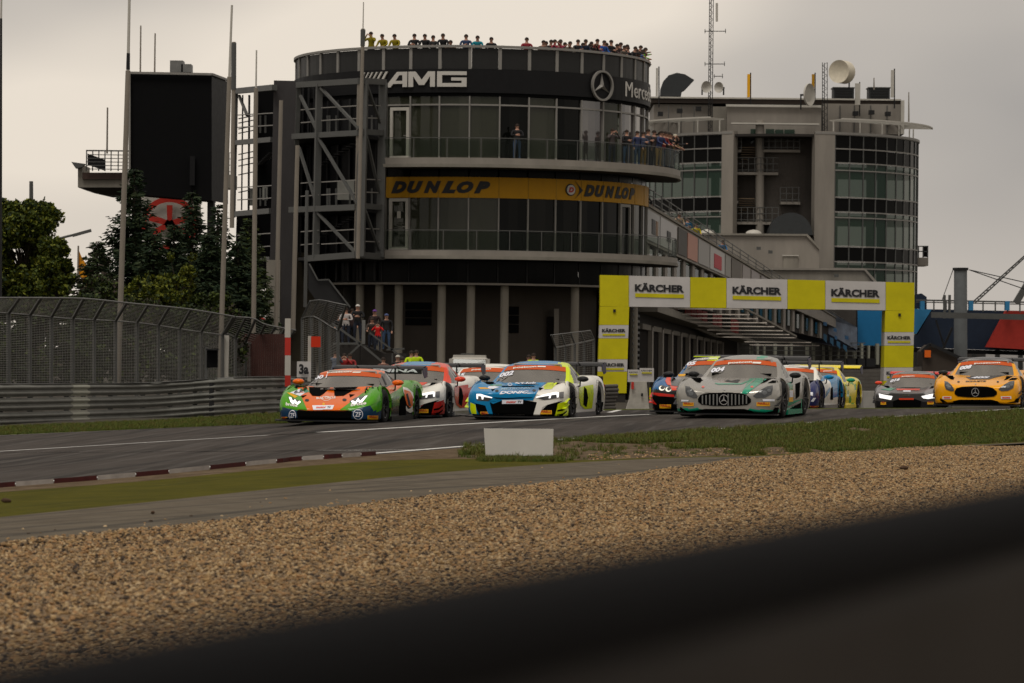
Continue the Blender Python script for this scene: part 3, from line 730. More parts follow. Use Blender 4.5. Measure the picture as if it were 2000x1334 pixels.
# concrete pier
mpier = mat('pier_concrete', (.040, .037, .038), .85, var=.3, scale=.5, streak=.35)
pr = MB(); a = P(558, 160, 166.8); top = [P(536, 162, 167), P(580, 159, 166.2)]
pr.bar(P(559, 160, 167.8), P(548, 660, 167.8), 1.15, 1.6, up=Vector((0, 1, 0)))
pr.build('concrete_pier', mpier, None, 'tall dark concrete pier standing in the steel stair frame', 'pier', origin=P(548, 700, 167.8))
pr = MB(); pr.bar(P(535, 508, 165.5), P(532, 705, 165.5), .7, .6, up=Vector((0, 1, 0))); pr.build('light_concrete_pillar', M_concrete, None, 'pale concrete pillar at the foot of the dark pier', 'pillar', origin=P(532, 705, 165.5))
# brown masonry block behind the poles at the foot
mb = MB(); mb.box(P(588, 600, 170), (2.6, 3, 5.6)); br = mb.build('service_block', mat('brown_render', (.05, .042, .028), .85, var=.2), None, 'brown rendered block under the steel stair', 'building block', origin=P(588, 690, 170))
# grey closed stair flight descending to the platform
sf = empty('covered_stair_flight', P(640, 600, 160), 0, 'dark closed stair flight slanting down in front of the ground floor', 'stair')
mb = MB(); mb.poly([P(a, b, 159.3) for a, b in ((602, 514), (620, 548), (643, 547), (684, 600), (682, 612), (654, 606), (618, 588), (602, 565))], .12); mb.build('stringer', M_steeld, sf)
mb = MB(); mb.bar(P(604, 515, 159.2), P(621, 547, 159.2), .07); mb.bar(P(621, 547, 159.2), P(642, 546, 159.2), .07); mb.bar(P(642, 546, 159.2), P(684, 600, 159.2), .07); mb.build('handrail', M_steel, sf)
for i in range(12):
    mb = MB(); mb.box(P(606+i*6.4, 560+i*4.3, 160.2), (.32, 1.3, .06)); mb.build('tread', M_steeld, sf)
# ================================================================ RACING CARS
def catmull(P_, n):
    P_ = np.array(P_, float); d = np.sqrt(((P_[1:]-P_[:-1])**2).sum(1)); t = np.concatenate([[0], np.cumsum(np.maximum(d, 1e-4)**.5)])
    T = np.linspace(0, t[-1], n); out = np.zeros((n, P_.shape[1]))
    m = np.zeros_like(P_); m[1:-1] = (P_[2:]-P_[:-2])/(t[2:]-t[:-2])[:, None]; m[0] = (P_[1]-P_[0])/(t[1]-t[0]); m[-1] = (P_[-1]-P_[-2])/(t[-1]-t[-2])
    for i, x in enumerate(T):
        k = min(len(t)-2, max(0, int(np.searchsorted(t, x, side='right')-1))); h = t[k+1]-t[k]; u = (x-t[k])/h
        out[i] = (2*u**3-3*u*u+1)*P_[k]+(u**3-2*u*u+u)*h*m[k]+(-2*u**3+3*u*u)*P_[k+1]+(u**3-u*u)*h*m[k+1]
    return out
def keyf(keys):
    ys = np.array([k[0] for k in keys]); vs = np.array([k[1:] for k in keys], float)
    m = np.zeros_like(vs); dy = np.diff(ys)[:, None]; sl = np.diff(vs, axis=0)/dy
    for i in range(1, len(ys)-1):
        a, b = sl[i-1], sl[i]; m[i] = np.where(a*b > 0, 2*a*b/(a+b+1e-12), 0)
    m[0] = sl[0]; m[-1] = sl[-1]
    def f(y):
        k = min(len(ys)-2, max(0, int(np.searchsorted(ys, y, side='right')-1))); h = ys[k+1]-ys[k]; u = min(1, max(0, (y-ys[k])/h))
        return (2*u**3-3*u*u+1)*vs[k]+(u**3-2*u*u+u)*h*m[k]+(-2*u**3+3*u*u)*vs[k+1]+(u**3-u*u)*h*m[k+1]
    return f
# station keys: y, W half width, ZB bottom, ZW widest z, ZS shoulder z, XS shoulder x, XI inner x, ZI inner z, ZC centre z
SHAPES = {
 'wedge': dict(L=4.55, wf=.98, wr=3.62, r=.335, track=.99,
   st=[(0, .60, .13, .22, .26, .56, .40, .275, .28), (.05, .76, .10, .26, .32, .70, .44, .315, .31), (.16, .88, .09, .30, .42, .80, .48, .37, .36), (.4, .965, .09, .38, .56, .86, .50, .46, .43),
       (.7, .99, .09, .44, .665, .85, .50, .54, .51), (1.0, 1.0, .09, .46, .715, .84, .50, .60, .57), (1.35, .985, .09, .46, .715, .84, .52, .66, .64), (1.7, .95, .09, .44, .70, .86, .60, .70, .70),
       (2.3, .94, .09, .42, .70, .86, .62, .72, .74), (2.9, .99, .09, .46, .76, .86, .60, .78, .80), (3.5, 1.02, .09, .5, .83, .84, .58, .80, .82), (4.1, 1.0, .12, .52, .82, .84, .5, .78, .78), (4.45, .95, .25, .5, .76, .8, .4, .72, .72), (4.55, .85, .32, .5, .70, .7, .4, .66, .66)],
   gh=[(1.20, .655, .77, .30, .02), (1.60, .815, .72, .26, .025), (2.02, .98, .655, .16, .03), (2.12, 1.01, .64, .13, .03), (2.45, 1.05, .58, .08, .03), (2.8, 1.05, .50, .04, .03), (3.3, .99, .46, 0, .03), (3.9, .86, .44, 0, .03), (4.3, .74, .42, 0, .03)],
   uh=.40, belt=.70, bw=.90, win=(1.75, 2.95)),
 'mid': dict(L=4.55, wf=.97, wr=3.62, r=.345, track=1.0,
   st=[(0, .62, .12, .36, .50, .58, .40, .50, .51), (.04, .80, .10, .36, .54, .74, .44, .53, .53), (.14, .90, .09, .38, .57, .82, .48, .55, .545), (.35, .965, .09, .42, .62, .85, .50, .585, .57),
       (.65, .99, .09, .46, .70, .85, .52, .635, .61), (1.0, 1.0, .09, .48, .735, .84, .54, .68, .65), (1.35, .985, .09, .48, .735, .84, .56, .71, .69), (1.7, .94, .09, .46, .72, .85, .62, .74, .73),
       (2.3, .92, .09, .44, .73, .84, .62, .76, .76), (2.9, .98, .09, .5, .80, .84, .60, .80, .82), (3.5, 1.02, .09, .54, .86, .83, .58, .84, .86), (4.1, 1.0, .12, .55, .86, .82, .5, .85, .86), (4.45, .95, .2, .5, .80, .78, .4, .8, .8), (4.55, .85, .3, .5, .74, .7, .4, .74, .74)],
   gh=[(1.18, .69, .78, .30, .02), (1.60, .87, .73, .25, .03), (2.02, 1.06, .65, .16, .03), (2.12, 1.095, .63, .13, .035), (2.45, 1.145, .56, .08, .035), (2.8, 1.15, .52, .04, .03), (3.3, 1.08, .48, 0, .03), (3.9, .95, .46, 0, .03), (4.35, .85, .44, 0, .03)],
   uh=.40, belt=.74, bw=.88, win=(1.75, 2.9)),
 'gt': dict(L=4.75, wf=.93, wr=3.58, r=.35, track=1.02,
   st=[(0, .50, .16, .36, .44, .46, .30, .46, .475), (.04, .74, .12, .36, .50, .66, .40, .49, .495), (.12, .87, .10, .40, .56, .78, .44, .53, .52), (.3, .96, .09, .44, .625, .82, .48, .565, .555),
       (.6, 1.0, .09, .48, .70, .83, .52, .62, .61), (.95, 1.02, .09, .5, .745, .83, .54, .67, .665), (1.4, 1.0, .09, .5, .745, .84, .56, .71, .71), (1.8, .95, .09, .48, .74, .85, .62, .74, .745),
       (2.4, .94, .09, .46, .76, .85, .64, .77, .77), (3.0, .99, .09, .5, .82, .85, .62, .82, .83), (3.55, 1.03, .09, .54, .88, .84, .58, .86, .88), (4.2, 1.0, .12, .55, .86, .82, .5, .86, .88), (4.62, .95, .2, .5, .80, .78, .4, .82, .83), (4.75, .82, .3, .5, .72, .7, .4, .74, .74)],
   gh=[(1.60, .72, .77, .30, .02), (1.98, .90, .72, .25, .03), (2.34, 1.08, .645, .16, .035), (2.44, 1.12, .62, .13, .035), (2.75, 1.175, .56, .08, .04), (3.1, 1.18, .52, .04, .04), (3.6, 1.10, .48, 0, .03), (4.1, .97, .46, 0, .03), (4.5, .86, .44, 0, .03)],
   uh=.40, belt=.76, bw=.90, win=(2.1, 3.2)),
}
def ring(k, n=30):
    W, ZB, ZW, ZS, XS_, XI, ZI, ZC = k
    pts = [(0, ZB), (W*.6, ZB), (W*.93, ZB), (W*.985, ZB+.05), (W, ZW), (lerp(W, XS_, .28), lerp(ZW, ZS, .68)), (lerp(W, XS_, .75), ZS-.018), (XS_-.05, ZS), (XI+.06, ZI+.012), (XI*.5, lerp(ZI, ZC, .7)), (0, ZC)]
    return catmull(pts, n)
M_tyre = mat('tyre_rubber', (.012, .012, .012), .8, var=.1)
M_rim = mat('dark_rim', (.03, .03, .032), .35, metal=.6, var=.05)
M_carbon = mat('carbon_black', (.012, .012, .013), .4, var=.1)
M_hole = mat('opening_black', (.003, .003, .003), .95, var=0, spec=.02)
M_light = mat('lit_headlamp', (.8, .8, .8), .3, var=0, emit=(1, .97, .93), estr=.95)
M_lring = mat('lamp_ring_lit', (.6, .6, .5), .3, var=0, emit=(1, .93, .78), estr=.6)
M_lens = glassmat('lamp_lens', (.05, .052, .055), .08)
M_chrome_early = 0
M_orange = mat('sunstrip_orange', (.50, .085, .018), .45, var=.04, spec=.1)
M_tag = mat('tyre_sticker_yellow', (.72, .36, .01), .45, var=.04)
M_chrome = mat('chrome', (.55, .55, .55), .18, metal=1, var=.03)
M_dnum = mat('number_white', (.72, .73, .80), .4, var=0)
M_ghost = mat('number_ghost', (.22, .21, .20), .5, var=0)
PAINT = {}
def paint(name, c, rough=.22, metal=0):
    if name not in PAINT: PAINT[name] = mat('paint_'+name, c, rough, metal=metal, var=0, scale=2, coat=.15, spec=.2)
    return PAINT[name]
def wheel_mesh(r, w):
    mb = MB(); prof = [(-w/2, r*.66), (-w/2, r*.9), (-w/2+.03, r*.985), (-w/4, r), (w/4, r), (w/2-.03, r*.985), (w/2, r*.9), (w/2, r*.66)]
    n = 32; rows = [[(x, math.cos(2*math.pi*k/n)*q, math.sin(2*math.pi*k/n)*q) for k in range(n)] for x, q in prof]
    mb.grid(rows, closed=True); ty = mb.mesh('tyre', M_tyre)
    mb = MB(); rr = r*.67
    rows = [[(x, math.cos(2*math.pi*k/n)*q, math.sin(2*math.pi*k/n)*q) for k in range(n)] for x, q in ((-w/2+.005, rr), (-w/2+.005, rr*.92), (-w/2+.05, rr*.88), (-.02, rr*.86))]
    mb.grid(rows, closed=True)
    rows = [[(x*-1, y, z) for x, y, z in r_] for r_ in rows]; mb.grid(rows, closed=True)
    for sgn in (-1, 1):
        for k in range(10):
            a = 2*math.pi*k/10; p0 = Vector((sgn*(w/2-.05), math.cos(a)*.05, math.sin(a)*.05)); p1 = Vector((sgn*(w/2-.02), math.cos(a)*rr*.9, math.sin(a)*rr*.9))
            mb.bar(p0, p1, .035, .02)
        mb.tube((sgn*(w/2-.09), 0, 0), (sgn*(w/2-.03), 0, 0), .075, .06, 12)
    for x in (-.01, .01): pass
    mb.tube((-.01, 0, 0), (.01, 0, 0), rr*.86, rr*.86, 24)
    rim = mb.mesh('rim', M_rim)
    return ty, rim
WM = {}
class Car:
    pass
def build_car(shape, px, py, s, heading, label, colf, wing=True, cabin_paint=None, wingc=None, mirror=None, roofc=None, pillarc=None, wingz=None, wing_w=1.80, canard=None, group='racing cars on the track', sill=None, hs=1.0, widths=1.0, banner=True, swan=True):
    """px,py: photograph pixel where the middle of the front splitter meets the ground; s: scale there"""
    S = SHAPES[shape]; c = Car(); c.S = S
    loc = P(px, py, F/s); c.loc = loc
    root = empty('racing_car', loc, heading, label, 'racing car', group); c.root = root
    f = keyf(S['st']); L = S['L']
    ys = [0, .012, .03, .05, .08, .12, .16, .21, .27] + list(np.arange(.33, L-.1, .033)) + [L-.08, L-.05, L-.02, L]
    n = 46; mb = MB(); rows = []
    for y in ys:
        k = f(y).copy()
        k[1:] = k[1:]; rg = ring(k, n)
        half = [(x*widths, y, z*hs if z > .1 else z) for x, z in rg]
        full = half + [(-x, yy, z) for x, yy, z in half[-2:0:-1]]
        rows.append(full)
    # wheel wells: pull the skin inwards where a wheel stands
    R1 = S['r']+.045
    fixed = []
    for r in rows:
        q = []
        for (x, y, z) in r:
            for wy in (S['wf'], S['wr']):
                dd = math.hypot(y-wy, z-S['r'])
                if abs(x) > .62 and dd < R1 and z < S['r']+R1: x = math.copysign(.62, x)
            q.append((x, y, z))
        fixed.append(q)
    fixed = [[Vector(v) for v in r] for r in fixed]
    mb.grid(fixed, closed=True)
    nf = len(fixed[0])
    # front and rear caps
    for r, rev in ((fixed[0], False), (fixed[-1], True)):
        cz = sum(v.z for v in r)/len(r); base = len(mb.v); mb.v += [tuple(v) for v in r] + [(0, r[0].y, cz)]
        for k in range(nf):
            a, b = base+k, base+(k+1) % nf
            mb.f.append([b, a, base+nf] if not rev else [a, b, base+nf]); mb.m.append(0); mb.smooth.append(False)
    # colour by place on the body (each face keeps one paint)
    mats = []; mi = {}
    def mid_(m):
        if m.name not in mi: mi[m.name] = len(mats); mats.append(m)
        return mi[m.name]
    V = mb.v; sill = sill or M_carbon
    for i, fc in enumerate(mb.f):
        cx = sum(V[j][0] for j in fc)/len(fc); cy = sum(V[j][1] for j in fc)/len(fc); cz = sum(V[j][2] for j in fc)/len(fc)
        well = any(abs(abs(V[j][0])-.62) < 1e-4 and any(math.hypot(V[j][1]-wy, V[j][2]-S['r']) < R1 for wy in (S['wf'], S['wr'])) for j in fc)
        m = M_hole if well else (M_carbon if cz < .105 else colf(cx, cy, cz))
        mb.m[i] = mid_(m)
    c.body = mb.build('body', mats, root, world=False)
    # arch lips
    for wy in (S['wf'], S['wr']):
        for sg in (-1, 1):
            w0 = float(f(wy)[0])*widths
            lb = MB(); rowsl = [[], [], []]
            for k in range(23):
                a = math.pi*(-.02+1.04*k/22); yy = wy-math.cos(a)*R1; zz = S['r']+math.sin(a)*R1
                kk = f(yy); rg = ring(kk, 60); 
                # surface half width at this height on the outer side
                xs_ = [p[0] for p in rg[8:50] if abs(p[1]-zz) < .04]; xw = (max(xs_) if xs_ else w0*.93)*widths
                xw = max(xw, .80)
                for q, (dr, dx) in enumerate(((.035, -.045), (.012, .012), (-.012, -.12))):
                    rowsl[q].append((sg*(xw+dx), wy-math.cos(a)*(R1+dr), S['r']+math.sin(a)*(R1+dr)))
            lb.grid(rowsl); lb.build('wheel_arch', colf(sg*.95, wy, .6) , root, world=False)
    # wheels
    key = (shape,)
    if key not in WM: WM[key] = wheel_mesh(S['r'], .30)
    ty, rm = WM[key]
    for wy in (S['wf'], S['wr']):
        for sg in (-1, 1):
            w_ = empty('wheel', (0, 0, 0)); w_.parent = root; w_.matrix_basis = Matrix.Translation((sg*(S['track']*widths-.165), wy, S['r']))
            for me, nm in ((ty, 'tyre'), (rm, 'rim')):
                o = bpy.data.objects.new(nm, me); col.objects.link(o); o.parent = w_
    # greenhouse
    gk = np.array(S['gh']); npt = 45; cur = catmull(gk, npt)   # y z halfw setback crown
    cur[:, 1] *= hs
    nv = 24; rows = []
    for r in cur:
        row = []
        for j in range(nv+1):
            v = -1+2*j/nv; row.append(Vector((v*r[2], r[0]+r[3]*v*v, r[1]-r[4]*abs(v)**2.6*1.6)))
        rows.append(row)
    c.rows = rows
    iu = int(round(S['uh']*(npt-1)*.92)); c.iu = iu
    ia = next(i for i in range(npt) if cur[i][0] > S['gh'][2][0])
    iu = ia
    roofp = roofc or (lambda x, y, z: colf(0, 2.4, 1.1)); pil = pillarc or (lambda sx: roofp(sx, 2.0, 1.0))
    j0, j1 = 1, nv-1
    # windscreen
    wb = MB(); wb.grid([r[j0:j1+1] for r in rows[0:iu+1]]); c.wind = wb.build('windscreen', M_wscreen, root, world=False)
    if banner:
        bb = MB(); 
        rr = []
        for i in range(iu-3, iu+1): rr.append([v+Vector((0, -.004, .008)) for v in rows[i][j0:j1+1]])
        bb.grid(rr); bb.build('sunstrip', M_orange, root, world=False)
    # what can be seen through the windscreen: dashboard, driver, cage
    y0 = S['gh'][2][0]; b = MB(); b.box((0, y0-.30, S['gh'][0][1]+.06), (1.15, .25, .10)); b.build('dashboard', M_hole, root, world=False)
    hx = .34; b = MB(); hz = S['gh'][2][1]-.12
    b.grid([[(hx+math.cos(a)*.125*math.cos(e), y0+.28+math.sin(a)*.15*math.cos(e), hz+.14*math.sin(e)) for a in np.linspace(0, 2*math.pi, 15)[:-1]] for e in np.linspace(-1.5, 1.5, 9)], closed=True); hm_ = b.build('driver_helmet', M_dnum, root, world=False)
    b = MB(); b.box((hx, y0+.155, hz+.01), (.19, .05, .07)); b.build('visor', M_hole, hm_, world=False)
    b = MB(); b.grid([[(hx+math.cos(a)*.24, y0+.38+math.sin(a)*.12, z_) for a in np.linspace(0, 2*math.pi, 13)[:-1]] for z_ in (hz-.35, hz-.14, hz-.09)], closed=True); b.build('driver_shoulders', M_carbon, root, world=False)
    b = MB()
    for p_, q_ in (((-.50, y0+.06, hz-.3), (-.44, y0+.1, hz+.14)), ((.58, y0+.06, hz-.3), (.50, y0+.1, hz+.14)), ((-.44, y0+.1, hz+.14), (.50, y0+.1, hz+.14)), ((0, y0+.1, hz+.14), (-.4, y0+.7, hz-.2)), ((-.44, y0+.8, hz+.12), (.44, y0+.8, hz-.3)), ((.44, y0+.8, hz+.12), (-.44, y0+.8, hz-.3))): b.tube(p_, q_, .022, .022, 6)
    b.build('roll_cage', MATS.get('cage_grey') or mat('cage_grey', (.35, .34, .32), .5), root, world=False)
    # roof, rear deck
    rb = MB(); mats2 = []; mi2 = {}
    def m2(m):
        if m.name not in mi2: mi2[m.name] = len(mats2); mats2.append(m)
        return mi2[m.name]
    rb.grid(rows[iu:])
    for i, fc in enumerate(rb.f):
        p = [rb.v[j] for j in fc]; rb.m[i] = m2(roofp(sum(q[0] for q in p)/4, sum(q[1] for q in p)/4, sum(q[2] for q in p)/4))
    c.roof = rb.build('roof', mats2, root, world=False)
    # pillars and sides
    c.sides = []
    for sg in (-1, 1):
        je = nv if sg > 0 else 0; ji = j1 if sg > 0 else j0
        pb = MB(); pb.grid([[r[ji], r[je]] for r in rows[:iu+1]])
        nt_ = 8; side = []
        for i, r in enumerate(rows):
            e = r[je]; zb = float(f(e.y)[3])*hs*.93 if e.y < S['L'] else S['belt']
            zb = min(zb, e.z-.01)
            hgt = e.z-zb; bx = e.x/abs(e.x)*min(S['bw'], abs(e.x)+hgt*.62+.04)
            sr = []
            for q in range(nt_+1):
                t = q/nt_; sr.append(Vector((e.x+(bx-e.x)*(t**1.0)+sg*.018*math.sin(math.pi*t), e.y, e.z+(zb-e.z)*t)))
            side.append(sr)
        gb = MB(); fb = MB()
        w0, w1 = S['win']
        for i in range(len(side)-1):
            for q in range(nt_):
                y = side[i][q].y; tt = q/nt_
                fade = (y-w0)/(w1-w0)
                inwin = w0 < y < w1 and (.10 < tt+.06) and tt < .78 and tt*.9 > (1-fade/.28)*.62 - .02 and (fade < .86 or tt > .3)
                tgt = gb if inwin else fb
                tgt.add([side[i][q], side[i+1][q], side[i+1][q+1], side[i][q+1]], [(0, 1, 2, 3) if sg < 0 else (3, 2, 1, 0)], 0, True)
        allb = MB(); allb.v = pb.v+[]; allb.f = [list(x) for x in pb.f]; allb.m = pb.m[:]; allb.smooth = pb.smooth[:]
        allb.add(fb.v, fb.f, 0, True)
        o = allb.build('pillar', pil(sg), root, world=False)
        o2 = gb.build('side_window', M_swin, root, world=False); c.sides += [o, o2]
    # mirrors
    mm = mirror or M_carbon
    ym = S['gh'][1][0]+.28
    for sg in (-1, 1):
        b = MB(); cx = sg*1.0*widths; cz = .80*hs if shape != 'wedge' else .79
        rws = []
        for k, (yy, sc_) in enumerate(((-.10, .35), (-.085, .7), (-.04, .95), (.03, 1.0), (.06, .92))):
            rws.append([(cx+math.cos(a)*.115*sc_, ym+yy, cz+math.sin(a)*.058*sc_) for a in np.linspace(0, 2*math.pi, 14)[:-1]])
        b.grid(rws, closed=True); b.add(rws[0], [tuple(range(13))]); b.add(rws[-1], [tuple(range(13))[::-1]])
        mo = b.build('mirror', mm, root, world=False)
        b = MB(); b.pipe([(cx-sg*.05, ym, cz-.05), (cx-sg*.06, ym+.02, cz-.14), (cx-sg*.20, ym+.05, cz-.17)], .014, 6); b.build('mirror_arm', M_carbon, mo, world=False)
    # splitter, skirts
    b = MB(); outl = []
    for y in (.30, .16, .05, -.03, -.07): 
        w_ = {.30: 1.0, .16: .99, .05: .95, -.03: .86, -.07: .6}[y]*widths; outl.append((w_, y))
    pl = [Vector((x, y, .055)) for x, y in outl] + [Vector((-x, y, .055)) for x, y in outl[::-1]]
    b.poly(pl, .028, axis=Vector((0, 0, 1))); b.build('front_splitter', M_carbon, root, world=False)
    for sg in (-1, 1):
        b = MB(); b.box((sg*.96*widths, (S['wf']+S['wr'])/2, .10), (.10, S['wr']-S['wf']-2*R1-.02, .09)); b.build('side_skirt', sill, root, world=False)
        if canard is not None:
            for zc_, yy in ((.22, .20), (.33, .26)):
                b = MB(); b.poly([Vector((sg*.88, yy, zc_)), Vector((sg*1.01, yy+.03, zc_+.015)), Vector((sg*1.02, yy+.30, zc_+.09)), Vector((sg*.96, yy+.32, zc_+.09))], .012, axis=Vector((0, 0, 1)))
                b.build('canard', canard, root, world=False)
    # black underbody pan that also paints the shade below the car
    b = MB(); b.box((0, L/2, .085), (1.5, L-.4, .03)); b.build('underbody_shade', M_hole, root, world=False)
    if wing:
        wz = wingz or (S['gh'][4][1]*hs-.02); yw = L-.12; wc = wingc or M_carbon; hw = wing_w/2*widths
        b = MB(); prof = [(0, 0), (.03, .022), (.10, .034), (.22, .02), (.33, .004), (.33, -.004), (.2, -.012), (.08, -.022), (.02, -.014)]
        rws = [[(x, yw-.05+yy, wz+zz*1.0+yy*.24) for yy, zz in prof] for x in np.linspace(-hw, hw, 9)]
        b.grid([list(r) for r in zip(*rws)] if False else rws, closed=True); w_ = b.build('rear_wing', wc, root, world=False)
        for sg in (-1, 1):
            b = MB(); b.poly([Vector((sg*hw, yw-.10, wz+.03)), Vector((sg*hw, yw+.32, wz+.06)), Vector((sg*hw, yw+.34, wz-.14)), Vector((sg*hw, yw+.1, wz-.17)), Vector((sg*hw, yw-.08, wz-.06))], .014*sg, axis=Vector((1, 0, 0)))
            b.build('end_plate', flat('endplate', (.02, .022, .06), .4) if 'endplate' not in MATS else MATS['endplate'], w_, world=False)
            if swan:
                b = MB(); x = sg*.42; b.pipe([(x, L-.42, .74*hs), (x, L-.44, wz+.02), (x, L-.30, wz+.07), (x, L-.12, wz+.03)], .018, 6); b.build('wing_strut', M_carbon, root, world=False)
    # collision mesh for decals, world space
    vs = []; fs = []
    wm_ = wmat(root)
    for o in [c.body, c.wind, c.roof]+c.sides:
        k0 = len(vs); vs += [wm_ @ v.co for v in o.data.vertices]; fs += [[k0+i for i in p.vertices] for p in o.data.polygons]
    c.bvh = BVHTree.FromPolygons(vs, fs, epsilon=0); c.inv = wm_.inverted()
    return c
def onto(c, px, py, off=.008):
    d = ray(px, py).normalized(); o = Vector((0, 0, EYE)); h = c.bvh.ray_cast(o, d)
    if h[0] is None: return None
    nrm = h[1]
    if nrm.dot(d) > 0: nrm = -nrm
    return h[0]-d*.004+nrm*off*.7
def decal2(c, name, v2, faces, m, off=.008, step=3.0, parent=None):
    v, f = clip_cells(v2, faces, step)
    pp = [onto(c, a, b, off) for a, b, _ in v]
    # vertices that miss the car take the nearest hit along the way in
    keep = [p is not None for p in pp]
    if not any(keep): return None
    mb = MB(); ix = {}
    for i, p in enumerate(pp):
        if p is not None: ix[i] = len(mb.v); mb.v.append(tuple(p))
    for q in f:
        if all(i in ix for i in q):
            ds = [Vector(mb.v[ix[i]]) for i in q]; 
            if max((a-b).length for a in ds for b in ds) > .55: continue
            mb.f.append([ix[i] for i in q]); mb.m.append(0); mb.smooth.append(False)
    if not mb.f: return None
    return mb.build(name, m, parent or c.root)
def dec(c, name, pts, m, off=.008, step=3.0, parent=None):
    tri = tessellate_polygon([[Vector((a, b, 0)) for a, b in pts]])
    bm_f = [tuple(range(len(pts)))]
    try:
        return decal2(c, name, [(a, b) for a, b in pts], [tuple(t) for t in tri], m, off, step, parent)
    except Exception: return None
def dtext(c, txt, x0, y0, x1, y1, h, m, bold=.02, shear=0.0, name='lettering', off=.012, sx=0, parent=None, step=4):
    """text whose base line runs x0,y0 -> x1,y1 in the photograph and whose height is h"""
    v, f = tpoly(txt, bold, shear); dx, dy = x1-x0, y1-y0
    vv = [(x0+dx*a+sx*b, y0+dy*a-h*b) for a, b in v]
    return decal2(c, name, vv, f, m, off, step, parent)
def ell(cx, cy, rx, ry, n=20, a0=0, a1=2*math.pi): return [(cx+rx*math.cos(a0+(a1-a0)*k/n), cy+ry*math.sin(a0+(a1-a0)*k/n)) for k in range(n if a1-a0 > 6 else n+1)]
def ringpoly(c, name, cx, cy, rx, ry, w, m, parent=None, off=.012):
    n = 22; vs = []; fs = []
    for k in range(n):
        a = 2*math.pi*k/n; vs += [(cx+rx*math.cos(a), cy+ry*math.sin(a)), (cx+(rx-w)*math.cos(a), cy+(ry-w)*math.sin(a))]
    for k in range(n): fs.append((2*k, 2*k+1, 2*((k+1) % n)+1, 2*((k+1) % n)))
    return decal2(c, name, vs, fs, m, off, 4, parent)
def star3(c, cx, cy, r, m, parent=None, ry=None):
    ry = ry or r; ringpoly(c, 'badge_ring', cx, cy, r, ry, r*.16, m, parent)
    for a in (-90, 30, 150):
        a = R(a); ex, ey = cx+r*.93*math.cos(a), cy+ry*.93*math.sin(a); nx, ny = -math.sin(a)*r*.17, math.cos(a)*ry*.17
        dec(c, 'badge_ray', [(cx+nx, cy+ny), (ex, ey), (cx-nx, cy-ny)], m, .014, parent=parent)
def sticker(c, x0, y0, x1, y1, sl=0):
    o = dec(c, 'tyre_sticker', [(x0, y0), (x1, y0+sl), (x1, y1+sl), (x0, y1)], M_tag, .010)
    dtext(c, 'PIRELLI', x0+2, y1-3, x1-2, y1-3+sl, (y1-y0)*.55, M_redp, .03, 0, off=.016, parent=None)
white = paint('white', (.78, .755, .69)); blue = paint('blue', (.002, .19, .42)); neon = paint('neon_yellow', (.60, .72, .003))
green = paint('green', (.065, .28, .004)); orange = paint('orange', (.72, .125, .003)); navy = paint('navy', (.012, .018, .09)); red = paint('red', (.55, .02, .012))
redor = paint('bright_red', (.68, .055, .02)); silver = paint('silver', (.34, .325, .295), .25, .5); amber = paint('amber', (.80, .34, .002)); grey = paint('grey', (.055, .052, .052)); pblack = paint('black', (.012, .012, .013))
teal = paint('teal', (.005, .26, .15)); lgrey = paint('light_grey', (.17, .165, .17)); dkblue = paint('deep_blue', (.006, .035, .085)); dkgreen = paint('dark_green', (.02, .12, .04)); yel = paint('yellow', (.75, .60, .01))
HD = math.atan(820/6400)
# ================================================================ CONTROL TOWER BEHIND
TX, TY, TR = 520/F*278, 278.0, 11.6
tw = empty('control_tower', (TX, TY, -1), 0, 'grey and glass round control tower with open stairwell and rooftop aerials, behind the pit building', 'building')
def tb_(name, m, t0, t1, r0, r1, z0, z1): mb = MB(); arc_band(mb, D(t0), D(t1), r0, r1, z0, z1, TX, TY); return mb.build(name, m, tw)
def tz(y, px=1580, s=24.0): return 1.4+(horizon(px)-y)/s
def ta(px): return math.degrees(math.asin(max(-1, min(1, (px-1520)/267))))
rowsz = [(19.5, 18.35, 's'), (18.35, 17.2, 's'), (17.2, 16.6, 'g'), (16.6, 14.4, 'g'), (14.4, 13.2, 's'), (13.2, 12.75, 'g'), (12.75, 10.4, 'g'), (10.4, 9.15, 's'), (9.15, 8.6, 'g'), (8.6, 6.2, 'g'), (6.2, 5.0, 's'), (5.0, 1.0, 'g')]
sec = [(17.9, [ta(p) for p in (1608, 1638, 1663, 1688, 1711, 1732, 1750, 1765, 1776, 1783)]), (-80, None)]
angR = [17.9+i*6.55 for i in range(12)]; angL = [-28.6-i*6.55 for i in range(9)]
for A in (angR, angL):
    for a, b in zip(A[:-1], A[1:]):
        lo, hi = min(a, b), max(a, b)
        for zt, zb, kd in rowsz:
            if zb < 4 and A is angL: continue
            mb = MB(); arc_band(mb, D(lo+.3), D(hi-.3), TR-.04, TR, zb+.06, zt-.06, TX, TY, step=R(4)); mb.build('spandrel_panel' if kd == 's' else 'window_pane', M_spand if kd == 's' else M_tglass, tw)
    for a in A: p = cyl(D(a), TR+.02, 10.2, TX, TY); mb = MB(); mb.box(p, (.09, .10, 18.6), rz=D(a)); mb.build('mullion', M_steel, tw)
    for zt, zb, kd in rowsz:
        tb_('transom', M_alu, min(A), max(A), TR-.05, TR+.08, zt-.05, zt+.05)
tb_('roof_edge', M_alu, -110, -24, TR-.1, TR+.15, 19.5, 19.7); tb_('roof_edge', M_alu, 9.3, 110, TR-.1, TR+.15, 19.5, 19.7)
for (a, b) in ((-28.6, -23.6), (9.3, 17.6)): tb_('pilaster', M_panel, a, b, TR-.9, TR+.12, 1, 19.75)
tb_('recess_wall', mat('recess_grey', (.075, .066, .058), .8), -34, 26, 7.9, 8.2, 0, 19.5)
tb_('tower_roof', M_conc_d, -180, 180, .3, TR-.2, 19.3, 19.5)
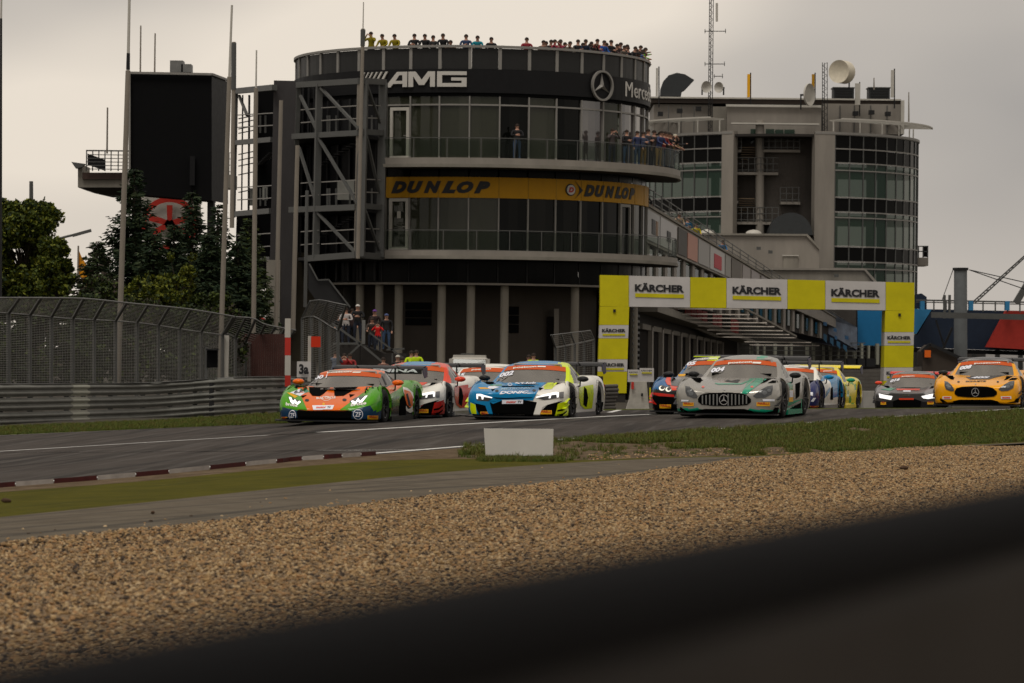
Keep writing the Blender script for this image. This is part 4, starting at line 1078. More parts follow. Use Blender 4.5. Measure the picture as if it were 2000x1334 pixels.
for zf in (16.9, 12.9, 8.9): tb_('floor_slab', M_conc_d, -100, -26, 2, TR-.3, zf-.4, zf); tb_('floor_slab', M_conc_d, 16, 100, 2, TR-.3, zf-.4, zf)
tb_('core_wall', M_panel, -180, 180, 3.2, 3.5, 0, 19.3)
for t in (24, 50, 62, -40): p = cyl(D(t), 9.2, 0, TX, TY); mb = MB(); mb.tube((p.x, p.y, 1), (p.x, p.y, 19.2), .35, .35, 14); mb.build('inner_column', M_white, tw)
# stairwell
yd = TY-TR
def tp(px, py, d): return P(px, py, d)
for (x0, x1, y, dep) in ((1412, 1448, 292, 2.2), (1490, 1563, 292, 2.2), (1438, 1520, 336, 1.6), (1410, 1442, 392, 2.2), (1524, 1563, 394, 2.2), (1436, 1520, 433, 1.6)):
    p0, p1 = P(x0, y, 269), P(x1, y, 269); mb = MB(); mb.box(((p0.x+p1.x)/2, 269+dep/2, p0.z-.1), (p1.x-p0.x, dep, .22)); mb.build('landing', M_panel, tw)
    for dy in (0, 12, 24): mb = MB(); mb.bar(P(x0, y-4-dy, 268.95), P(x1, y-4-dy, 268.95), .05); mb.build('handrail', M_steel, tw)
    for k in range(int((x1-x0)/12)+1): mb = MB(); q_ = x0+k*12; mb.bar(P(q_, y, 268.93), P(q_, y-28, 268.93), .06); mb.build('railing_post', M_steel, tw)
for (x0, x1, ya, yb) in ((1447, 1476, 288, 335), (1443, 1474, 388, 433)):
    for i in range(11):
        y = lerp(ya, yb, i/10); mb = MB(); p0, p1 = P(x0, y, 269.5+i*.22), P(x1, y, 269.5+i*.22); mb.box(((p0.x+p1.x)/2, p0.y, p0.z), (p1.x-p0.x, .3, .07)); mb.build('stair_tread', MATS.get('tread_wood') or mat('tread_wood', (.15, .11, .07), .7), tw)
mb = MB(); mb.tube(P(1484, 520, 269.3), P(1484, 235, 269.3), .36, .36, 14); mb.build('stair_column', M_panel, tw)
mb = MB(); mb.poly([P(a, b, 270.5) for a, b in ((1486, 330), (1520, 330), (1528, 400), (1524, 430), (1490, 430))], .3); mb.build('stair_cheek', M_conc_d, tw)
# set-back roof storey
def tbox(name, x0, x1, y0, y1, d, dep, m, par=tw):
    a, b = P(x0, y0, d), P(x1, y1, d); yb = P((x0+x1)/2, y1, d).z; yt = P((x0+x1)/2, y0, d).z
    mb = MB(); mb.box(((a.x+b.x)/2, d+dep/2, (yt+yb)/2), (b.x-a.x, dep, yt-yb)); return mb.build(name, m, par)
mrf = mat('roof_dark_edge', (.045, .035, .03), .7)
tbox('roof_storey', 1277, 1390, 204, 262, 273, 9, M_panel); tbox('roof_storey', 1392, 1420, 208, 262, 271.5, 9, M_concrete)
tbox('roof_storey', 1420, 1604, 208, 264, 270.5, 9, M_panel); tbox('roof_storey', 1606, 1765, 203, 262, 272, 9, M_panel)
tbox('roof_slab', 1269, 1760, 193, 203, 272.5, 11, mrf); tbox('roof_trim', 1269, 1760, 191, 194, 272.3, .2, M_white); tbox('roof_trim', 1418, 1604, 204.5, 209, 270.2, .2, M_white)
tbox('roof_trim', 1760, 1766, 196, 262, 271.8, .3, M_white)
for x in (1305, 1330, 1355, 1640, 1668, 1700, 1732): tbox('wall_panel_joint', x, x+1, 206, 260, 271.9, .1, M_steel)
for (x0, x1, y0, y1) in ((1466, 1488, 252, 280), (1496, 1512, 252, 280), (1514, 1530, 253, 264), (1532, 1552, 253, 264)): tbox('window_pane', x0, x1, y0, y1, 270.3, .1, M_tglass)
for (x, y) in ((1290, 222), (1328, 216), (1365, 212), (1672, 221), (1703, 219), (1735, 222)): tbox('wall_lamp', x-5, x+5, y-4, y+4, 270.9, .8, M_steeld)
tbox('awning_rail', 1428, 1600, 240, 243, 268.6, .6, M_white)
# sun shade rings of slats
for (t0, t1, z) in ((18, 82, 20.65), (-86, -31, 20.75)):
    an = empty('sunshade'); an.parent = tw
    for r0 in (10.4, 12.75): mb = MB(); arc_band(mb, D(t0), D(t1), r0, r0+.09, z, z+.12, TX, TY); mb.build('rail', M_white, an)
    n = int((t1-t0)/1.6)
    for i in range(n+1):
        a = D(t0+(t1-t0)*i/n); mb = MB(); mb.bar(cyl(a, 10.4, z+.06, TX, TY), cyl(a, 12.85, z+.02, TX, TY), .05, .06); mb.build('slat', M_white, an)
    for i in range(6):
        a = D(t0+(t1-t0)*i/5); mb = MB(); mb.bar(cyl(a, 11.2, 19.6, TX, TY), cyl(a, 11.2, z, TX, TY), .1); mb.build('support', M_white, an)
# rooftop equipment
def solid(name, pts, d, th, m, label, cat, par=None):
    mb = MB(); mb.poly([P(a, b, d) for a, b in pts], th); o = mb.build(name, m, par, label, cat, origin=P(pts[0][0], pts[0][1], d)) if par is None else mb.build(name, m, par); return o
mduct = mat('duct_grey', (.035, .038, .040), .6, metal=.1)
solid('ventilation_cowl', [(1290, 188), (1291, 172), (1296, 158), (1306, 147), (1322, 142), (1338, 145), (1356, 156), (1338, 175), (1332, 178), (1330, 188)], 272.5, 1.6, mduct, 'dark curved ventilation cowl on the left end of the tower roof', 'ventilation cowl')
for (x0, x1, y0, y1, lb) in ((1628, 1668, 172, 197, 'grey roof ventilation box right of the big white drum aerial'), (1697, 1738, 172, 197, 'grey roof ventilation box near the right end of the tower roof')):
    r = empty('roof_vent', P((x0+x1)/2, y1, 273), 0, lb, 'roof vent'); tbox('casing', x0, x1, y0, y1, 273, 1.6, mduct, r); tbox('lid', x0-1.5, x1+1.5, y0-2, y0, 272.9, 1.8, M_steel, r)
    for k in range(4): tbox('louvre', x0+3, x1-3, y0+5+k*5, y0+7+k*5, 272.95, .06, M_steeld, r)
def mast(px, y0, y1, d, w, label, rungs=30, top=None):
    r = empty('lattice_mast', P(px, y1, d), 0, label, 'mast'); 
    a, b = P(px, y1, d), P(px if top is None else top, y0, d)
    for dx, dy in ((-w, 0), (w, 0), (0, w*1.4)): mb = MB(); mb.tube(a+Vector((dx, dy, 0)), b+Vector((dx, dy, 0)), .035, .03, 6); mb.build('upright', M_steeld, r)
    mb = MB(); 
    for i in range(rungs):
        t = i/rungs; p = a.lerp(b, t); q_ = a.lerp(b, (i+1)/rungs); s_ = 1 if i % 2 else -1; mb.bar(p+Vector((-w*s_, 0, 0)), q_+Vector((w*s_, 0, 0)), .03); mb.bar(p+Vector((-w, 0, 0)), p+Vector((0, w*1.4, 0)), .03)
    mb.build('lacing', M_steeld, r, kind='stuff'); return r
ms = mast(1387, -40, 260, 270, .16, 'tall dark lattice mast rising above the left part of the tower roof', 46, 1390)
for y, x0, x1 in ((61, 1376, 1418), (125, 1376, 1416), (149, 1394, 1412)):
    mb = MB(); mb.bar(P(x0, y, 269.8), P(x1, y, 269.8), .06); mb.bar(P(x1-1, y+4, 269.8), P(x1-1, y-5, 269.8), .05); mb.bar(P(x0+1, y+4, 269.8), P(x0+1, y-4, 269.8), .05); mb.build('cross_arm', M_steeld, ms)
mb = MB(); mb.tube(P(1400, 42, 269.8), P(1400, 6, 269.8), .1, .1, 10); mb.build('panel_aerial', M_white, ms)
mast(1611, 122, 262, 270, .2, 'short lattice mast carrying the white drum aerial on the tower roof', 22)
def dish(px, py, r, label, tilt=0, deep=.25, m=M_white, name='dish_aerial', yaw=0, drum=0):
    o = empty(name, P(px, py, 269), yaw, label, 'dish aerial'); mb = MB(); rows = []
    n = 24
    for k in range(6):
        t = k/5; rr = r*t; rows.append([(math.cos(a)*rr, -deep*t*t-drum*0, math.sin(a)*rr) for a in np.linspace(0, 2*math.pi, n+1)[:-1]])
    mb.grid(rows, closed=True)
    rows = [[(x*1.0, y+dy, z) for x, y, z in rows[-1]] for dy in (0, drum if drum else .06)]; mb.grid(rows, closed=True)
    if drum: mb.add(rows[-1], [tuple(range(n))])
    mb.build('reflector', m, o, world=False)
    mb = MB(); mb.tube((0, 0, 0), (0, .5+drum, 0), .08, .08, 8); mb.bar((0, .45+drum, 0), (0, .45+drum, -r*1.3), .09); mb.build('bracket', M_steeld, o, world=False)
dish(1377, 170, .48, 'small white dish aerial left of the tall dark mast', yaw=.5); dish(1407, 171, .45, 'small white dish aerial right of the tall dark mast', yaw=-.7)
dish(1577, 185, .92, 'round white dish aerial left of the lattice mast with the drum', yaw=1.0, drum=.15); dish(1641, 140, .95, 'big cream drum shaped aerial on top of the short mast', yaw=-.6, drum=1.1, m=mat('drum_cream', (.55, .50, .40), .5))
for (px, y0, y1, w, m, lb) in ((1462, 145, 190, .22, M_tag if 'tyre_sticker_yellow' in MATS else MATS['tyre_banner_yellow'], 'narrow yellow panel aerial in the middle of the tower roof'), (1588, 145, 172, .2, MATS['tyre_banner_yellow'], 'short yellow panel aerial beside the round white dish'), (1675, 163, 205, .42, M_white, 'white box column standing at the roof edge of the tower'), (1743, 137, 190, .24, M_white, 'cream panel aerial at the right end of the tower roof'), (1283, 133, 188, .16, M_white, 'slim leaning panel aerial at the left end of the tower roof')):
    r = empty('panel_aerial', P(px, y1, 271), 0, lb, 'aerial'); p = P(px, (y0+y1)/2, 271); h = (y1-y0)/23.6; mb = MB(); mb.box(p, (w, .25, h)); mb.build('radome', m, r); mb = MB(); mb.tube(P(px+4, y1+22, 271.3), P(px+4, y0-3, 271.3), .05, .05, 8); mb.build('pole', M_steeld, r)
for (px, y0, y1, lb) in ((1775, 180, 238, 'thin light whip aerial right of the tower roof'), (1707, 152, 175, 'thin stub aerial on the right roof vent')):
    mb = MB(); mb.tube(P(px, y1, 271), P(px, y0, 271), .07, .04, 8); mb.build('whip_aerial', M_pole, None, lb, 'aerial', origin=P(px, y1, 271))
# little balcony high on the right flank
bq = empty('side_balcony', P(1797, 520, 279), 0, 'small railed balcony sticking out of the right flank of the control tower', 'balcony')
tbox('slab', 1782, 1813, 503, 519, 278, 3, M_panel, bq)
for x in (1784, 1794, 1803, 1812): tbox('post', x-1, x+1, 480, 503, 278, .08, M_steel, bq)
for y in (480, 490): tbox('handrail', 1783, 1813, y, y+2, 278, .08, M_steel, bq)
tbox('glass_panel', 1803, 1812, 482, 502, 278.1, .05, M_spand, bq)
# grey annex blocks in front of the tower
ax = empty('rendered_annex', P(1490, 540, 262), 0, 'light grey rendered annex with sloping corner below the control tower', 'building')
def tpoly_(name, pts, d, th, m, par): mb = MB(); mb.poly([P(a, b, d) for a, b in pts], th); return mb.build(name, m, par)
tpoly_('upper_wall', [(1376, 459), (1575, 461), (1600, 487), (1600, 540), (1376, 540)], 262, 6, M_panel, ax); tpoly_('coping', [(1372, 455), (1577, 457), (1603, 485), (1600, 487), (1575, 461), (1372, 459)], 261.8, 6.3, M_concrete, ax)
tpoly_('lower_wall', [(1470, 527), (1688, 528), (1730, 575), (1730, 604), (1470, 604)], 258, 5, M_concrete, ax); tpoly_('coping', [(1466, 523), (1690, 524), (1735, 575), (1730, 577), (1688, 528), (1466, 527)], 257.8, 5.3, M_panel, ax)
for (x0, x1, y0, y1) in ((1530, 1558, 500, 524),): tbox('door', x0, x1, y0, y1, 261.9, .1, M_concrete, ax); tbox('door_frame', x0-2, x1+2, y0-2, y0, 261.8, .12, M_white, ax)
for x, y in ((1505, 492), (1482, 485), (1634, 538)): tbox('wall_lamp', x-4, x+4, y-3, y+3, 261 if y < 500 else 257.4, .3, M_steel, ax)
mb = MB(); pts = [P(1503, 459, 266)] + [P(1545-math.cos(a)*42, 459-math.sin(a)*44, 266) for a in np.linspace(.15, math.pi-.02, 18)] + [P(1590, 459, 266)]
mb.poly(pts, 5); mb.build('arched_roof', mduct, ax)
for px, py, w in ((1382, 454, 15), (1472, 455, 16)):
    mb = MB(); c_ = P(px, py+2, 264); mb.grid([[c_+Vector((math.cos(a)*w/24*math.cos(b), math.sin(a)*w/24*math.cos(b), .35*math.sin(b))) for a in np.linspace(0, 2*math.pi, 15)[:-1]] for b in np.linspace(0, 1.5, 5)], closed=True); mb.build('skylight_dome', M_white, ax)
# ================================================================ PIT BUILDING
pb_ = empty('pit_building', P(1300, 700, 185), 0, 'long grey pit building with garages, receding to the right behind the yellow gantry', 'building')
def PA(px, z=None, y=None):    # upper wall plane
    k = (px-1000)/F; d = (6.9-.119*172)/(k-.119); dn = 172+(px-1255)*.20
    if y is not None: return P(px, y, dn)
    return Vector((k*dn, dn, EYE+(z-EYE)*dn/d))
def PBp(px, z=None, y=None):   # garage plane
    k = (px-1000)/F; d = (6.56-.083*175)/(k-.083); d = min(d, 900) if d > 0 else 900; dn = 177+(px-1246)*.37
    if y is not None: return P(px, y, dn)
    return Vector((k*dn, dn, EYE+(z-EYE)*dn/d))
def wallquad(name, x0, x1, z0, z1, m, f=PA, th=.25, off=0, par=pb_):
    a, b = f(x0, z=z0), f(x1, z=z0); nseg = max(1, int((x1-x0)/14)); mb = MB(); rows = []
    for k in range(nseg+1):
        x = lerp(x0, x1, k/nseg); p0, p1 = f(x, z=z0), f(x, z=z1); q_ = f(x+1, z=z0)-f(x-1, z=z0); n = Vector((q_.y, -q_.x, 0)).normalized()
        rows.append([p0+n*off, p1+n*off, p1+n*(off-th), p0+n*(off-th)])
    mb.grid(rows, sm=False, closed=True); mb.add(rows[0], [(0, 1, 2, 3)]); mb.add(rows[-1], [(3, 2, 1, 0)]); return mb.build(name, m, par)
wallquad('upper_wall', 1252, 1660, 7.35, 9.25, M_panel)
wallquad('coping', 1252, 1660, 9.25, 9.4, M_concrete, off=.1, th=.5)
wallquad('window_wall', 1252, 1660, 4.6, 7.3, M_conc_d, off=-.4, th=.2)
ban = [(1258, 1284, (.38, .38, .38)), (1286, 1318, (.45, .44, .44)), (1321, 1338, (.07, .065, .06)), (1340, 1359, (.45, .24, .19)), (1361, 1382, (.33, .32, .31)), (1384, 1412, (.45, .44, .43)), (1414, 1424, (.3, .29, .27)), (1426, 1444, (.14, .125, .11)), (1448, 1462, (.33, .30, .29)), (1465, 1480, (.33, .3, .3)), (1484, 1520, (.28, .26, .26))]
for i, (x0, x1, c_) in enumerate(ban): wallquad('advert_banner', x0, x1, 7.5, 9.1, flat('advert_%d' % i, c_, .6), off=.06, th=.05)
wallquad('advert_print', 1391, 1405, 7.7, 8.7, flat('advert_red', (.40, .015, .03), .5), off=.10, th=.03); wallquad('advert_print', 1268, 1274, 7.9, 8.7, M_ink, off=.10, th=.03); wallquad('advert_print', 1276, 1280, 7.9, 8.7, flat('ad_brown', (.2, .12, .07)), off=.10, th=.03)
wallquad('advert_print', 1298, 1305, 7.9, 8.5, M_steeld, off=.10, th=.03)
for i in range(20):
    x = 1258+i*18; wallquad('window_pane', x, x+10-i*.25, 5.2, 7.2, M_tglass, off=-.30, th=.08); wallquad('pier', x+11-i*.25, x+16-i*.3, 4.6, 7.34, M_panel, off=-.2, th=.2)
for dz in (9.62, 9.95, 10.28): wallquad('terrace_rail', 1256, 1655, dz, dz+.05, M_steel, off=-.05, th=.05)
for i in range(26): a = PA(1258+i*15.5, z=9.3); b = PA(1258+i*15.5, z=10.3); mb = MB(); mb.bar(a, b, .05); mb.build('terrace_post', M_steel, pb_)
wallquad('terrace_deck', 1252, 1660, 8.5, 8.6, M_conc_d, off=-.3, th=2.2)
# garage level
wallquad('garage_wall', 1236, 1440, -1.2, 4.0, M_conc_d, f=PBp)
gx = [1246, 1268, 1288, 1307, 1324, 1340, 1355, 1369, 1382, 1394]
for i, x in enumerate(gx):
    w = 17*(.93**i); g_ = wallquad('garage_door', x, x+w, -.9, 2.75, mat('garage_opening', (.012, .010, .009), .9, spec=.05) if i == 0 else MATS['garage_opening'], f=PBp, off=.05, th=.04)
    wallquad('garage_pier', x+w+.6, x+w+3.0, -.9, 3.0, M_panel, f=PBp, off=.3, th=.25); wallquad('garage_lintel', x, x+w, 2.8, 3.1, M_concrete, f=PBp, off=.25, th=.2)
for i, x in enumerate((1068, 1098, 1122, 1148)):   # bays nearer than the round building's corner
    a = P(x, 612+i*5, 168+i*4); b = P(x+14, 700, 168+i*4); mb = MB(); mb.box(((a.x+b.x)/2, a.y, 1.2), (abs(b.x-a.x), .4, 4.2)); mb.build('garage_door', MATS['garage_opening'], pb_)
    mb = MB(); mb.box((P(x+19, 600, 168+i*4).x, 167.8+i*4, 1.4), (.24, .4, 4.6)); mb.build('garage_pier', M_panel, pb_)
a, b = P(1040, 600, 179.5), P(1236, 600, 179.5); mb = MB(); mb.poly([Vector((a.x, a.y, -1)), Vector((b.x, b.y, -1)), Vector((b.x, b.y, 5.6)), Vector((a.x, a.y, 5.6))], .3); mb.build('garage_wall', M_wall, pb_)
mb = MB(); a, b = P(1060, 572, 170.4), P(1236, 580, 185); mb.bar(a, b, .5, .35); mb.build('fascia_beam', M_conc_d, pb_)
# louvre panel behind the gantry leg
for i in range(14): wallquad('louvre', 1229, 1242, -.2+i*.3, -.2+i*.3+.13, M_steel, f=PBp, off=.2, th=.05)
# storey above the garages, red and dark panels
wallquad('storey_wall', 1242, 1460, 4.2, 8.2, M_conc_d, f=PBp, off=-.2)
i = 0; x = 1270.0
while x < 1440:
    w = 15*(.955**i); wallquad('storey_panel', x, x+w*.8, 4.7, 7.4, (mat('panel_red', (.16, .02, .018), .6) if 'panel_red' not in MATS else MATS['panel_red']) if (i % 4) in (2, 3) or i in (5, 8) else M_spand, f=PBp, off=0, th=.05); x += w; i += 1
wallquad('canopy_fascia', 1240, 1445, 3.7, 4.15, M_concrete, f=PBp, off=1.2, th=1.2)
# canopy ribs reaching over the pit lane
cp = empty('pit_lane_canopy', P(1400, 640, 300), 0, 'open canopy of pale cross ribs over the pit lane, seen under the gantry', 'canopy')
rb = [(1269, 1451, 603, 250), (1321, 1464, 613.6, 290), (1334, 1480, 621.5, 320), (1347, 1497, 629.5, 360), (1363, 1512, 637, 412), (1381, 1529, 645, 470), (1399, 1542, 652.4, 548), (1402, 1555, 658.6, 640), (1454, 1584, 668, 760), (1464, 1600, 674, 860)]
mrib = mat('rib_paint', (.62, .56, .50), .6)
for x0, x1, y, d in rb:
    d = 190+(d-245)*.09
    mb = MB(); mb.bar(P(x0, y-.5, d), P(x1, y+1, d), max(.055, .085-.0004*(d-190)), .06); mb.build('rib', mrib, cp)
mb = MB(); mb.bar(P(1446, 598, 190), P(1555, 657, 226), .10, .12); mb.build('edge_beam', M_concrete, cp)
for (x0, y0, d0, x1, y1, d1) in ((1262, 598, 190, 1400, 657, 226),): mb = MB(); mb.bar(P(x0, y0, d0), P(x1, y1, d1), .15, .2); mb.build('edge_beam', M_concrete, cp)
# far garages, pale columns low down
fg = empty('far_garages', P(1580, 700, 250), 0, 'distant row of pale columns and dark bays at the end of the pit lane', 'building')
tbox('back_wall', 1236, 1671, 597, 730, 254, 1, mat('far_wall', (.022, .020, .017), .85), fg)
for i, x in enumerate((1466, 1478, 1492, 1512, 1534, 1545, 1575, 1588, 1608, 1620, 1636, 1652, 1668, 1682, 1696, 1712)): tbox('column', x, x+5-(i % 3), 675-(i % 2)*4, 712, 250, 1, MATS.get('far_col') or mat('far_col', (.22, .22, .18), .7), fg)
for y in (668, 676, 684, 693): tbox('rail', 1450, 1690, y, y+1.5, 249, .1, M_steel, fg)
for i, x in enumerate((1630, 1655, 1672, 1690)): tbox('tyre_stack', x, x+20, 700, 716, 246, 1, M_steeld, fg)
# blue glazed wing with a pale slanting banner
bw_ = empty('blue_glazed_wing', P(1600, 690, 244.2), 0, 'dark building wing with blue window strips under a slanting pale advert band', 'building')
def quadd(name, pts, m, par, th=.3):
    mb = MB(); A = [P(*p) for p in pts]; mb.poly(A, th); return mb.build(name, m, par)
quadd('dark_wall', [(1450, 590, 240.0), (1525, 600, 240.8), (1672, 682, 249.8), (1672, 686, 249.8), (1560, 662, 244.2)], mat('wing_navy', (.012, .016, .028), .5), bw_)
quadd('advert_band', [(1500, 592, 240.6), (1590, 592, 244.2), (1674, 639, 249.7), (1674, 683, 249.7)], mat('band_blue_grey', (.13, .155, .20), .6, var=.35, scale=1.5), bw_)
for i in range(8):
    x = 1556+i*13; y = 622+i*7.2; quadd('window_strip', [(x, y, 242+i*.7), (x+7, y+3.6, 242.3+i*.7), (x+7, y+24-i*1.2, 242.3+i*.7), (x, y+18-i*1.5, 242+i*.7)], MATS.get('strip_blue') or mat('strip_blue', (.02, .085, .16), .4), bw_, .1)
for (x, y, s_) in ((1565, 612, 5), (1590, 615, 6), (1608, 628, 7), (1628, 640, 6), (1630, 655, 5), (1650, 655, 7)): quadd('advert_print', [(x, y, 240+(x-1560)*.05), (x+s_, y+2, 240+(x-1560)*.05), (x+s_, y+9, 240+(x-1560)*.05), (x, y+7, 240+(x-1560)*.05)], MATS.get('print_blue') or mat('print_blue', (.03, .08, .16), .5), bw_, -.06)
mdark = mat('terrace_dark', (.04, .036, .033), .9, var=.4, scale=.5)
quadd('terrace', [(1600, 590, 251), (1672, 590, 251), (1672, 660, 251), (1600, 640, 251)], mdark, bw_)
# grandstand on the right: blue, navy and red cladding
gs = empty('grandstand', P(1850, 700, 256.0), 0, 'grandstand with blue, navy and red cladding across the right edge', 'grandstand')
mb1 = mat('clad_blue', (.010, .13, .30), .5, var=.08); mb2 = mat('clad_navy', (.010, .018, .036), .6, var=.2); mb3 = mat('clad_red', (.30, .024, .016), .6, var=.12); mb4 = mat('clad_light_blue', (.03, .17, .34), .5)
quadd('blue_panel', [(1674, 598, 256.0), (1760, 598, 256.0), (1760, 676, 256.0), (1674, 674, 256.0)], mb1, gs, 1)
quadd('side_post', [(1669, 605, 255.0), (1675, 605, 255.0), (1675, 720, 255.0), (1669, 720, 255.0)], M_steeld, gs, .4)
quadd('light_blue_panel', [(1780, 603, 254.0), (1820, 604, 254.0), (1790, 652, 254.0), (1780, 652, 254.0)], mb4, gs, 1)
quadd('navy_panel', [(1821, 604, 254.0), (2110, 610, 254.0), (2110, 690, 254.0), (1780, 678, 254.0), (1780, 655, 254.0), (1792, 654, 254.0)], mb2, gs, 1)
quadd('red_panel', [(1966, 606.5, 252.6), (2110, 609, 252.6), (2110, 689, 252.6), (1927, 678, 252.6)], mb3, gs, 1)
quadd('soffit', [(1674, 675, 253.0), (2110, 690, 253.0), (2110, 697, 253.0), (1674, 684, 253.0)], M_blackm, gs, 3)  # black strip paints the shade under the cladding
for x in (1790, 1812, 1842, 1900, 1945, 1990, 2040): quadd('column', [(x, 684, 257.0), (x+8, 684, 257.0), (x+8, 740, 257.0), (x, 740, 257.0)], M_steel if x % 3 else MATS['wing_navy'], gs, .5)
quadd('back_wall', [(1674, 680, 262.0), (1925, 690, 262.0), (1925, 745, 262.0), (1674, 745, 262.0)], mdark, gs, 1)
quadd('pale_wall', [(1925, 690, 262.0), (2110, 692, 262.0), (2110, 745, 262.0), (1925, 745, 262.0)], M_bwhite, gs, 1)
for (y, w) in ((586, .12), (590, .08)): mb = MB(); mb.bar(P(1789, y, 252), P(2110, y+6.5, 252), w); mb.build('top_rail', M_steel, gs)
for x in range(1800, 2110, 24): mb = MB(); mb.bar(P(x, 587+(x-1789)*.02, 252), P(x, 606+(x-1789)*.02, 252), .1); mb.build('rail_post', M_steel, gs)
for x in (1798, 1893, 1964): tbox('blue_housing', x, x+8, 588, 606, 251.5, .6, mb4, gs)
quadd('stair_box', [(1789, 575, 252), (1800, 573, 252), (1810, 580, 252), (1810, 604, 252), (1789, 602, 252)], mb2, gs, 1)
for x in (1843, 1853): tbox('lamp_post', x, x+4, 576, 622, 251, .3, M_steel, gs)
# big round column with cap, cross beam and stays
sp = empty('stayed_column', P(1877, 720, 232), 0, 'tall round grey column with flat cap, cross beam and thin stay cables at the right', 'column')
mb = MB(); mb.tube(P(1876, 740, 232), P(1876, 527, 232), .48, .465, 24); mb.build('shaft', mat('shaft_grey', (.13, .14, .145), .6), sp); mb = MB(); mb.tube(P(1876, 528, 232), P(1876, 523, 232), .56, .56, 24); mb.build('cap', M_steeld, sp)
mb = MB(); mb.bar(P(1819, 615, 230), P(2110, 622, 230), .38, .40); mb.build('cross_beam', M_steel, sp)
for (x1, y1) in ((2110, 576), (2110, 603)): mb = MB(); mb.tube(P(1893, 527, 232), P(x1, y1, 232), .035, .035, 5); mb.build('stay_cable', M_steeld, sp)
mb = MB(); mb.tube(P(1861, 528, 232), P(1840, 586, 232), .03, .03, 5); mb.build('stay_cable', M_steel, sp)
mb = MB(); mb.bar(P(1838, 690, 231), P(1860, 640, 231), .15); mb.bar(P(1828, 625, 231), P(1845, 680, 231), .12); mb.build('brace', M_steeld, sp)
lb = empty('leaning_lattice_boom', P(1901, 590, 262), 0, 'pale lattice boom slanting up out of frame at the right edge', 'boom')
for off in (-3.5, 3.5): mb = MB(); mb.bar(P(1901+off, 592, 262), P(2060+off, 448-off*.5, 262), .10); mb.build('chord', M_steel, lb)
mb = MB()
for i in range(26): t = i/26; s_ = 3.5 if i % 2 else -3.5; mb.bar(P(lerp(1901, 2060, t)+s_, lerp(592, 448, t), 262), P(lerp(1901, 2060, t+1/26)-s_, lerp(592, 448, t+1/26), 262), .06)
mb.build('lacing', M_steel, lb, kind='stuff')
mb = MB(); mb.bar(P(1984, 592, 262), P(2012, 545, 262), .5); mb.build('strut', M_steel, lb)
# brown hut with an orange square
ht = empty('brown_hut', P(1840, 735, 225), 0, 'dark brown hut with sloping roof behind the grey and amber cars', 'hut')
quadd('wall', [(1802, 686, 225), (1816, 673, 225), (1875, 699, 225), (1875, 760, 225), (1802, 760, 225)], mat('hut_brown', (.045, .035, .028), .8), ht, 3); mb = MB(); mb.bar(P(1800, 687, 224.8), P(1816, 672, 224.8), .12, .2); mb.bar(P(1816, 672, 224.8), P(1878, 700, 224.8), .12, .2); mb.build('roof_edge', M_steeld, ht)
tbox('orange_board', 1806, 1818, 684, 698, 224.7, .06, flat('orange_board', (.65, .12, .01)), ht)
# ================================================================ YELLOW GANTRY
GD = 158.0
ga_ = empty('advert_gantry', P(1478, 770, GD), 0, 'yellow and white advertising gantry with black lettering spanning the start straight', 'gantry')
def ytop(x): return 537+(x-1172)*(15/614)
def ybot(x): return 598+(x-1172)*(8/556)
def gq(name, x0, x1, f0, f1, m, dep=1.4, d=GD):
    pts = [P(x0, f0(x0), d), P(x1, f0(x1), d), P(x1, f1(x1), d), P(x0, f1(x0), d)]; mb = MB(); mb.poly(pts, dep); return mb.build(name, m, ga_)
seg = [(1172, 1228, 'y'), (1228.6, 1347.6, 'w'), (1348.2, 1418.6, 'y'), (1419.2, 1537.6, 'w'), (1538.2, 1611.6, 'y'), (1612.2, 1729.6, 'w'), (1730.2, 1786, 'y')]
def gtext(x0, x1, y0, y1, sl, d=GD):
    v, f = tpoly('KÄRCHER', .05, 0, 1.0); mb = MB(); mb.add([P(lerp(x0, x1, a), lerp(y1, y0, b)+sl*a, d-.03) for a, b in v], f); mb.build('banner_lettering', M_ink, ga_)
for x0, x1, k in seg:
    gq('beam_panel', x0, x1, ytop, ybot, M_yellow if k == 'y' else M_bwhite)
    if k == 'w':
        w = x1-x0; yt = ytop(x0); gtext(x0+w*.095, x0+w*.905, yt+13.5, yt+31, 2.2)
        u0, u1 = x0+w*.10, x0+w*.90; gq('banner_underline', u0, u1, lambda x: ytop(x)+34, lambda x: ytop(x)+41.5, M_yellow, .02, GD-.03)
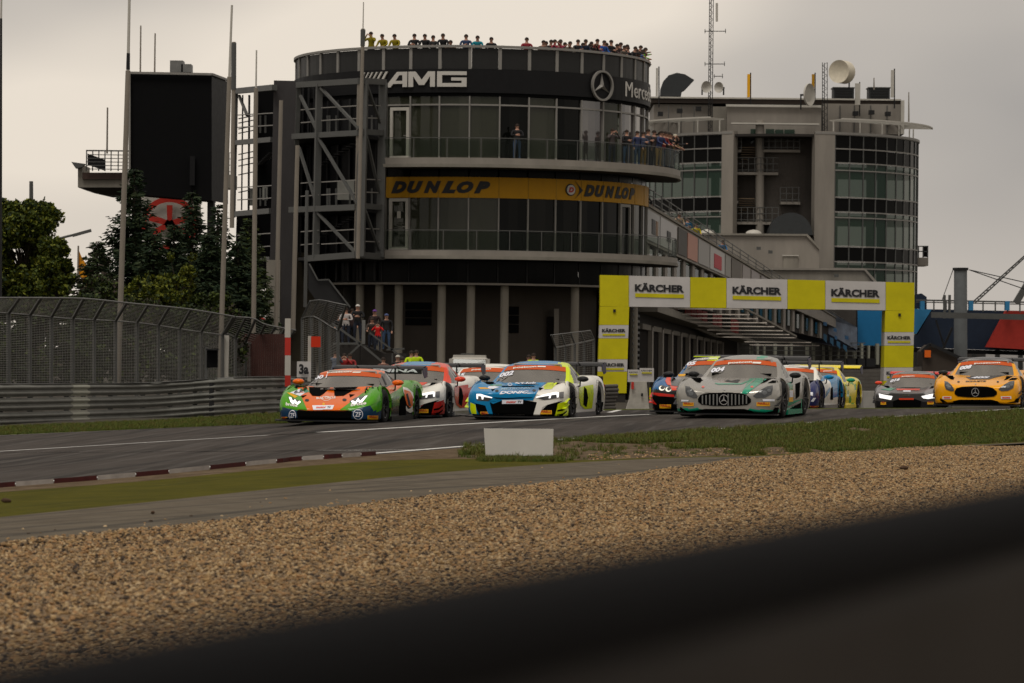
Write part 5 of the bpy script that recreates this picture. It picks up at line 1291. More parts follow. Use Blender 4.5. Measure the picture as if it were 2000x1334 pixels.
for lx0, lx1, lean, y0, white_ in ((1172, 1229, -5.5, 598, ((635, 661), (702, 726))), (1729, 1786, -4, 606, ((649, 675), (718, 744)))):
    def xl(y, x): return x+lean*(y-y0)/170
    ys_ = [y0+.6]; kinds = []
    cuts = [y0+.6, white_[0][0], white_[0][1], white_[1][0], white_[1][1], 800]
    for i in range(5):
        a, b = cuts[i], cuts[i+1]-.5; pts = [P(xl(a, lx0), a, GD), P(xl(a, lx1), a, GD), P(xl(b, lx1), b, GD), P(xl(b, lx0), b, GD)]
        if i == 4: b = 768 if lx0 < 1300 else 790; pts = [P(xl(a, lx0), a, GD), P(xl(a, lx1), a, GD), P(xl(b, lx1), b, GD), P(xl(b, lx0), b, GD)]
        mb = MB(); mb.poly(pts, 1.4); mb.build('leg_panel', M_yellow if i % 2 == 0 else M_bwhite, ga_)
        if i % 2: 
            v, f = tpoly('KÄRCHER', .05, 0, 1.0); x_ = xl(a, lx0); mb = MB(); mb.add([P(lerp(x_+5, x_+51, p), lerp(a+14, a+6, q_), GD-.03) for p, q_ in v], f); mb.build('banner_lettering', M_ink, ga_)
            mb = MB(); mb.poly([P(x_+6, a+17, GD-.03), P(x_+50, a+17, GD-.03), P(x_+50, a+20.5, GD-.03), P(x_+6, a+20.5, GD-.03)], .02); mb.build('banner_underline', M_yellow, ga_)
    mb = MB(); x_ = xl(790, (lx0+lx1)/2); mb.box(P(x_, 779 if lx0 < 1300 else 795, GD+.7), (1.3, 1.3, .6)); mb.build('foot_block', M_conc_d, ga_)
    mb = MB(); mb.box(P(lx0+28, y0+9, GD-.04), (.12, .05, .14)); mb.build('fitting', M_steeld, ga_)
# ================================================================ LEFT SIDE: rails, fences, poles, screen, trees
def thing_box(name, m, x0, x1, y0, y1, d, dep, par): return tbox(name, x0, x1, y0, y1, d, dep, m, par)
# guard rail of three beams
GR = curve([(-200, 752.5), (0, 751.5), (150, 750.5), (280, 749.5), (370, 744.5), (440, 739.5), (500, 737.5), (560, 737), (620, 738), (760, 742)])
GB = curve([(-200, 836), (0, 833), (150, 827.5), (280, 822), (370, 816), (440, 811), (500, 806), (560, 803), (620, 801), (760, 800)])
def gd(x): return F/((GB(x)-GR(x))/.98)
gr_ = empty('guard_rail', P(250, 825, gd(250)), 0, 'grey three beam steel guard rail curving along the left of the track', 'guard rail')
mgal = mat('guard_rail_galvanised', (.15, .15, .135), .6, metal=.15, var=.3, scale=1.2)
mpale = mat('guard_rail_pale', (.30, .30, .25), .6, var=.1)
wprof = [(0, 0), (-.018, .035), (-.075, .06), (-.08, .105), (-.02, .135), (0, .155), (-.02, .175), (-.08, .205), (-.075, .25), (-.018, .275), (0, .31)]
xs_seg = [-200, -120, -60, 8, 66, 137, 170, 222, 282, 330, 380, 420, 458, 492, 522, 552, 585, 640, 700, 760]
for i in range(len(xs_seg)-1):
    x0, x1 = xs_seg[i], xs_seg[i+1]-.10
    for bi, z0 in enumerate((0.02, .355, .69)):
        rows = []
        for k in range(5):
            x = lerp(x0, x1, k/4); b_ = P(x, GB(x), gd(x)); t_ = (P(x+4, GB(x+4), gd(x+4))-P(x-4, GB(x-4), gd(x-4))); n_ = Vector((t_.y, -t_.x, 0)).normalized(); rows.append([b_-n_*dy+Vector((0, 0, z0+dz)) for dy, dz in wprof])
        mb = MB(); mb.grid(rows); o = mb.build('rail_beam', mpale if i == 5 else mgal, gr_)
        if i == 5: o['label'] = 'pale painted rail beam'
    x = x0; b_ = P(x, GB(x), gd(x)); mb = MB(); mb.box(b_-n_*.10+Vector((0, 0, .35)), (.12, .10, 1.1)); mb.build('post', M_steeld, gr_)
    mb = MB(); mb.bar(P(x0, GB(x0), gd(x0))+Vector((0, 0, 1.006)), P(x1, GB(x1), gd(x1))+Vector((0, 0, 1.006)), .10, .012); mb.build('top_strip', M_galv, gr_)
# catch fence with overhanging top
def fence(name, top, fold, bot, x0, x1, dfun, npost, label, lean, postm=M_steel, wires=46, wm=None):
    r = empty(name, P((x0+x1)/2, bot((x0+x1)/2), dfun((x0+x1)/2)), 0, label, 'catch fence')
    wm = wm or M_galv; mb = MB(); n = max(6, int((x1-x0)/12)); xs_ = [lerp(x0, x1, k/n) for k in range(n+1)]
    def pt(x, t):
        # t 0..1 from the ground to the fold, 1..1.35 up the overhang which leans towards the track
        d = dfun(x)
        if t <= 1: return P(x, lerp(bot(x), fold(x), t), d)
        u = (t-1)/.35; return P(x+lean*u, lerp(fold(x), top(x), u), d-1.0*u)
    w_ = .013
    for k in range(wires):
        t = 1.35*k/(wires-1)
        for a, b in zip(xs_[:-1], xs_[1:]):
            A, B = pt(a, t), pt(b, t); u = Vector((0, 0, w_)); mb.add([A, B, B+u, A+u], [(0, 1, 2, 3)])
    for k in range(int((x1-x0)/5)):
        x = x0+k*5+2; A, B, C_ = pt(x, 0), pt(x, 1), pt(x, 1.35); u = Vector((.006, 0, 0)); mb.add([A, A+u, B+u, B, C_+u, C_], [(0, 1, 2, 3), (3, 2, 4, 5)])
    mb.build('wire_mesh', wm, r, kind='stuff')
    for k in range(npost+1):
        x = lerp(x0, x1, k/npost); mb = MB(); mb.bar(pt(x, 0)+Vector((0, .08, -.3)), pt(x, 1)+Vector((0, .08, 0)), .11, .10); mb.build('post', postm, r)
        mb = MB(); mb.bar(pt(x, 1)+Vector((0, .08, 0)), pt(x, 1.35)+Vector((0, .05, 0)), .07, .06); mb.build('overhang_arm', postm, r)
    for t in (1, 1.35): 
        mb = MB(); mb.pipe([pt(x, t) for x in xs_], .022, 6); mb.build('tension_rail', M_galv, r)
    return r
ftop = curve([(-120, 582), (0, 581.5), (110, 582), (155, 584), (232, 592), (341, 603), (412, 614), (440, 619)])
ffold = curve([(-120, 610), (0, 611), (130, 622), (263, 630), (387, 648), (440, 655)])
fbot = curve([(-120, 758), (0, 756), (250, 754), (370, 750), (440, 744)])
fd = lambda x: itp(x, [-120, 0, 440], [80, 82, 98])
mwire = mat('fence_wire', (.21, .205, .19), .6, metal=.1)
fence('catch_fence', ftop, ffold, fbot, -110, 434, fd, 13, 'long grey wire catch fence with overhanging top along the left edge of the track', 22, wires=58, wm=mwire)
fence('catch_fence', curve([(440, 619), (475, 622), (496, 633), (560, 645)]), curve([(440, 650), (487, 671), (560, 672)]), curve([(440, 745), (560, 740)]), 440, 556, lambda x: 101+(x-440)*.06, 6, 'lower wire catch fence before the brown screen, left of the red and white post', 20, wires=42, wm=mwire)
mb = MB(); mb.bar(P(440, 655, 98), P(438, 752, 98), .22, .2, up=Vector((0, 1, 0))); mb.build('fence_end_post', M_white, None, 'white end post where the long catch fence stops', 'post', origin=P(438, 752, 98))
fence('catch_fence', curve([(590, 588), (610, 586), (640, 592), (690, 602)]), curve([(590, 622), (612, 618), (650, 640), (668, 648)]), curve([(590, 745), (668, 745)]), 590, 660, lambda x: 116-(x-590)*.05, 4, 'tall bent wire fence beside the numbered board, in front of the spectators', 16, wires=46, wm=mwire)
# brown windbreak slats behind the second fence
bs = empty('brown_screen', P(500, 745, 104), 0, 'dark reddish brown slatted screen behind the lower catch fence', 'screen fence')
mbr = mat('brown_slat', (.055, .022, .018), .8, var=.25)
for k in range(27): x = 452+k*4.2; mb = MB(); mb.box((P(x, 700, 104).x, 104, P(x, 700, 104).z), (.062, .05, 1.55)); mb.build('slat', mbr, bs)
# black signal box on a post
sg_ = empty('signal_box', P(408, 748, 88), 0, 'black signal box on a grey post before the catch fence', 'signal')
thing_box('post', M_steel, 400, 405, 678, 752, 87.6, .06, sg_); thing_box('housing', M_blackm, 404, 424, 684, 718, 87.5, .25, sg_); thing_box('hood', M_steeld, 402, 426, 681, 684, 87.3, .4, sg_)
# poles
def pole(pts, d, r, label, grp='tall pale poles before the buildings', m=M_pole, sections=()):
    a, b = pts; o = empty('pole', P(a[0], a[1], d), 0, label, 'pole', grp); mb = MB(); mb.tube(P(a[0], a[1], d), P(b[0], b[1], d), r, r*.85, 14); mb.build('shaft', m, o)
    for (ya, yb, rr, mm) in sections:
        t0 = (ya-a[1])/(b[1]-a[1]); t1 = (yb-a[1])/(b[1]-a[1]); A = P(lerp(a[0], b[0], t0), ya, d); B = P(lerp(a[0], b[0], t1), yb, d); mb = MB(); mb.tube(A, B, rr, rr*.9, 12); mb.build('sleeve', mm, o)
    return o
pole(((230, 760), (250, 138)), 92, .082, 'thick pale pole left of the dark screen, tallest at the left')
pole(((250, 138), (253, -20)), 92, .045, 'thin upper mast on the thick pole left of the screen', m=M_white, sections=((136, 104, .055, M_steeld),))
pole(((429, 750), (448, 150)), 100, .080, 'thick pale pole at the right edge of the dark screen')
pole(((448, 150), (453, 10)), 100, .04, 'pale thin mast topping the pole right of the screen', m=M_white)
pole(((453, 445), (457, 82)), 158, .11, 'slim dark topped pole at the left edge of the steel stair', sections=((175, 84, .13, M_steel),))
pole(((495, 650), (500, 172)), 112, .085, 'pale pole in front of the left bay of the steel stair')
pole(((500, 172), (501, 98)), 112, .03, 'faint thin tip above the pole before the left stair bay', m=M_white)
pole(((539, 640), (549, 196)), 120, .085, 'pale pole standing in front of the dark concrete pier')
pole(((572, 650), (581, 284)), 125, .095, 'pale pole right of the dark pier, ending level with the second stair landing')
pole(((596, 600), (600, 372)), 130, .07, 'short grey pole before the stair, lowest of the row', m=M_steel)
pole(((699, 505), (709, 56)), 157, .10, 'pole rising past the right corner of the steel stair above the roof', sections=((58, 90, .12, M_steel),))
pole(((709, 56), (710, 4)), 157, .03, 'thin pale tip of the pole at the stair corner', m=M_white)
pole(((1, 585), (2, 36)), 90, .04, 'thin dark pole cut by the left edge of the picture', m=M_steeld); pole(((2, 36), (3, -20)), 90, .03, 'pale tip of the pole at the left edge', m=M_white)
pole(((61, 430), (61, 354)), 190, .13, 'short distant pole showing above the leafy tree', m=M_steel)
pole(((209, 300), (210, 210)), 210, .06, 'faint thin pole standing over the viewing platform', m=M_pole); pole(((274, 145), (275, 50)), 232, .06, 'faint thin pole above the left half of the dark screen', m=M_pole); pole(((302, 145), (303, 65)), 232, .06, 'second faint thin pole above the dark screen', m=M_pole)
# the big black screen
sc_ = empty('back_of_big_screen', P(345, 380, 205), 0, 'large black box of a video screen seen from behind, above the trees', 'screen')
quadd('face', [(254, 143, 205), (413, 146, 205), (413, 392, 205), (270, 380, 205), (254, 372, 205)], M_blackm, sc_, 3.0)
mb = MB(); a, b = P(413.5, 146, 205), P(445, 160, 209); a2, b2 = P(413.5, 392, 205), P(445, 398, 209); mb.poly([a, b, b2, a2], .2); mb.build('side_face', M_black, sc_)
mb = MB(); mb.bar(P(252, 142, 204.8), P(414, 145, 204.8), .14, .14); mb.bar(P(414, 145, 204.8), P(446, 157, 209), .14, .14); mb.bar(P(253, 142, 204.8), P(253, 372, 204.8), .12, .12, up=Vector((0, 1, 0))); mb.build('edge_trim', M_alu, sc_)
thing_box('cable_duct', M_black, 371, 380, 305, 362, 204.6, .3, sc_)
for (x0, x1, y0, y1) in ((332, 357, 118, 141), (354, 373, 125, 141)): thing_box('fan_housing', M_galv, x0, x1, y0, y1, 205.5, 1.2, sc_)
thing_box('support_leg', M_steeld, 258, 270, 372, 640, 206, 1, sc_); thing_box('support_leg', M_steeld, 405, 415, 390, 640, 206, 1, sc_)
# small railing behind the screen
rl = empty('far_railing', P(450, 345, 215), 0, 'small pale railing between the dark screen and the steel stair', 'railing')
for y in (298, 310, 322, 335): thing_box('rail', M_steel, 441, 458, y, y+1.2, 214, .05, rl)
for x in (442, 447, 452, 457): thing_box('post', M_steel, x, x+1, 298, 342, 214, .05, rl)
thing_box('slab', M_concrete, 438, 458, 341, 368, 214, 2, rl)
# viewing platform
vp = empty('viewing_platform', P(200, 380, 215), 0, 'grey roof platform with railing sticking out left of the dark screen', 'platform')
quadd('deck_edge', [(152, 318, 215), (160, 321, 215), (160, 350, 215), (260, 350, 215), (260, 366, 215), (152, 366, 215)], M_concrete, vp, 4)
quadd('soffit', [(152, 366, 215.1), (260, 367, 215.1), (260, 382, 216), (205, 380, 216), (170, 372, 215.3)], M_conc_d, vp, 4)
quadd('brown_fascia', [(161, 337, 214.8), (260, 337, 214.8), (260, 350, 214.8), (161, 350, 214.8)], mat('fascia_brown', (.05, .03, .025), .8), vp, .2)
quadd('gutter', [(139, 316, 214.6), (166, 320, 214.6), (160, 326, 214.6), (148, 329, 214.6)], M_steel, vp, .6)
for i, x in enumerate((168, 180, 192, 204, 216, 230, 240, 248)): thing_box('railing_post', M_steel, x, x+1.6, 294, 334, 214.5+(i < 4)*.6, .08, vp)
for y in (293, 301, 308, 315, 322, 329): mb = MB(); mb.bar(P(168, y+1, 214.5), P(262, y+2, 214.5), .05 if y > 293 else .09); mb.build('railing_bar', M_steel, vp)
quadd('mesh_panel', [(171, 300, 214.7), (206, 312, 214.7), (206, 334, 214.7), (171, 322, 214.7)], M_steeld, vp, .05)
# round red sign behind the trees
lg = empty('round_red_emblem', P(330, 460, 212), 0, 'round red and white emblem board half hidden behind the conifers', 'sign')
quadd('board', [(270, 376, 212.3), (392, 384, 212.3), (392, 470, 212.3), (285, 470, 212.3)], M_white, lg, .2)
mb = MB(); rows = []; c_ = P(331, 437, 212)
for a in np.linspace(0, 2*math.pi, 41): rows.append([c_+Vector((math.cos(a)*1.85, 0, math.sin(a)*1.75)), c_+Vector((math.cos(a)*1.50, 0, math.sin(a)*1.40))])
mb.grid(rows, sm=False); mb.build('ring', M_redp, lg)
for a in (90, 20, 160, 215, 325):
    a = R(a); e_ = Vector((math.cos(a), 0, math.sin(a)*.86)); n_ = Vector((-e_.z, 0, e_.x)); mb = MB(); mb.poly([c_-e_*.3+n_*.16, c_+e_*1.4+n_*.22, c_+e_*1.4-n_*.22, c_-e_*.3-n_*.16], .03); mb.build('ray', M_redp, lg)
# orange pennants
pn = empty('orange_flag', P(155, 545, 150), 0, 'orange yellow flag hanging on a thin staff between the trees at left', 'flag')
mb = MB(); mb.tube(P(152, 560, 150), P(153, 480, 150), .05, .04, 8); mb.build('staff', M_pole, pn)
mb = MB(); rows = [[P(153+18*t, 486+42*t*.9+(h*46)+math.sin(t*5+h*2)*2, 150+.1*math.sin(t*9)) for t in np.linspace(0, 1, 8)] for h in np.linspace(0, 1, 6)]
mb.grid(rows); mb.build('cloth', mat('flag_orange', (.60, .25, .01), .7), pn)
la = empty('lamp_arm', P(100, 470, 160), 0, 'thin curved street lamp arm reaching over between the two left trees', 'street lamp')
mb = MB(); mb.pipe([P(90, 620, 160), P(100, 480, 160), P(108, 468, 160), P(130, 462, 160), P(160, 455, 160)], .06, 8); mb.build('arm', M_steel, la); mb = MB(); mb.bar(P(142, 460, 159.9), P(178, 450, 159.9), .22, .14); mb.build('lamp_head', M_steel, la)
# red and white post, numbered board, orange board
rp_ = empty('striped_post', P(561, 745, 94), 0, 'red and white banded post left of the numbered board', 'post')
for i, (y0, y1) in enumerate(((622, 659), (659.3, 694), (694.3, 733), (733.3, 755))): thing_box('band', (M_white, M_redp)[i % 2], 556.5, 567, y0, y1, 94, .15, rp_)
nb = empty('numbered_board', P(594, 745, 94), 0, 'white board with the black characters 3a on the guard rail', 'sign')
thing_box('plate', M_bwhite, 580, 607, 706, 737, 93.2, .04, nb)
v, f = tpoly('3a', .05, 0, 1); mb = MB(); mb.add([P(lerp(584, 603, a), lerp(731, 711, b), 93.1) for a, b in v], f); mb.build('lettering', M_ink, nb); thing_box('leg', M_steel, 592, 595, 737, 750, 93.25, .04, nb)
ob = empty('orange_square_board', P(608, 745, 95), 0, 'orange red square board on a white post above the numbered board', 'sign')
thing_box('post', M_white, 601.5, 607, 656, 745, 95, .08, ob); thing_box('board', flat('signal_red', (.50, .028, .006), .5), 607.5, 626, 657, 678, 94.9, .05, ob)
hs_ = empty('small_round_sign', P(513, 640, 125), 0, 'small round red and white road sign peeping over the lower fence', 'sign')
mb = MB(); mb.poly([P(511+8*math.cos(a), 628+8*math.sin(a), 125) for a in np.linspace(0, 2*math.pi, 17)[:-1]], .03); mb.build('rim', M_redp, hs_); mb = MB(); mb.poly([P(511+5*math.cos(a), 628+5*math.sin(a), 124.95) for a in np.linspace(0, 2*math.pi, 17)[:-1]], .03); mb.build('face', M_white, hs_); thing_box('post', M_steel, 510, 512, 635, 690, 125.1, .05, hs_)
# the dark curved shape (back of a lamp hood) and left white railing near the pier
# ---------------------------------------------------------------- spectators' stair in front of the ground floor
ps = empty('concrete_stair_block', P(720, 740, 158), 0, 'grey concrete stair block with steel railings where spectators stand, behind the leading cars', 'stair')
quadd('upper_landing', [(640, 671, 158), (703, 671, 158), (703, 760, 158), (640, 760, 158)], M_conc_d, ps, 5)
quadd('lower_block', [(704, 672, 157), (750, 690, 157), (793, 690, 157), (793, 760, 157), (704, 760, 157)], M_conc_d, ps, 4)
for i in range(10): thing_box('step', M_conc_d, 704+i*5, 709+i*5, 672+i*3.2, 760, 157.6, 2, ps)
def rail(pts, w=.07, d=156.4, m=M_steel): mb = MB(); [mb.bar(P(a[0], a[1], d), P(b[0], b[1], d), w) for a, b in zip(pts[:-1], pts[1:])]; return mb.build('handrail', m, ps)
rail([(648, 631), (704, 671), (765, 722)], .10); rail([(650, 671), (704, 671)], .10); rail([(704, 672), (662, 712)], .09); rail([(722, 650), (775, 690), (800, 708)], .08); rail([(755, 683), (790, 681)], .08)
thing_box('railing_post', M_galv, 707, 713, 625, 672, 156.3, .15, ps); thing_box('railing_post', M_steel, 765, 767, 690, 722, 156.3, .1, ps)
# ---------------------------------------------------------------- van behind, concrete block, tyre stack, boards
vn = empty('white_van', P(915, 770, 135), 0, 'white van with grey green windscreen behind the racing cars', 'van')
s_ = F/135
def vbox(name, x0, x1, y0, y1, y2, dep, m, r=.1):
    a, b = P(x0, y1, 135), P(x1, y0, 135); bm = bmesh.new(); bmesh.ops.create_cube(bm, size=1); bmesh.ops.scale(bm, vec=(b.x-a.x, dep, b.z-a.z), verts=bm.verts); bmesh.ops.bevel(bm, geom=bm.edges[:]+bm.verts[:], offset=r, segments=3, affect='EDGES')
    bmesh.ops.translate(bm, vec=((a.x+b.x)/2, 135+y2+dep/2, (a.z+b.z)/2), verts=bm.verts); mb = MB(); mb.add([v.co.copy() for v in bm.verts], [[q_.index for q_ in f_.verts] for f_ in bm.faces], 0, False); bm.free(); return mb.build(name, m, vn)
vbox('body', 876, 956, 694, 785, .2, 4.2, M_white, .16)
quadd('windscreen', [(886, 701, 135.1), (948, 703, 135.1), (952, 728, 134.7), (882, 727, 134.7)], glassmat('van_glass', (.06, .075, .065), .1), vn, .05)
vbox('bonnet', 878, 954, 738, 785, -.7, 1.2, M_white, .12); thing_box('number_plate', M_bwhite, 905, 927, 772, 776, 134.2, .03, vn); thing_box('roof_bar', M_steel, 900, 925, 690, 693, 136, .3, vn)
for x in (880, 944): thing_box('headlight', M_lens, x, x+9, 748, 757, 134.25, .06, vn)
for x in (882, 940): mb = MB(); c_ = P(x+4, 786, 134.9); mb.tube(c_+Vector((-.1, 0, 0)), c_+Vector((.12, 0, 0)), .33, .33, 18); mb.build('wheel', M_tyre, vn)
cb = empty('concrete_barrier', P(1245, 800, 112), 0, 'white concrete barrier block beside the left foot of the yellow gantry', 'barrier')
quadd('block', [(1234, 745, 112), (1263, 745, 112), (1266, 780, 112), (1268, 799, 112), (1224, 799, 112), (1230, 780, 112)], mat('barrier_white', (.36, .34, .30), .8, var=.25, scale=3), cb, .9)
thing_box('red_edge', M_redp, 1233, 1238, 746, 760, 111.9, .05, cb); thing_box('drain_slot', M_steeld, 1252, 1256, 768, 774, 111.9, .05, cb)
thing_box('yellow_strip', M_yellow, 1268.5, 1271, 757, 780, 111.9, .1, cb)
ts_ = empty('tyre_stack', P(1190, 800, 104), 0, 'stack of grey bundled tyres with rounded layers right of the blue and white car', 'tyre stack')
mty = mat('bundled_tyre', (.085, .078, .07), .8, var=.2)
for k in range(7):
    mb = MB(); y = 755+k*7; x0 = 1180-k*.6+2*math.sin(k); w_ = 25; A = P(x0, y, 104); B = P(x0+w_, y-1, 104.4); mb.tube(A, B, .065, .065, 10); mb.build('layer', mty, ts_)
mb = MB(); mb.bar(P(1179, 750, 104), P(1177, 800, 104), .05, .3, up=Vector((0, 1, 0))); mb.build('end_plate', M_redp, ts_)
for i, (x0, x1, y0, lab) in enumerate(((1226, 1249, 722, 'small white advert board with yellow line, left one behind the concrete block'), (1249.5, 1277, 719, 'small white advert board with yellow line, right one behind the concrete block'))):
    ab = empty('advert_board', P(x0, 745, 125), 0, lab, 'advert board'); thing_box('face', M_bwhite, x0, x1, y0, 746, 125, .06, ab); thing_box('yellow_line', M_yellow, x0+4, x1-4, y0+8, y0+10.5, 124.95, .03, ab)
    v, f = tpoly('KÄRCHER', .03, 0, 1.0); mb = MB(); mb.add([P(lerp(x0+3, x1-3, a), lerp(y0+6.5, y0+3, b), 124.93) for a, b in v], f); mb.build('lettering', M_ink, ab)
for x0, x1, y0, d, lab in ((1686, 1711, 764, 112, 'plain pale concrete block between the lime car and the dark grey car'),):
    mb = MB(); a, b = P(x0, 802, d), P(x1, y0, d); mb.box(((a.x+b.x)/2, d+.4, (a.z+b.z)/2), (b.x-a.x, .8, b.z-a.z)); mb.build('concrete_block', mat('block_grey', (.27, .26, .24), .8, var=.15), None, lab, 'barrier', origin=a)
# bent fence near the garages
fence('catch_fence', curve([(1080, 655), (1165, 645)]), curve([(1080, 680), (1140, 668), (1165, 662)]), curve([(1080, 745), (1165, 745)]), 1085, 1160, lambda x: 135+(x-1085)*.1, 4, 'wire fence with bent top in front of the garages, left of the gantry leg', -8, wires=26, wm=mwire)
# low dark wall along the back of the track behind the cars
pw = empty('pit_wall', P(900, 790, 140), 0, 'low dark wall behind the racing cars below the round building', 'wall')
quadd('wall', [(655, 722, 142), (1178, 735, 128), (1178, 806, 128), (655, 806, 142)], M_conc_d, pw, .3)
pw2 = empty('pit_wall', P(1500, 790, 170), 0, 'long grey barrier behind the cars under the gantry', 'wall')
quadd('wall', [(1270, 742, 175), (1800, 716, 175), (1800, 800, 175), (1270, 800, 175)], mat('barrier_dark', (.07, .062, .055), .85, var=.25), pw2, .3)
for k in range(10): thing_box('tyre_row', mty, 1640+k*.1, 1730, 722+k*7, 727+k*7, 170, .3, pw2)
# white board in the foreground
wb_ = empty('blank_white_board', G(1012, 892), 0, 'blank white board standing in the grass at the edge of the track', 'board')
bd = G(1012, 894).y; a, b, c_, d_ = P(945, 837, bd-.05), P(1081, 838, bd+.05), P(1080, 893, bd+.05), P(949, 897, bd-.05)
mb = MB(); mb.poly([a, b, c_, d_], .06); mb.build('panel', mat('board_white', (.52, .50, .46), .6, var=.06, scale=2), wb_)
for x in (965, 1060): p = P(x, 880, bd); mb = MB(); mb.box(p+Vector((0, .09, -.02)), (.05, .05, .36)); mb.build('leg', M_steeld, wb_)
# ---------------------------------------------------------------- near guard rail, out of focus
nr = empty('near_guard_rail', (0, 2.2, 0), 0, 'dark steel rail close to the camera, blurred across the bottom right', 'guard rail')
def nrp(px, py, dz): 
    k = ((py-horizon(px))/F); d = dz/k; return P(px, py, d)
A = nrp(-150, 1358, .15); B = nrp(2250, 915, .15)
A = nrp(0, 1345, .08)+(nrp(0, 1345, .08)-nrp(2000, 972, .08))*.4; B = nrp(2000, 972, .08)+(nrp(2000, 972, .08)-nrp(0, 1345, .08))*1.0
dirv = (B-A).normalized(); nv_ = Vector((dirv.y, -dirv.x, 0)).normalized()
mnear = mat('near_rail_dark', (.030, .028, .027), .7, var=.4, scale=1.6, spec=.1)
rows = []
prof = [(.10, -.62), (.05, -.60), (0, -.56), (0, -.05), (-.004, -.024), (.0, -.022)]
capp = [(-.006, -.03), (-.008, -.012), (.004, 0), (.045, 0), (.055, -.012), (.055, -.55)]
mb = MB(); mb.grid([[A.lerp(B, k/24)-nv_*dy+Vector((0, 0, dz)) for dy, dz in capp] for k in range(25)]); mb.build('top_cap', M_blackm, nr)
for k in range(25):
    p = A.lerp(B, k/24); rows.append([p-nv_*dy*-1.0*-1+Vector((0, 0, dz)) for dy, dz in prof])
mb = MB(); mb.grid(rows); mb.build('rail_panel', mnear, nr)
for k in range(5): p = A.lerp(B, k/4); mb = MB(); mb.box(p-nv_*.17+Vector((0, 0, -.78)), (.08, .08, 1.3)); mb.build('post', M_steeld, nr)

# ================================================================ TREES
mleafA = mat('leaf_mid', (.046, .064, .007), .6, var=.3, scale=1.5, spec=.2); mleafB = mat('leaf_light', (.115, .125, .010), .6, var=.3, scale=1.5, spec=.2); mleafC = mat('leaf_dark', (.014, .024, .008), .7, var=.3, scale=1.5, spec=.15)
mneed = mat('needles_dark', (.016, .028, .014), .75, var=.35, scale=1.5, spec=.12); mneed2 = mat('needles_mid', (.030, .042, .016), .7, var=.3, scale=1.5, spec=.15); mbark = mat('bark', (.045, .035, .026), .9, var=.3, scale=4)
def leaf(mb, p, s_, rr, mi):
    a = Vector((rr.gauss(0, 1), rr.gauss(0, 1), rr.gauss(0, .8))).normalized(); b = a.cross(Vector((rr.gauss(0, 1), rr.gauss(0, 1), rr.gauss(0, 1)))).normalized()*s_*.32; a = a*s_*.5
    mb.add([p-a, p+b, p+a, p-b], [(0, 1, 2, 3)], mi)
def leafy(px, ytop, ybot, wpx, d, label, seed, mats=(mleafA, mleafB, mleafC), name='leafy_tree', n=9000, ls=.22, mix=(.5, .8), shape=None):
    rr = random.Random(seed); base = P(px, ybot, d); top = P(px, ytop, d); H = top.z-base.z; W_ = wpx/2*d/F
    r = empty(name, base, 0, label, 'tree' if name != 'shrub' else 'shrub')
    mb = MB(); mb.tube(base, base+Vector((0, 0, H*.55)), .12+H*.012, .06, 8); limbs = []
    cl = []
    for k in range(130 if n > 5000 else 40):
        t = .10+.88*rr.random()**.9; a = rr.random()*6.28; env = (math.sin(min(1, (t+.18))*math.pi*.78)**.6); q_ = rr.random()**.5
        c_ = base+Vector((math.cos(a)*W_*.8*q_*env, math.sin(a)*W_*.8*q_*env, H*t)); cl.append((c_, W_*rr.uniform(.13, .30)*(1.15-.5*t)))
        mb.tube(base+Vector((0, 0, H*t*.5)), c_, .022, .006, 4)
    mb.build('trunk', mbark, r)
    mb = MB()
    for i in range(n):
        c_, cr = cl[rr.randrange(len(cl))]; v = Vector((rr.gauss(0, 1), rr.gauss(0, 1), rr.gauss(0, 1))).normalized()*cr*(rr.random()**.4)*1.15; v.z *= .85
        q_ = rr.random(); leaf(mb, c_+v+Vector((0, 0, rr.random()*.1)), ls*rr.uniform(.6, 1.4), rr, 0 if q_ < mix[0] else (1 if q_ < mix[1] else 2))
    # shoots standing out of the crown
    for k in range(60):
        c_, cr = cl[rr.randrange(len(cl))]; dr = Vector((rr.gauss(0, .5), rr.gauss(0, .5), abs(rr.gauss(.8, .4)))).normalized(); 
        for j in range(10): leaf(mb, c_+dr*(cr*(.9+.07*j)), ls*.8, rr, 0 if rr.random() < .6 else 1)
    mb.build('crown', list(mats), r); return r
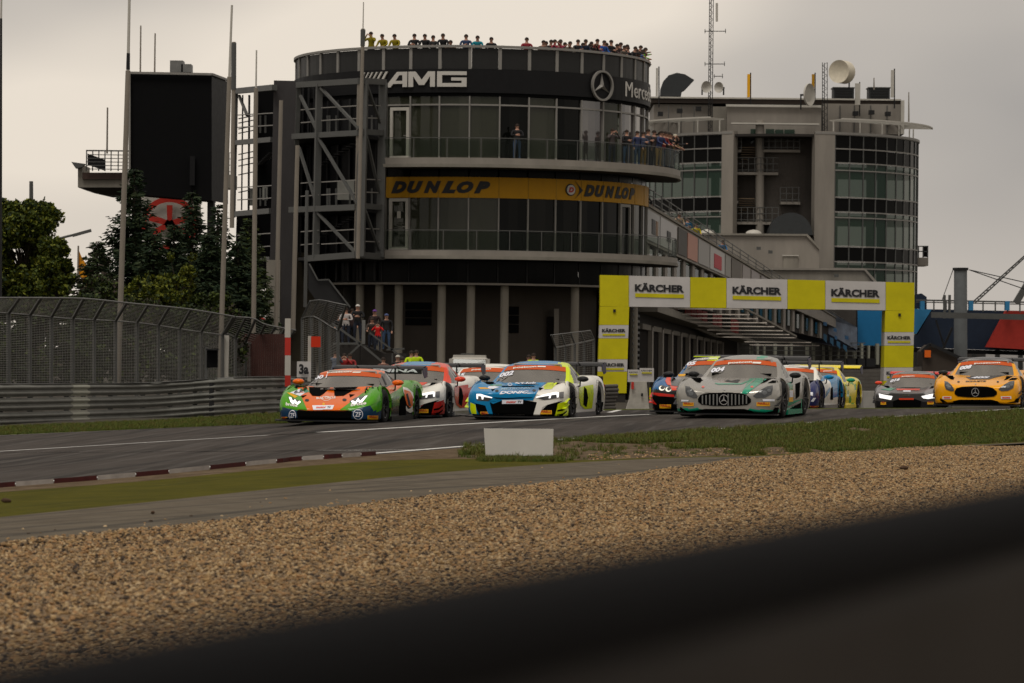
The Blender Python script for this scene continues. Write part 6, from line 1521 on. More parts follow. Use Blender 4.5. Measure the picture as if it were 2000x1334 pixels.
def conifer(px, ytop, ybot, wpx, d, label, seed, mats=(mneed, mneed2, mleafC), dens=1.0):
    rr = random.Random(seed); base = P(px, ybot, d); top = P(px, ytop, d); H = top.z-base.z; W_ = wpx/2*d/F
    r = empty('conifer', base, 0, label, 'tree'); tb2 = MB(); tb2.tube(base, Vector((top.x, top.y, top.z-.3)), .16, .02, 8); cb_ = MB(); nl = int(34*dens)
    for i in range(nl):
        t = i/nl; z = base.z+H*(.05+.95*t); rad = W_*(1-t)**.85*rr.uniform(.8, 1.1)+.12; nb = max(4, int(9*(1-t)+4))
        for k in range(nb):
            a = rr.random()*6.28; L_ = rad*rr.uniform(.65, 1.15); dr = Vector((math.cos(a), math.sin(a), 0)); p0 = Vector((lerp(base.x, top.x, t), base.y, z)); p1 = p0+dr*L_*.6+Vector((0, 0, -.12*L_)); p2 = p0+dr*L_+Vector((0, 0, .10*L_))
            tb2.tube(p0, p1, .018, .008, 4, cap=False)
            m_ = max(6, int(L_*20))
            for j in range(m_):
                u = (j+rr.random())/m_; p = (p0.lerp(p1, u/.6) if u < .6 else p1.lerp(p2, (u-.6)/.4)); wdt = .36*(1-u*.7)*min(1, L_); sdv = Vector((-math.sin(a), math.cos(a), 0))
                for sg in (-1, 1):
                    q_ = p+sdv*sg*wdt*rr.random()+Vector((0, 0, rr.gauss(0, .04))); e_ = (dr*.6+sdv*sg*.8+Vector((0, 0, rr.uniform(-.5, .2)))).normalized()*rr.uniform(.12, .26); n_ = Vector((rr.gauss(0, 1), rr.gauss(0, 1), rr.gauss(0, 1))).normalized().cross(e_).normalized()*.04
                    mi = 0 if rr.random() < .62 else (1 if rr.random() < .6 else 2)
                    cb_.add([q_-n_, q_+n_, q_+e_+n_*.3, q_+e_-n_*.3], [(0, 1, 2, 3)], mi)
    tb2.build('trunk', mbark, r); cb_.build('crown', list(mats), r); return r
leafy(45, 398, 640, 200, 118, 'green leafy tree at the left edge behind the catch fence', 1, n=42000, ls=.15)
leafy(-70, 420, 640, 150, 116, 'leafy tree mostly outside the left edge', 12, n=9000)
leafy(105, 470, 650, 90, 114, 'leafy tree lower and right of the big one at the left edge', 2, n=22000, ls=.14)
conifer(262, 326, 680, 205, 120, 'dark conifer in front of the big screen, pointed top against it', 3, dens=1.25)
conifer(340, 436, 680, 110, 117, 'conifer hiding the round red emblem', 4)
conifer(375, 372, 690, 150, 123, 'dark conifer below the right half of the big screen', 5, dens=1.15)
conifer(425, 395, 690, 130, 126, 'conifer at the right edge of the big screen', 6)
conifer(487, 425, 700, 130, 128, 'drooping conifer in front of the left bay of the steel stair', 7, mats=(mneed2, mneed, mleafA), dens=1.1)
conifer(300, 455, 680, 170, 114, 'broad dark conifer filling the gap right of the thick pole', 31, dens=1.1)
conifer(408, 455, 690, 150, 116, 'broad conifer low in front of the pole right of the screen', 32, dens=1.1)
conifer(465, 470, 690, 130, 119, 'low conifer beside the drooping one before the stair', 33, dens=1.0)
conifer(190, 470, 680, 150, 113, 'brownish conifer low between the leafy tree and the thick pole', 8, mats=(mneed2, mneed, mbark))
leafy(290, 532, 680, 150, 104, 'light green shrub behind the catch fence, right of the thick pole', 9, (mleafB, mleafA, mleafC), 'shrub', 4500, .13)
leafy(350, 500, 680, 90, 107, 'yellowish young tree in front of the dark conifers', 10, (mleafB, mleafA, mneed2), 'leafy_tree', 4500, .14)
leafy(410, 580, 690, 110, 105, 'low green shrub where the long fence ends', 11, (mleafA, mneed2, mleafC), 'shrub', 4500, .14)
leafy(200, 545, 680, 130, 103, 'low mixed shrub left of the thick pole behind the fence', 13, (mneed2, mleafA, mbark), 'shrub', 4000, .14)
for k, (px_, yt_, w_, lb_) in enumerate(((-20, 588, 150, 'first dark shrub from the left behind the long fence'), (75, 592, 150, 'second dark shrub from the left behind the long fence'), (165, 580, 150, 'brownish shrub left of the thick pole behind the fence'), (262, 590, 140, 'dark shrub just right of the thick pole behind the fence'), (350, 600, 140, 'dark shrub before the dark conifers behind the fence'), (430, 605, 120, 'dark shrub around the white fence end post'))):
    leafy(px_, yt_, 765, w_, 99+k*.8, lb_, 20+k, (mneed2, mbark if k % 2 else mleafC, mleafA), 'shrub', 9000, .13)
def zz(ox, oy, k, pts): return [(ox+a/k, oy+b/k) for a, b in pts]
SC_DEG = R
# ---- orange and green wedge shaped car leading the field
def lam_col(x, y, z):
    if abs(x) < .5 and y < 1.3 and z > .25: return orange
    if z < .26 and y < .9: return dkblue if abs(x) > .42 else pblack
    if y > 1.4 and abs(x) < .8 and z > .66 and y < 2.9: return orange
    if y > 1.5 and z < .42 and y < 3.2: return pblack
    return green
c = build_car('wedge', 631.6, 829, 103, -R(11.2), 'orange and green wedge nosed racing car leading the field, number 001', lam_col,
              mirror=orange, canard=None, roofc=lambda x, y, z: orange if y < 2.9 else pblack, pillarc=lambda s: pblack, wingz=1.03, wing_w=1.86)
q = lambda *pts: zz(530, 680, 6.25, pts)
dec(c, 'bonnet_panel', q((320, 485), (450, 478), (470, 590), (600, 600), (720, 485), (757, 485), (768, 595), (880, 590), (1060, 475), (1230, 465), (830, 758), (440, 760)), orange, .006)
dec(c, 'bonnet_duct', q((460, 476), (716, 484), (650, 552), (592, 588), (500, 583), (466, 540)), M_hole, .008)
dec(c, 'bonnet_duct', q((762, 482), (1062, 474), (955, 545), (885, 582), (772, 588)), M_hole, .008)
dec(c, 'vent', q((360, 585), (435, 575), (382, 612)), M_hole, .012); dec(c, 'vent', q((950, 566), (1022, 570), (962, 606)), M_hole, .012)
for a in ((435, 640), (893, 635)): dec(c, 'bonnet_pin', q(*ell(a[0], a[1], 26, 17)), M_carbon, .012)
dec(c, 'green_wing_panel', q((140, 570), (320, 490), (440, 760), (140, 720), (110, 660)), green, .005)
dec(c, 'green_wing_panel', q((1230, 465), (1330, 480), (1350, 560), (1340, 640), (1200, 700), (985, 755), (830, 758)), green, .005)
dec(c, 'race_number_panel', q((225, 545), (345, 500), (415, 545), (350, 588)), M_dnum, .010); dtext(c, '63', *q((275, 560))[0], *q((370, 545))[0], 6, M_ink, .03, .1, off=.014)
dec(c, 'class_panel', q((345, 497), (420, 485), (465, 535), (410, 552)), paint('panel_green', (.01, .2, .1)), .010); dec(c, 'class_panel', q((188, 545), (232, 548), (322, 590), (285, 612)), M_tag, .010)
hl = dec(c, 'headlight', q((203, 592), (262, 612), (350, 645), (360, 668), (305, 702), (240, 690)), M_lens, .010)
dec(c, 'daytime_lamp', q((212, 600), (240, 605), (262, 652), (288, 628), (312, 668), (342, 648), (360, 664), (320, 698), (285, 676), (262, 690), (236, 665)), M_light, .016, parent=hl)
hl = dec(c, 'headlight', q((952, 652), (1030, 605), (1182, 578), (1120, 660), (1060, 692), (990, 688)), M_lens, .010)
dec(c, 'daytime_lamp', q((974, 650), (1000, 645), (1026, 664), (1062, 612), (1086, 650), (1150, 588), (1178, 584), (1112, 664), (1078, 672), (1056, 655), (1030, 692), (990, 682)), M_light, .016, parent=hl)
dtext(c, 'brose', *q((176, 700))[0], *q((318, 722))[0], 6.2, white, .03, .1); dtext(c, 'brose', *q((968, 716))[0], *q((1158, 688))[0], 6.2, white, .03, .1)
dec(c, 'lower_bumper_blue', q((132, 722), (320, 762), (318, 900), (150, 868)), dkblue, .006)
dec(c, 'lower_bumper_blue', q((972, 768), (1205, 700), (1242, 760), (1244, 850), (1160, 858), (972, 892)), dkblue, .006)
dec(c, 'front_intake', q((312, 766), (985, 766), (978, 892), (560, 896), (316, 898)), M_hole, .009)
for cx_, cy_, rx in ((258, 820, 44), (1058, 808, 60)):
    x_, y_ = q((cx_, cy_))[0]; ringpoly(c, 'supplier_roundel', x_, y_, rx/6.25, 62/6.25, 1.1, M_dnum); dtext(c, 'ZF', x_-rx*.6/6.25, y_+4.5, x_+rx*.6/6.25, y_+4.5, 9, M_dnum, .02)
sticker(c, *q((128, 838))[0], *q((196, 880))[0]); sticker(c, *q((1172, 822))[0], *q((1300, 868))[0])
dec(c, 'sponsor_plate', q((498, 702), (768, 698), (745, 750), (512, 752)), M_dnum, .010); dtext(c, 'motor', *q((545, 740))[0], *q((670, 738))[0], 4, redor, .04, .2, off=.015); dtext(c, 'TV', *q((685, 740))[0], *q((728, 738))[0], 4, M_ink, .04, .2, off=.015)
dtext(c, 'BULL CIRCLE', *q((550, 628))[0], *q((785, 618))[0], 4.4, white, .03, 0, off=.013); ringpoly(c, 'sponsor_ring', *q((668, 618))[0], 9, 4.4, .9, white)
dec(c, 'maker_badge', q(*ell(638, 686, 15, 17)), M_tag, .012)
dtext(c, '00', *q((528, 388))[0], *q((640, 372))[0], 6.8, M_dnum, .04, .3, off=.014, name='race_number'); dtext(c, '1', *q((662, 370))[0], *q((688, 366))[0], 6.5, M_dnum, .04, .3, off=.014, name='race_number')
dtext(c, '63', *q((470, 435))[0], *q((570, 425))[0], 6.2, M_ghost, .04, .2, off=.013)
dtext(c, 'postcon', *q((680, 318))[0], *q((980, 308))[0], 4.2, white, .035, .1, off=.02); dec(c, 'lettering', q((992, 294), (1098, 294), (1085, 308), (990, 308)), white, .02)
dec(c, 'door_panel', q((1390, 485), (1590, 395), (1588, 470), (1520, 520), (1440, 562)), orange, .006)
dec(c, 'door_window', q((1305, 300), (1345, 292), (1400, 330), (1445, 420), (1400, 490), (1360, 480), (1318, 400)), M_swin, .008); dec(c, 'window_stripe', q((1342, 350), (1358, 346), (1408, 450), (1390, 458)), M_ink, .014)
dec(c, 'rear_quarter_dark', q((1450, 330), (1620, 410), (1590, 445), (1470, 400), (1420, 330)), M_hole, .008)
dec(c, 'number_outline', q((1600, 472), (1660, 488), (1725, 545), (1742, 640), (1735, 770), (1690, 790), (1645, 760), (1632, 690), (1668, 745), (1705, 730), (1640, 600), (1610, 540)), white, .008)
dec(c, 'number_field', q((1615, 505), (1690, 530), (1722, 590), (1722, 700), (1690, 728), (1650, 690), (1625, 600)), orange, .012)
dec(c, 'number_one', q((1638, 560), (1660, 552), (1700, 705), (1672, 705)), M_ink, .015)
dec(c, 'side_intake', q((1562, 640), (1600, 575), (1632, 600), (1640, 720), (1636, 880), (1562, 880)), M_hole, .010)
dec(c, 'painted_green_shade', q((1470, 620), (1560, 580), (1560, 700), (1470, 720)), dkgreen, .007)  # darker green paints shade onto the flank
dtext(c, 'brose', *q((1640, 850))[0], *q((1712, 850))[0], 4, white, .03, 0)
# the wing lettering
def wingtext(c, txt, px0, py0, px1, py1, h, m):
    w_ = next(o for o in c.root.children if o.name.startswith('rear_wing')); y = w_.data.vertices[0].co.y
    wm_ = wmat(c.root); v, f = tpoly(txt, .04, .15); mb = MB()
    ctr = wm_ @ Vector((0, c.S['L']-.17, 0)); d = ctr.y
    zt = w_.data.vertices[0].co.z
    vv = []
    for a, b in v:
        px = lerp(px0, px1, a); 
        # local x from pixel
        t = (px-1000)/F*(d) ; lx = (t-ctr.x)/math.cos(c.root.matrix_basis.to_euler().z)
        vv.append((lx, c.S['L']-.185, zt-.05+b*h))
    mb.add(vv, f); mb2 = MB(); mb2.box((0, c.S['L']-.175, zt-.035), (c.S.get('ww', 1.82), .012, .10)); 
    mb2.build('gurney_flap', M_carbon, w_, world=False); mb.build('wing_lettering', m, w_, world=False)
wingtext(c, 'EMINA', 726, 0, 817, 0, .065, M_dnum)
c1 = c
# ---- blue, white and yellow car
def r8_col(x, y, z):
    if y < 1.45 and z > .3 and x < .34-.14*(y < .3): return blue
    if x < -.8 and y < 3: return blue if y < 1.6 else blue
    if z < .34 and y < .5 and abs(x) > .83: return neon
    return white if x > -.2 else blue
c = build_car('mid', 1001, 821, 101, -R(12.6), 'blue, white and lime yellow racing car in the middle, number 002, headlamps lit', r8_col,
              roofc=lambda x, y, z: (neon if x > .40 else blue) if y < 2.9 else white, pillarc=lambda s: neon if s > 0 else blue, canard=neon, sill=lgrey, wingz=1.05)
q = lambda *pts: zz(900, 680, 6.25, pts)
def r8_face(c, q, hood, wingp, glow=True, low=None, can=None, side=None, frame_l=None, frame_r=None):
    frame_l = frame_l or hood; frame_r = frame_r or wingp
    if hood: dec(c, 'bonnet_panel', q((340, 445), (520, 425), (1040, 420), (955, 505), (900, 600), (880, 640), (640, 625), (400, 600), (180, 560), (150, 520), (200, 450)), hood, .005)
    dec(c, 'front_intake', q((356, 660), (500, 640), (760, 630), (932, 660), (905, 740), (882, 822), (400, 832)), M_hole, .010)
    dec(c, 'intake_surround', q((175, 660), (330, 690), (390, 832), (240, 830), (200, 760)), M_hole, .008)
    dec(c, 'bumper_blade', q((135, 640), (340, 650), (395, 680), (500, 640), (352, 664), (395, 830), (345, 828), (300, 700), (180, 672)), frame_l, .012)
    dec(c, 'intake_surround', q((975, 770), (1060, 690), (1250, 640), (1180, 680), (1150, 826), (970, 815)), M_hole, .008)
    dec(c, 'bumper_blade', q((935, 640), (1000, 640), (1200, 630), (1250, 635), (1060, 690), (1000, 720), (960, 815), (885, 820), (915, 720)), frame_r, .012)
    for pts in (((190, 560), (240, 560), (385, 602), (330, 650), (200, 640)), ((915, 600), (1050, 562), (1170, 540), (1195, 545), (1192, 605), (1020, 635))):
        hl = dec(c, 'headlight', q(*pts), M_lens, .012)
    if glow:
        dec(c, 'daytime_lamp', q((193, 560), (240, 560), (388, 600), (380, 610), (282, 594), (276, 626), (258, 624), (254, 590), (216, 582), (212, 622), (195, 618)), M_light, .018, parent=hl)
        dec(c, 'daytime_lamp', q((915, 595), (1050, 560), (1165, 540), (1192, 545), (1190, 600), (1168, 604), (1164, 566), (1103, 576), (1095, 610), (1072, 612), (1080, 580), (1030, 588), (925, 606)), M_light, .018, parent=hl)
    dec(c, 'lamp_housing', q((1200, 540), (1255, 532), (1250, 610), (1200, 610)), lgrey, .011)
    if low is not None:
        dec(c, 'lower_corner', q((118, 660), (180, 690), (200, 850), (150, 850), (115, 740)), low, .007); dec(c, 'lower_corner', q((1190, 680), (1305, 640), (1312, 820), (1145, 826)), low, .009)
        for dy in (0, 55):
            dec(c, 'dive_plane_gap', q((1175, 755+dy), (1240, 740+dy), (1290, 705+dy), (1290, 722+dy), (1240, 765+dy), (1175, 775+dy)), M_hole, .013)
    sticker(c, *q((240, 775))[0], *q((340, 822))[0]); sticker(c, *q((972, 758))[0], *q((1110, 806))[0])
    dec(c, 'sponsor_plate', q((505, 632), (762, 628), (760, 678), (505, 680)), M_dnum, .016); dtext(c, 'motor', *q((555, 672))[0], *q((680, 670))[0], 4.5, redor, .04, .2, off=.02); dtext(c, 'TV', *q((695, 670))[0], *q((745, 668))[0], 4.5, M_ink, .04, .2, off=.02)
    dec(c, 'bonnet_slot', q((500, 464), (890, 464), (905, 474), (500, 476)), M_hole, .012)
    dec(c, 'nose_slot', q((400, 600), (560, 608), (720, 600), (880, 600), (870, 608), (720, 612), (560, 620), (420, 612)), M_hole, .012)
    for a in ((440, 524), (895, 520)): dec(c, 'bonnet_pin', q(*ell(a[0], a[1], 22, 14)), M_carbon, .012)
    dec(c, 'vent', q((370, 505), (420, 500), (385, 530)), M_hole, .013); dec(c, 'vent', q((950, 485), (1012, 490), (960, 520)), M_hole, .013)
    if side:
        dec(c, 'side_blade', q((1440, 480), (1500, 462), (1615, 445), (1620, 560), (1600, 735), (1510, 745), (1460, 700), (1440, 600)), side, .010)
        dec(c, 'side_intake', q((1500, 470), (1530, 500), (1550, 600), (1530, 720), (1490, 690), (1495, 560)), M_hole, .016)
def glassnum(c, q, pts, txt, h=8, ghost='17', pb=(640, 262, 925, 248)):
    dtext(c, txt, *q(pts[0])[0], *q(pts[1])[0], h, M_dnum, .05, .35, off=.02, name='race_number')
    dtext(c, 'postcon', *q((pb[0], pb[1]))[0], *q((pb[2], pb[3]))[0], 4, white, .035, .1, off=.025)
    a, b = q((pb[2]+15, pb[3]))[0]; dec(c, 'lettering', [(a, b-3.6), (a+16, b-3.2), (a+15, b-1), (a-1, b-1.4)], white, .025)
r8_face(c, q, blue, white, low=neon, side=neon)
dec(c, 'yellow_flash', q((1060, 425), (1180, 420), (1170, 436), (1110, 500), (1020, 505), (1010, 470)), neon, .007)
glassnum(c, q, ((475, 364), (650, 328)), '002')
dtext(c, '17', *q((430, 415))[0], *q((580, 385))[0], 6, M_ghost, .03, .2, off=.018)
dtext(c, 'fall-Job', *q((655, 448))[0], *q((915, 442))[0], 4.2, M_dnum, .03, .25); ringpoly(c, 'sponsor_ring', *q((600, 446))[0], 4.5, 3, 1, M_dnum)
dtext(c, 'METRONIX', *q((485, 515))[0], *q((870, 504))[0], 4.2, paint('pale_blue', (.25, .42, .55)), .03, .25); dtext(c, 'DONIC', *q((470, 562))[0], *q((830, 555))[0], 5, M_dnum, .05, .35)
dec(c, 'race_number_panel', q((340, 470), (400, 462), (470, 478), (400, 500), (320, 498)), M_dnum, .010); dec(c, 'class_panel', q((210, 482), (300, 482), (370, 500), (240, 502)), M_tag, .010); dec(c, 'class_panel', q((345, 448), (500, 445), (505, 462), (370, 468)), paint('panel_green', (0, 0, 0)), .010)
dtext(c, 'twin', *q((1568, 690))[0], *q((1560, 560))[0], 5, dkgreen, .03, 0, off=.016)
dtext(c, '17', *q((1590, 560))[0], *q((1580, 490))[0], 4, dkgreen, .03, 0, off=.016)
c2 = c
# ---- white, red and blue car just behind the leader
def r8b_col(x, y, z):
    if z < .34 and y < .6 and abs(x) > .5: return red
    if y < 1.45 and x < .12 and z > .5: return blue if x > -.3 else redor
    if 2.0 < y < 3.1 and z < .62: return red if z > .3 and y > 2.45 else white
    return white
dx, dy_, ks = 763-1001*.96, 818-821*.96, .96
c = build_car('mid', 763, 818, 97, -R(11.8), 'white and red racing car with blue roof patch, half hidden behind the leading orange one', r8b_col,
              mirror=redor, roofc=lambda x, y, z: (redor if x > .32 or x < -.3 else blue) if y < 2.7 else white, pillarc=lambda s: redor, canard=None, sill=lgrey, wingz=1.04)
q2 = lambda *pts: zz(763-(1001-900)*.96, 818-(821-680)*.96, 6.25/.96, pts)
r8_face(c, q2, None, white, low=red, side=red, frame_l=white)
dec(c, 'bonnet_stripe_panel', q2((830, 424), (1100, 420), (1060, 450), (960, 480), (820, 470)), redor, .006)
for k in range(4): dec(c, 'bonnet_stripe', q2((880-20*k, 480+22*k), (1030-12*k, 476+26*k), (1025-12*k, 484+26*k), (875-20*k, 490+22*k)), redor, .007)
dec(c, 'bonnet_patch', q2((640, 424), (830, 424), (760, 520), (600, 520)), blue, .006)
c3 = c
# ---- white car behind, mostly windscreen in view
c = build_car('mid', 911, 814.5, 90, -R(12.5), 'white racing car with orange sunstrip, mostly hidden between the red-white and the blue-white cars', lambda x, y, z: red if z < .4 and y < .5 else white, mirror=M_carbon, wingz=1.05)
q3 = lambda *pts: zz(911-(1001-900)*.9, 814.5-(821-680)*.9, 6.25/.9, pts)
dtext(c, '015', *q3((440, 366))[0], *q3((620, 330))[0], 6.5, M_dnum, .05, .35, off=.02, name='race_number')
dtext(c, 'postcon', *q3((700, 262))[0], *q3((965, 250))[0], 3.2, white, .035, .1, off=.025)
# ---- silver long bonnet car
def amg_col(x, y, z):
    if z < .17 and y < .5: return teal
    if z < .30 and y > 1.4 and y < 3.3: return teal
    return silver
c = build_car('gt', 1413.5, 816, 104, -R(13.6), 'silver and turquoise long bonnet racing car with black oval grille, number 004', amg_col, roofc=lambda x, y, z: teal if .22 < x < .36 and y < 3.1 else silver, canard=M_carbon, sill=teal, wingz=1.09)
q = lambda *pts: zz(1250, 670, 5.405, pts)
def amg_face(c, q, body, slats=True, glow=False, n=13, frame=None, low=None):
    g = dec(c, 'grille', q((612, 590), (640, 545), (720, 528), (880, 522), (1040, 528), (1120, 545), (1172, 590), (1172, 625), (1130, 655), (1000, 665), (780, 665), (650, 650), (614, 622)), M_hole, .010)
    for k in range(n):
        if not slats: break
        x = lerp(660, 1125, k/(n-1)); top = 536+ (abs(x-890)/260)**2*22; bot = 660-(abs(x-890)/260)**2*22
        if abs(x-885) < 36: continue
        dec(c, 'grille_slat', q((x-7, top), (x+7, top), (x+6, bot), (x-6, bot)), M_chrome if False else MATS['slat'], .016, parent=g)
    x_, y_ = q((885, 598))[0]; star3(c, x_, y_, 50/5.405*KQ, M_chrome, ry=56/5.405*KQ, parent=g)
    lo = dec(c, 'lower_intake', q((548, 765), (600, 712), (680, 695), (1100, 695), (1180, 715), (1245, 768)), M_hole, .010)
    for pts in (((478, 455), (520, 462), (575, 510), (608, 560), (600, 585), (560, 582), (500, 560), (482, 520)), ((1400, 448), (1340, 460), (1260, 505), (1190, 560), (1230, 585), (1320, 578), (1385, 545), (1400, 490))):
        hl = dec(c, 'headlight', q(*pts), M_lens, .010)
        cx_ = sum(p[0] for p in pts)/len(pts); cy_ = sum(p[1] for p in pts)/len(pts)
        dec(c, 'lamp_lens', q(*ell(cx_, cy_+5, 26, 20)), M_chrome if glow else MATS['lamp_grey'], .016, parent=hl)
        dec(c, 'lamp_lens', q(*ell(cx_+(45 if cx_ > 900 else -22), cy_-18, 20, 15)), MATS['lamp_grey'], .016, parent=hl)
    dec(c, 'corner_intake', q((430, 672), (452, 690), (520, 730), (460, 735), (420, 700)), M_hole, .010); dec(c, 'corner_intake', q((1420, 680), (1465, 680), (1450, 735), (1290, 738), (1400, 715)), M_hole, .010)
    for a in ((665, 465), (1183, 465)): dec(c, 'bonnet_pin', q(*ell(a[0], a[1], 16, 10)), redor if slats else M_carbon, .012)
    dec(c, 'maker_badge', q(*ell(890, 494, 9, 7)), M_chrome, .012)
KQ = 1.0
flat('slat', (.16, .16, .155), .3); flat('lamp_grey', (.12, .125, .13), .25)
amg_face(c, q, silver)
dec(c, 'bonnet_stripe', q((1160, 375), (1350, 372), (1215, 470), (1125, 540), (1100, 536), (1060, 530), (1090, 490)), teal, .006)
dec(c, 'bonnet_stripe_gap', q((1205, 385), (1225, 385), (1100, 480), (1075, 530), (1066, 528), (1092, 480)), silver, .010)
dec(c, 'bonnet_crease', q((790, 420), (830, 428), (1060, 426), (1150, 395), (1165, 400), (1070, 438), (830, 440), (792, 430)), teal, .007)
dec(c, 'bonnet_duct', q((1345, 425), (1400, 396), (1500, 408), (1440, 420)), M_hole, .010)
dec(c, 'bonnet_duct', q((895, 405), (930, 388), (960, 402), (1020, 388), (1060, 388), (1030, 420), (940, 412)), M_carbon, .008)
sticker(c, *q((455, 628))[0], *q((568, 665))[0]); sticker(c, *q((1230, 625))[0], *q((1370, 666))[0])
for pts in (((440, 598), (515, 600), (510, 616), (436, 616)), ((1292, 592), (1418, 592), (1418, 614), (1300, 614))): dec(c, 'sponsor_plate', q(*pts), M_dnum, .012)
dtext(c, '004', *q((752, 318))[0], *q((900, 300))[0], 8.5, M_dnum, .05, .35, off=.02, name='race_number')
dtext(c, 'postcon', *q((930, 232))[0], *q((1182, 222))[0], 4.6, white, .035, .1, off=.025); dec(c, 'lettering', q((1190, 206), (1280, 208), (1272, 226), (1186, 222)), white, .025)
dec(c, 'side_number_panel', q((1575, 500), (1612, 500), (1612, 570), (1575, 572)), M_dnum, .010); dec(c, 'class_panel', q((1572, 440), (1612, 436), (1612, 496), (1572, 500)), teal, .010); dec(c, 'class_panel', q((1570, 575), (1612, 572), (1612, 618), (1570, 622)), M_tag, .010)
dec(c, 'side_vent', q((1640, 430), (1690, 410), (1680, 560), (1645, 590)), M_hole, .010)
dec(c, 'door_stripe', q((1520, 440), (1600, 405), (1605, 425), (1525, 470)), teal, .009)
dec(c, 'sill_blade', q((1560, 665), (1720, 590), (1725, 615), (1562, 690)), silver, .012)
dec(c, 'sill_opening', q((1575, 700), (1690, 625), (1722, 650), (1722, 730), (1640, 735), (1580, 755)), M_hole, .010)
c4 = c
# ---- blue, red and black car beside the silver one
midblue = paint('mid_blue', (.006, .10, .27))
def bmw_col(x, y, z):
    if y < .7 and z < .5: return pblack
    if y < 1.8 and x < -.62 and z > .42: return midblue
    if y < 1.8 and -.56 < x < -.42 and z > .5: return redor
    if abs(x) < .62 and y < 1.8: return grey
    return pblack if x > 0 else midblue
c = build_car('gt', 1359, 811, 97.5, -R(13.6), 'blue, red and black racing car with round twin headlamps, number 005, beside the silver car', bmw_col, roofc=lambda x, y, z: neon if abs(x) < .22 and y < 3.2 else pblack,
              pillarc=lambda s: pblack if s > 0 else midblue, canard=red, wingz=1.13, hs=1.0)
b_ = MB(); b_.box((0, c.S['L']-.16, 1.175), (1.8, .02, .022)); b_.build('gurney_flap', neon, c.root, world=False)
dec(c, 'bonnet_bulge', q((330, 330), (640, 325), (690, 350), (600, 430), (420, 460), (330, 450), (310, 400)), grey, .006)
dec(c, 'bonnet_stripe', q((290, 345), (330, 325), (322, 400), (330, 450), (285, 440), (265, 400)), redor, .008)
dec(c, 'bonnet_flash', q((350, 332), (490, 330), (470, 350), (400, 350)), M_tag, .010)
hl = dec(c, 'headlight', q((198, 455), (225, 445), (330, 480), (345, 515), (225, 512), (202, 490)), M_lens, .010)
for a in ((232, 480), (300, 492)):
    dec(c, 'ring_lamp', q(*ell(a[0], a[1], 30, 24)), M_lring, .015, parent=hl); dec(c, 'lamp_core', q(*ell(a[0]+7, a[1]-5, 21, 17)), M_lens, .019, parent=hl)
dec(c, 'bumper_edge', q((120, 520), (360, 545), (365, 570), (200, 560), (118, 535)), red, .010)
dec(c, 'bumper_opening', q((135, 560), (380, 575), (390, 720), (170, 720), (140, 640)), M_hole, .008)
dec(c, 'bumper_flick', q((120, 560), (150, 610), (180, 650), (140, 640)), red, .012); dec(c, 'bumper_flick', q((120, 655), (150, 690), (185, 715), (130, 712)), red, .012)
sticker(c, *q((208, 648))[0], *q((328, 688))[0])
dtext(c, '005', *q((450, 250))[0], *q((600, 232))[0], 7, M_dnum, .05, .35, off=.02, name='race_number'); dtext(c, '19', *q((455, 282))[0], *q((545, 272))[0], 5.5, M_ghost, .03, .2, off=.018)
dtext(c, 'postcon', *q((565, 190))[0], *q((810, 182))[0], 3.8, white, .035, .1, off=.025)
# ---- dark blue car with light blue flank
c = build_car('wedge', 1508, 804, 86, -R(14.3), 'dark blue racing car with light blue and white flank, behind the silver car', lambda x, y, z: navy if y < 1.4 else (blue if (y > 2.6 and z > .3) else white), mirror=blue, canard=None,
              roofc=lambda x, y, z: white, pillarc=lambda s: white, wingz=1.08, hs=1.0, sill=lgrey)
q = lambda *pts: zz(1520, 680, 9.53, pts)
sticker(c, *q((585, 1072))[0], *q((750, 1132))[0]); dec(c, 'lettering', q((590, 820), (645, 825), (640, 890), (600, 880)), M_dnum, .01); dec(c, 'lettering', q((600, 990), (650, 925), (700, 925), (650, 1000)), M_dnum, .01)
dec(c, 'side_blade', q((780, 610), (850, 490), (900, 480), (1000, 500), (1010, 560), (880, 560), (830, 620)), blue, .012); dec(c, 'side_intake', q((975, 750), (1010, 715), (1015, 960), (965, 960)), M_hole, .014); dec(c, 'side_flash', q((870, 930), (900, 800), (960, 720), (960, 800)), blue, .012)
dtext(c, 'postcon', *q((190, 345))[0], *q((400, 340))[0], 3, white, .035, .1, off=.025)
# ---- yellow and green car
c = build_car('gt', 1560, 802, 76, -R(14.5), 'lime yellow racing car with green mirror, last of the cluster behind the silver car', lambda x, y, z: yel if (int(y*3)+int(z*6)) % 4 or y < 1.2 else green, mirror=teal, canard=yel, roofc=lambda x, y, z: yel, wingc=yel, wingz=1.09, hs=.98, sill=yel)
dtext(c, 'postcon', *q((840, 450))[0], *q((1000, 446))[0], 2.6, white, .035, .1, off=.025)
# ---- grey car with glaring lamps
c = build_car('mid', 1771, 804, 68, -R(12), 'dark grey racing car with red mirrors and glaring headlamps, left of the amber car', lambda x, y, z: (lgrey if abs(x) > .5 and z > .5 else grey) if z > .3 else pblack, mirror=redor, canard=M_carbon, roofc=lambda x, y, z: grey, wingc=red, wingz=1.06)
q = lambda *pts: zz(1690, 680, 6.45, pts)
dec(c, 'front_intake', q((350, 665), (430, 640), (620, 640), (705, 665), (690, 765), (350, 768)), M_hole, .010)
dec(c, 'headlight', q((172, 572), (250, 590), (345, 605), (325, 652), (180, 625)), M_light, .012); dec(c, 'headlight', q((705, 605), (800, 585), (888, 572), (888, 625), (790, 640), (730, 632)), M_light, .012)
dec(c, 'bonnet_slot', q((390, 512), (690, 512), (680, 532), (400, 532)), redor, .010); dec(c, 'sponsor_plate', q((425, 630), (612, 630), (610, 650), (425, 650)), redor, .016); dec(c, 'maker_badge', q((478, 535), (572, 535), (572, 552), (478, 552)), M_dnum, .012)
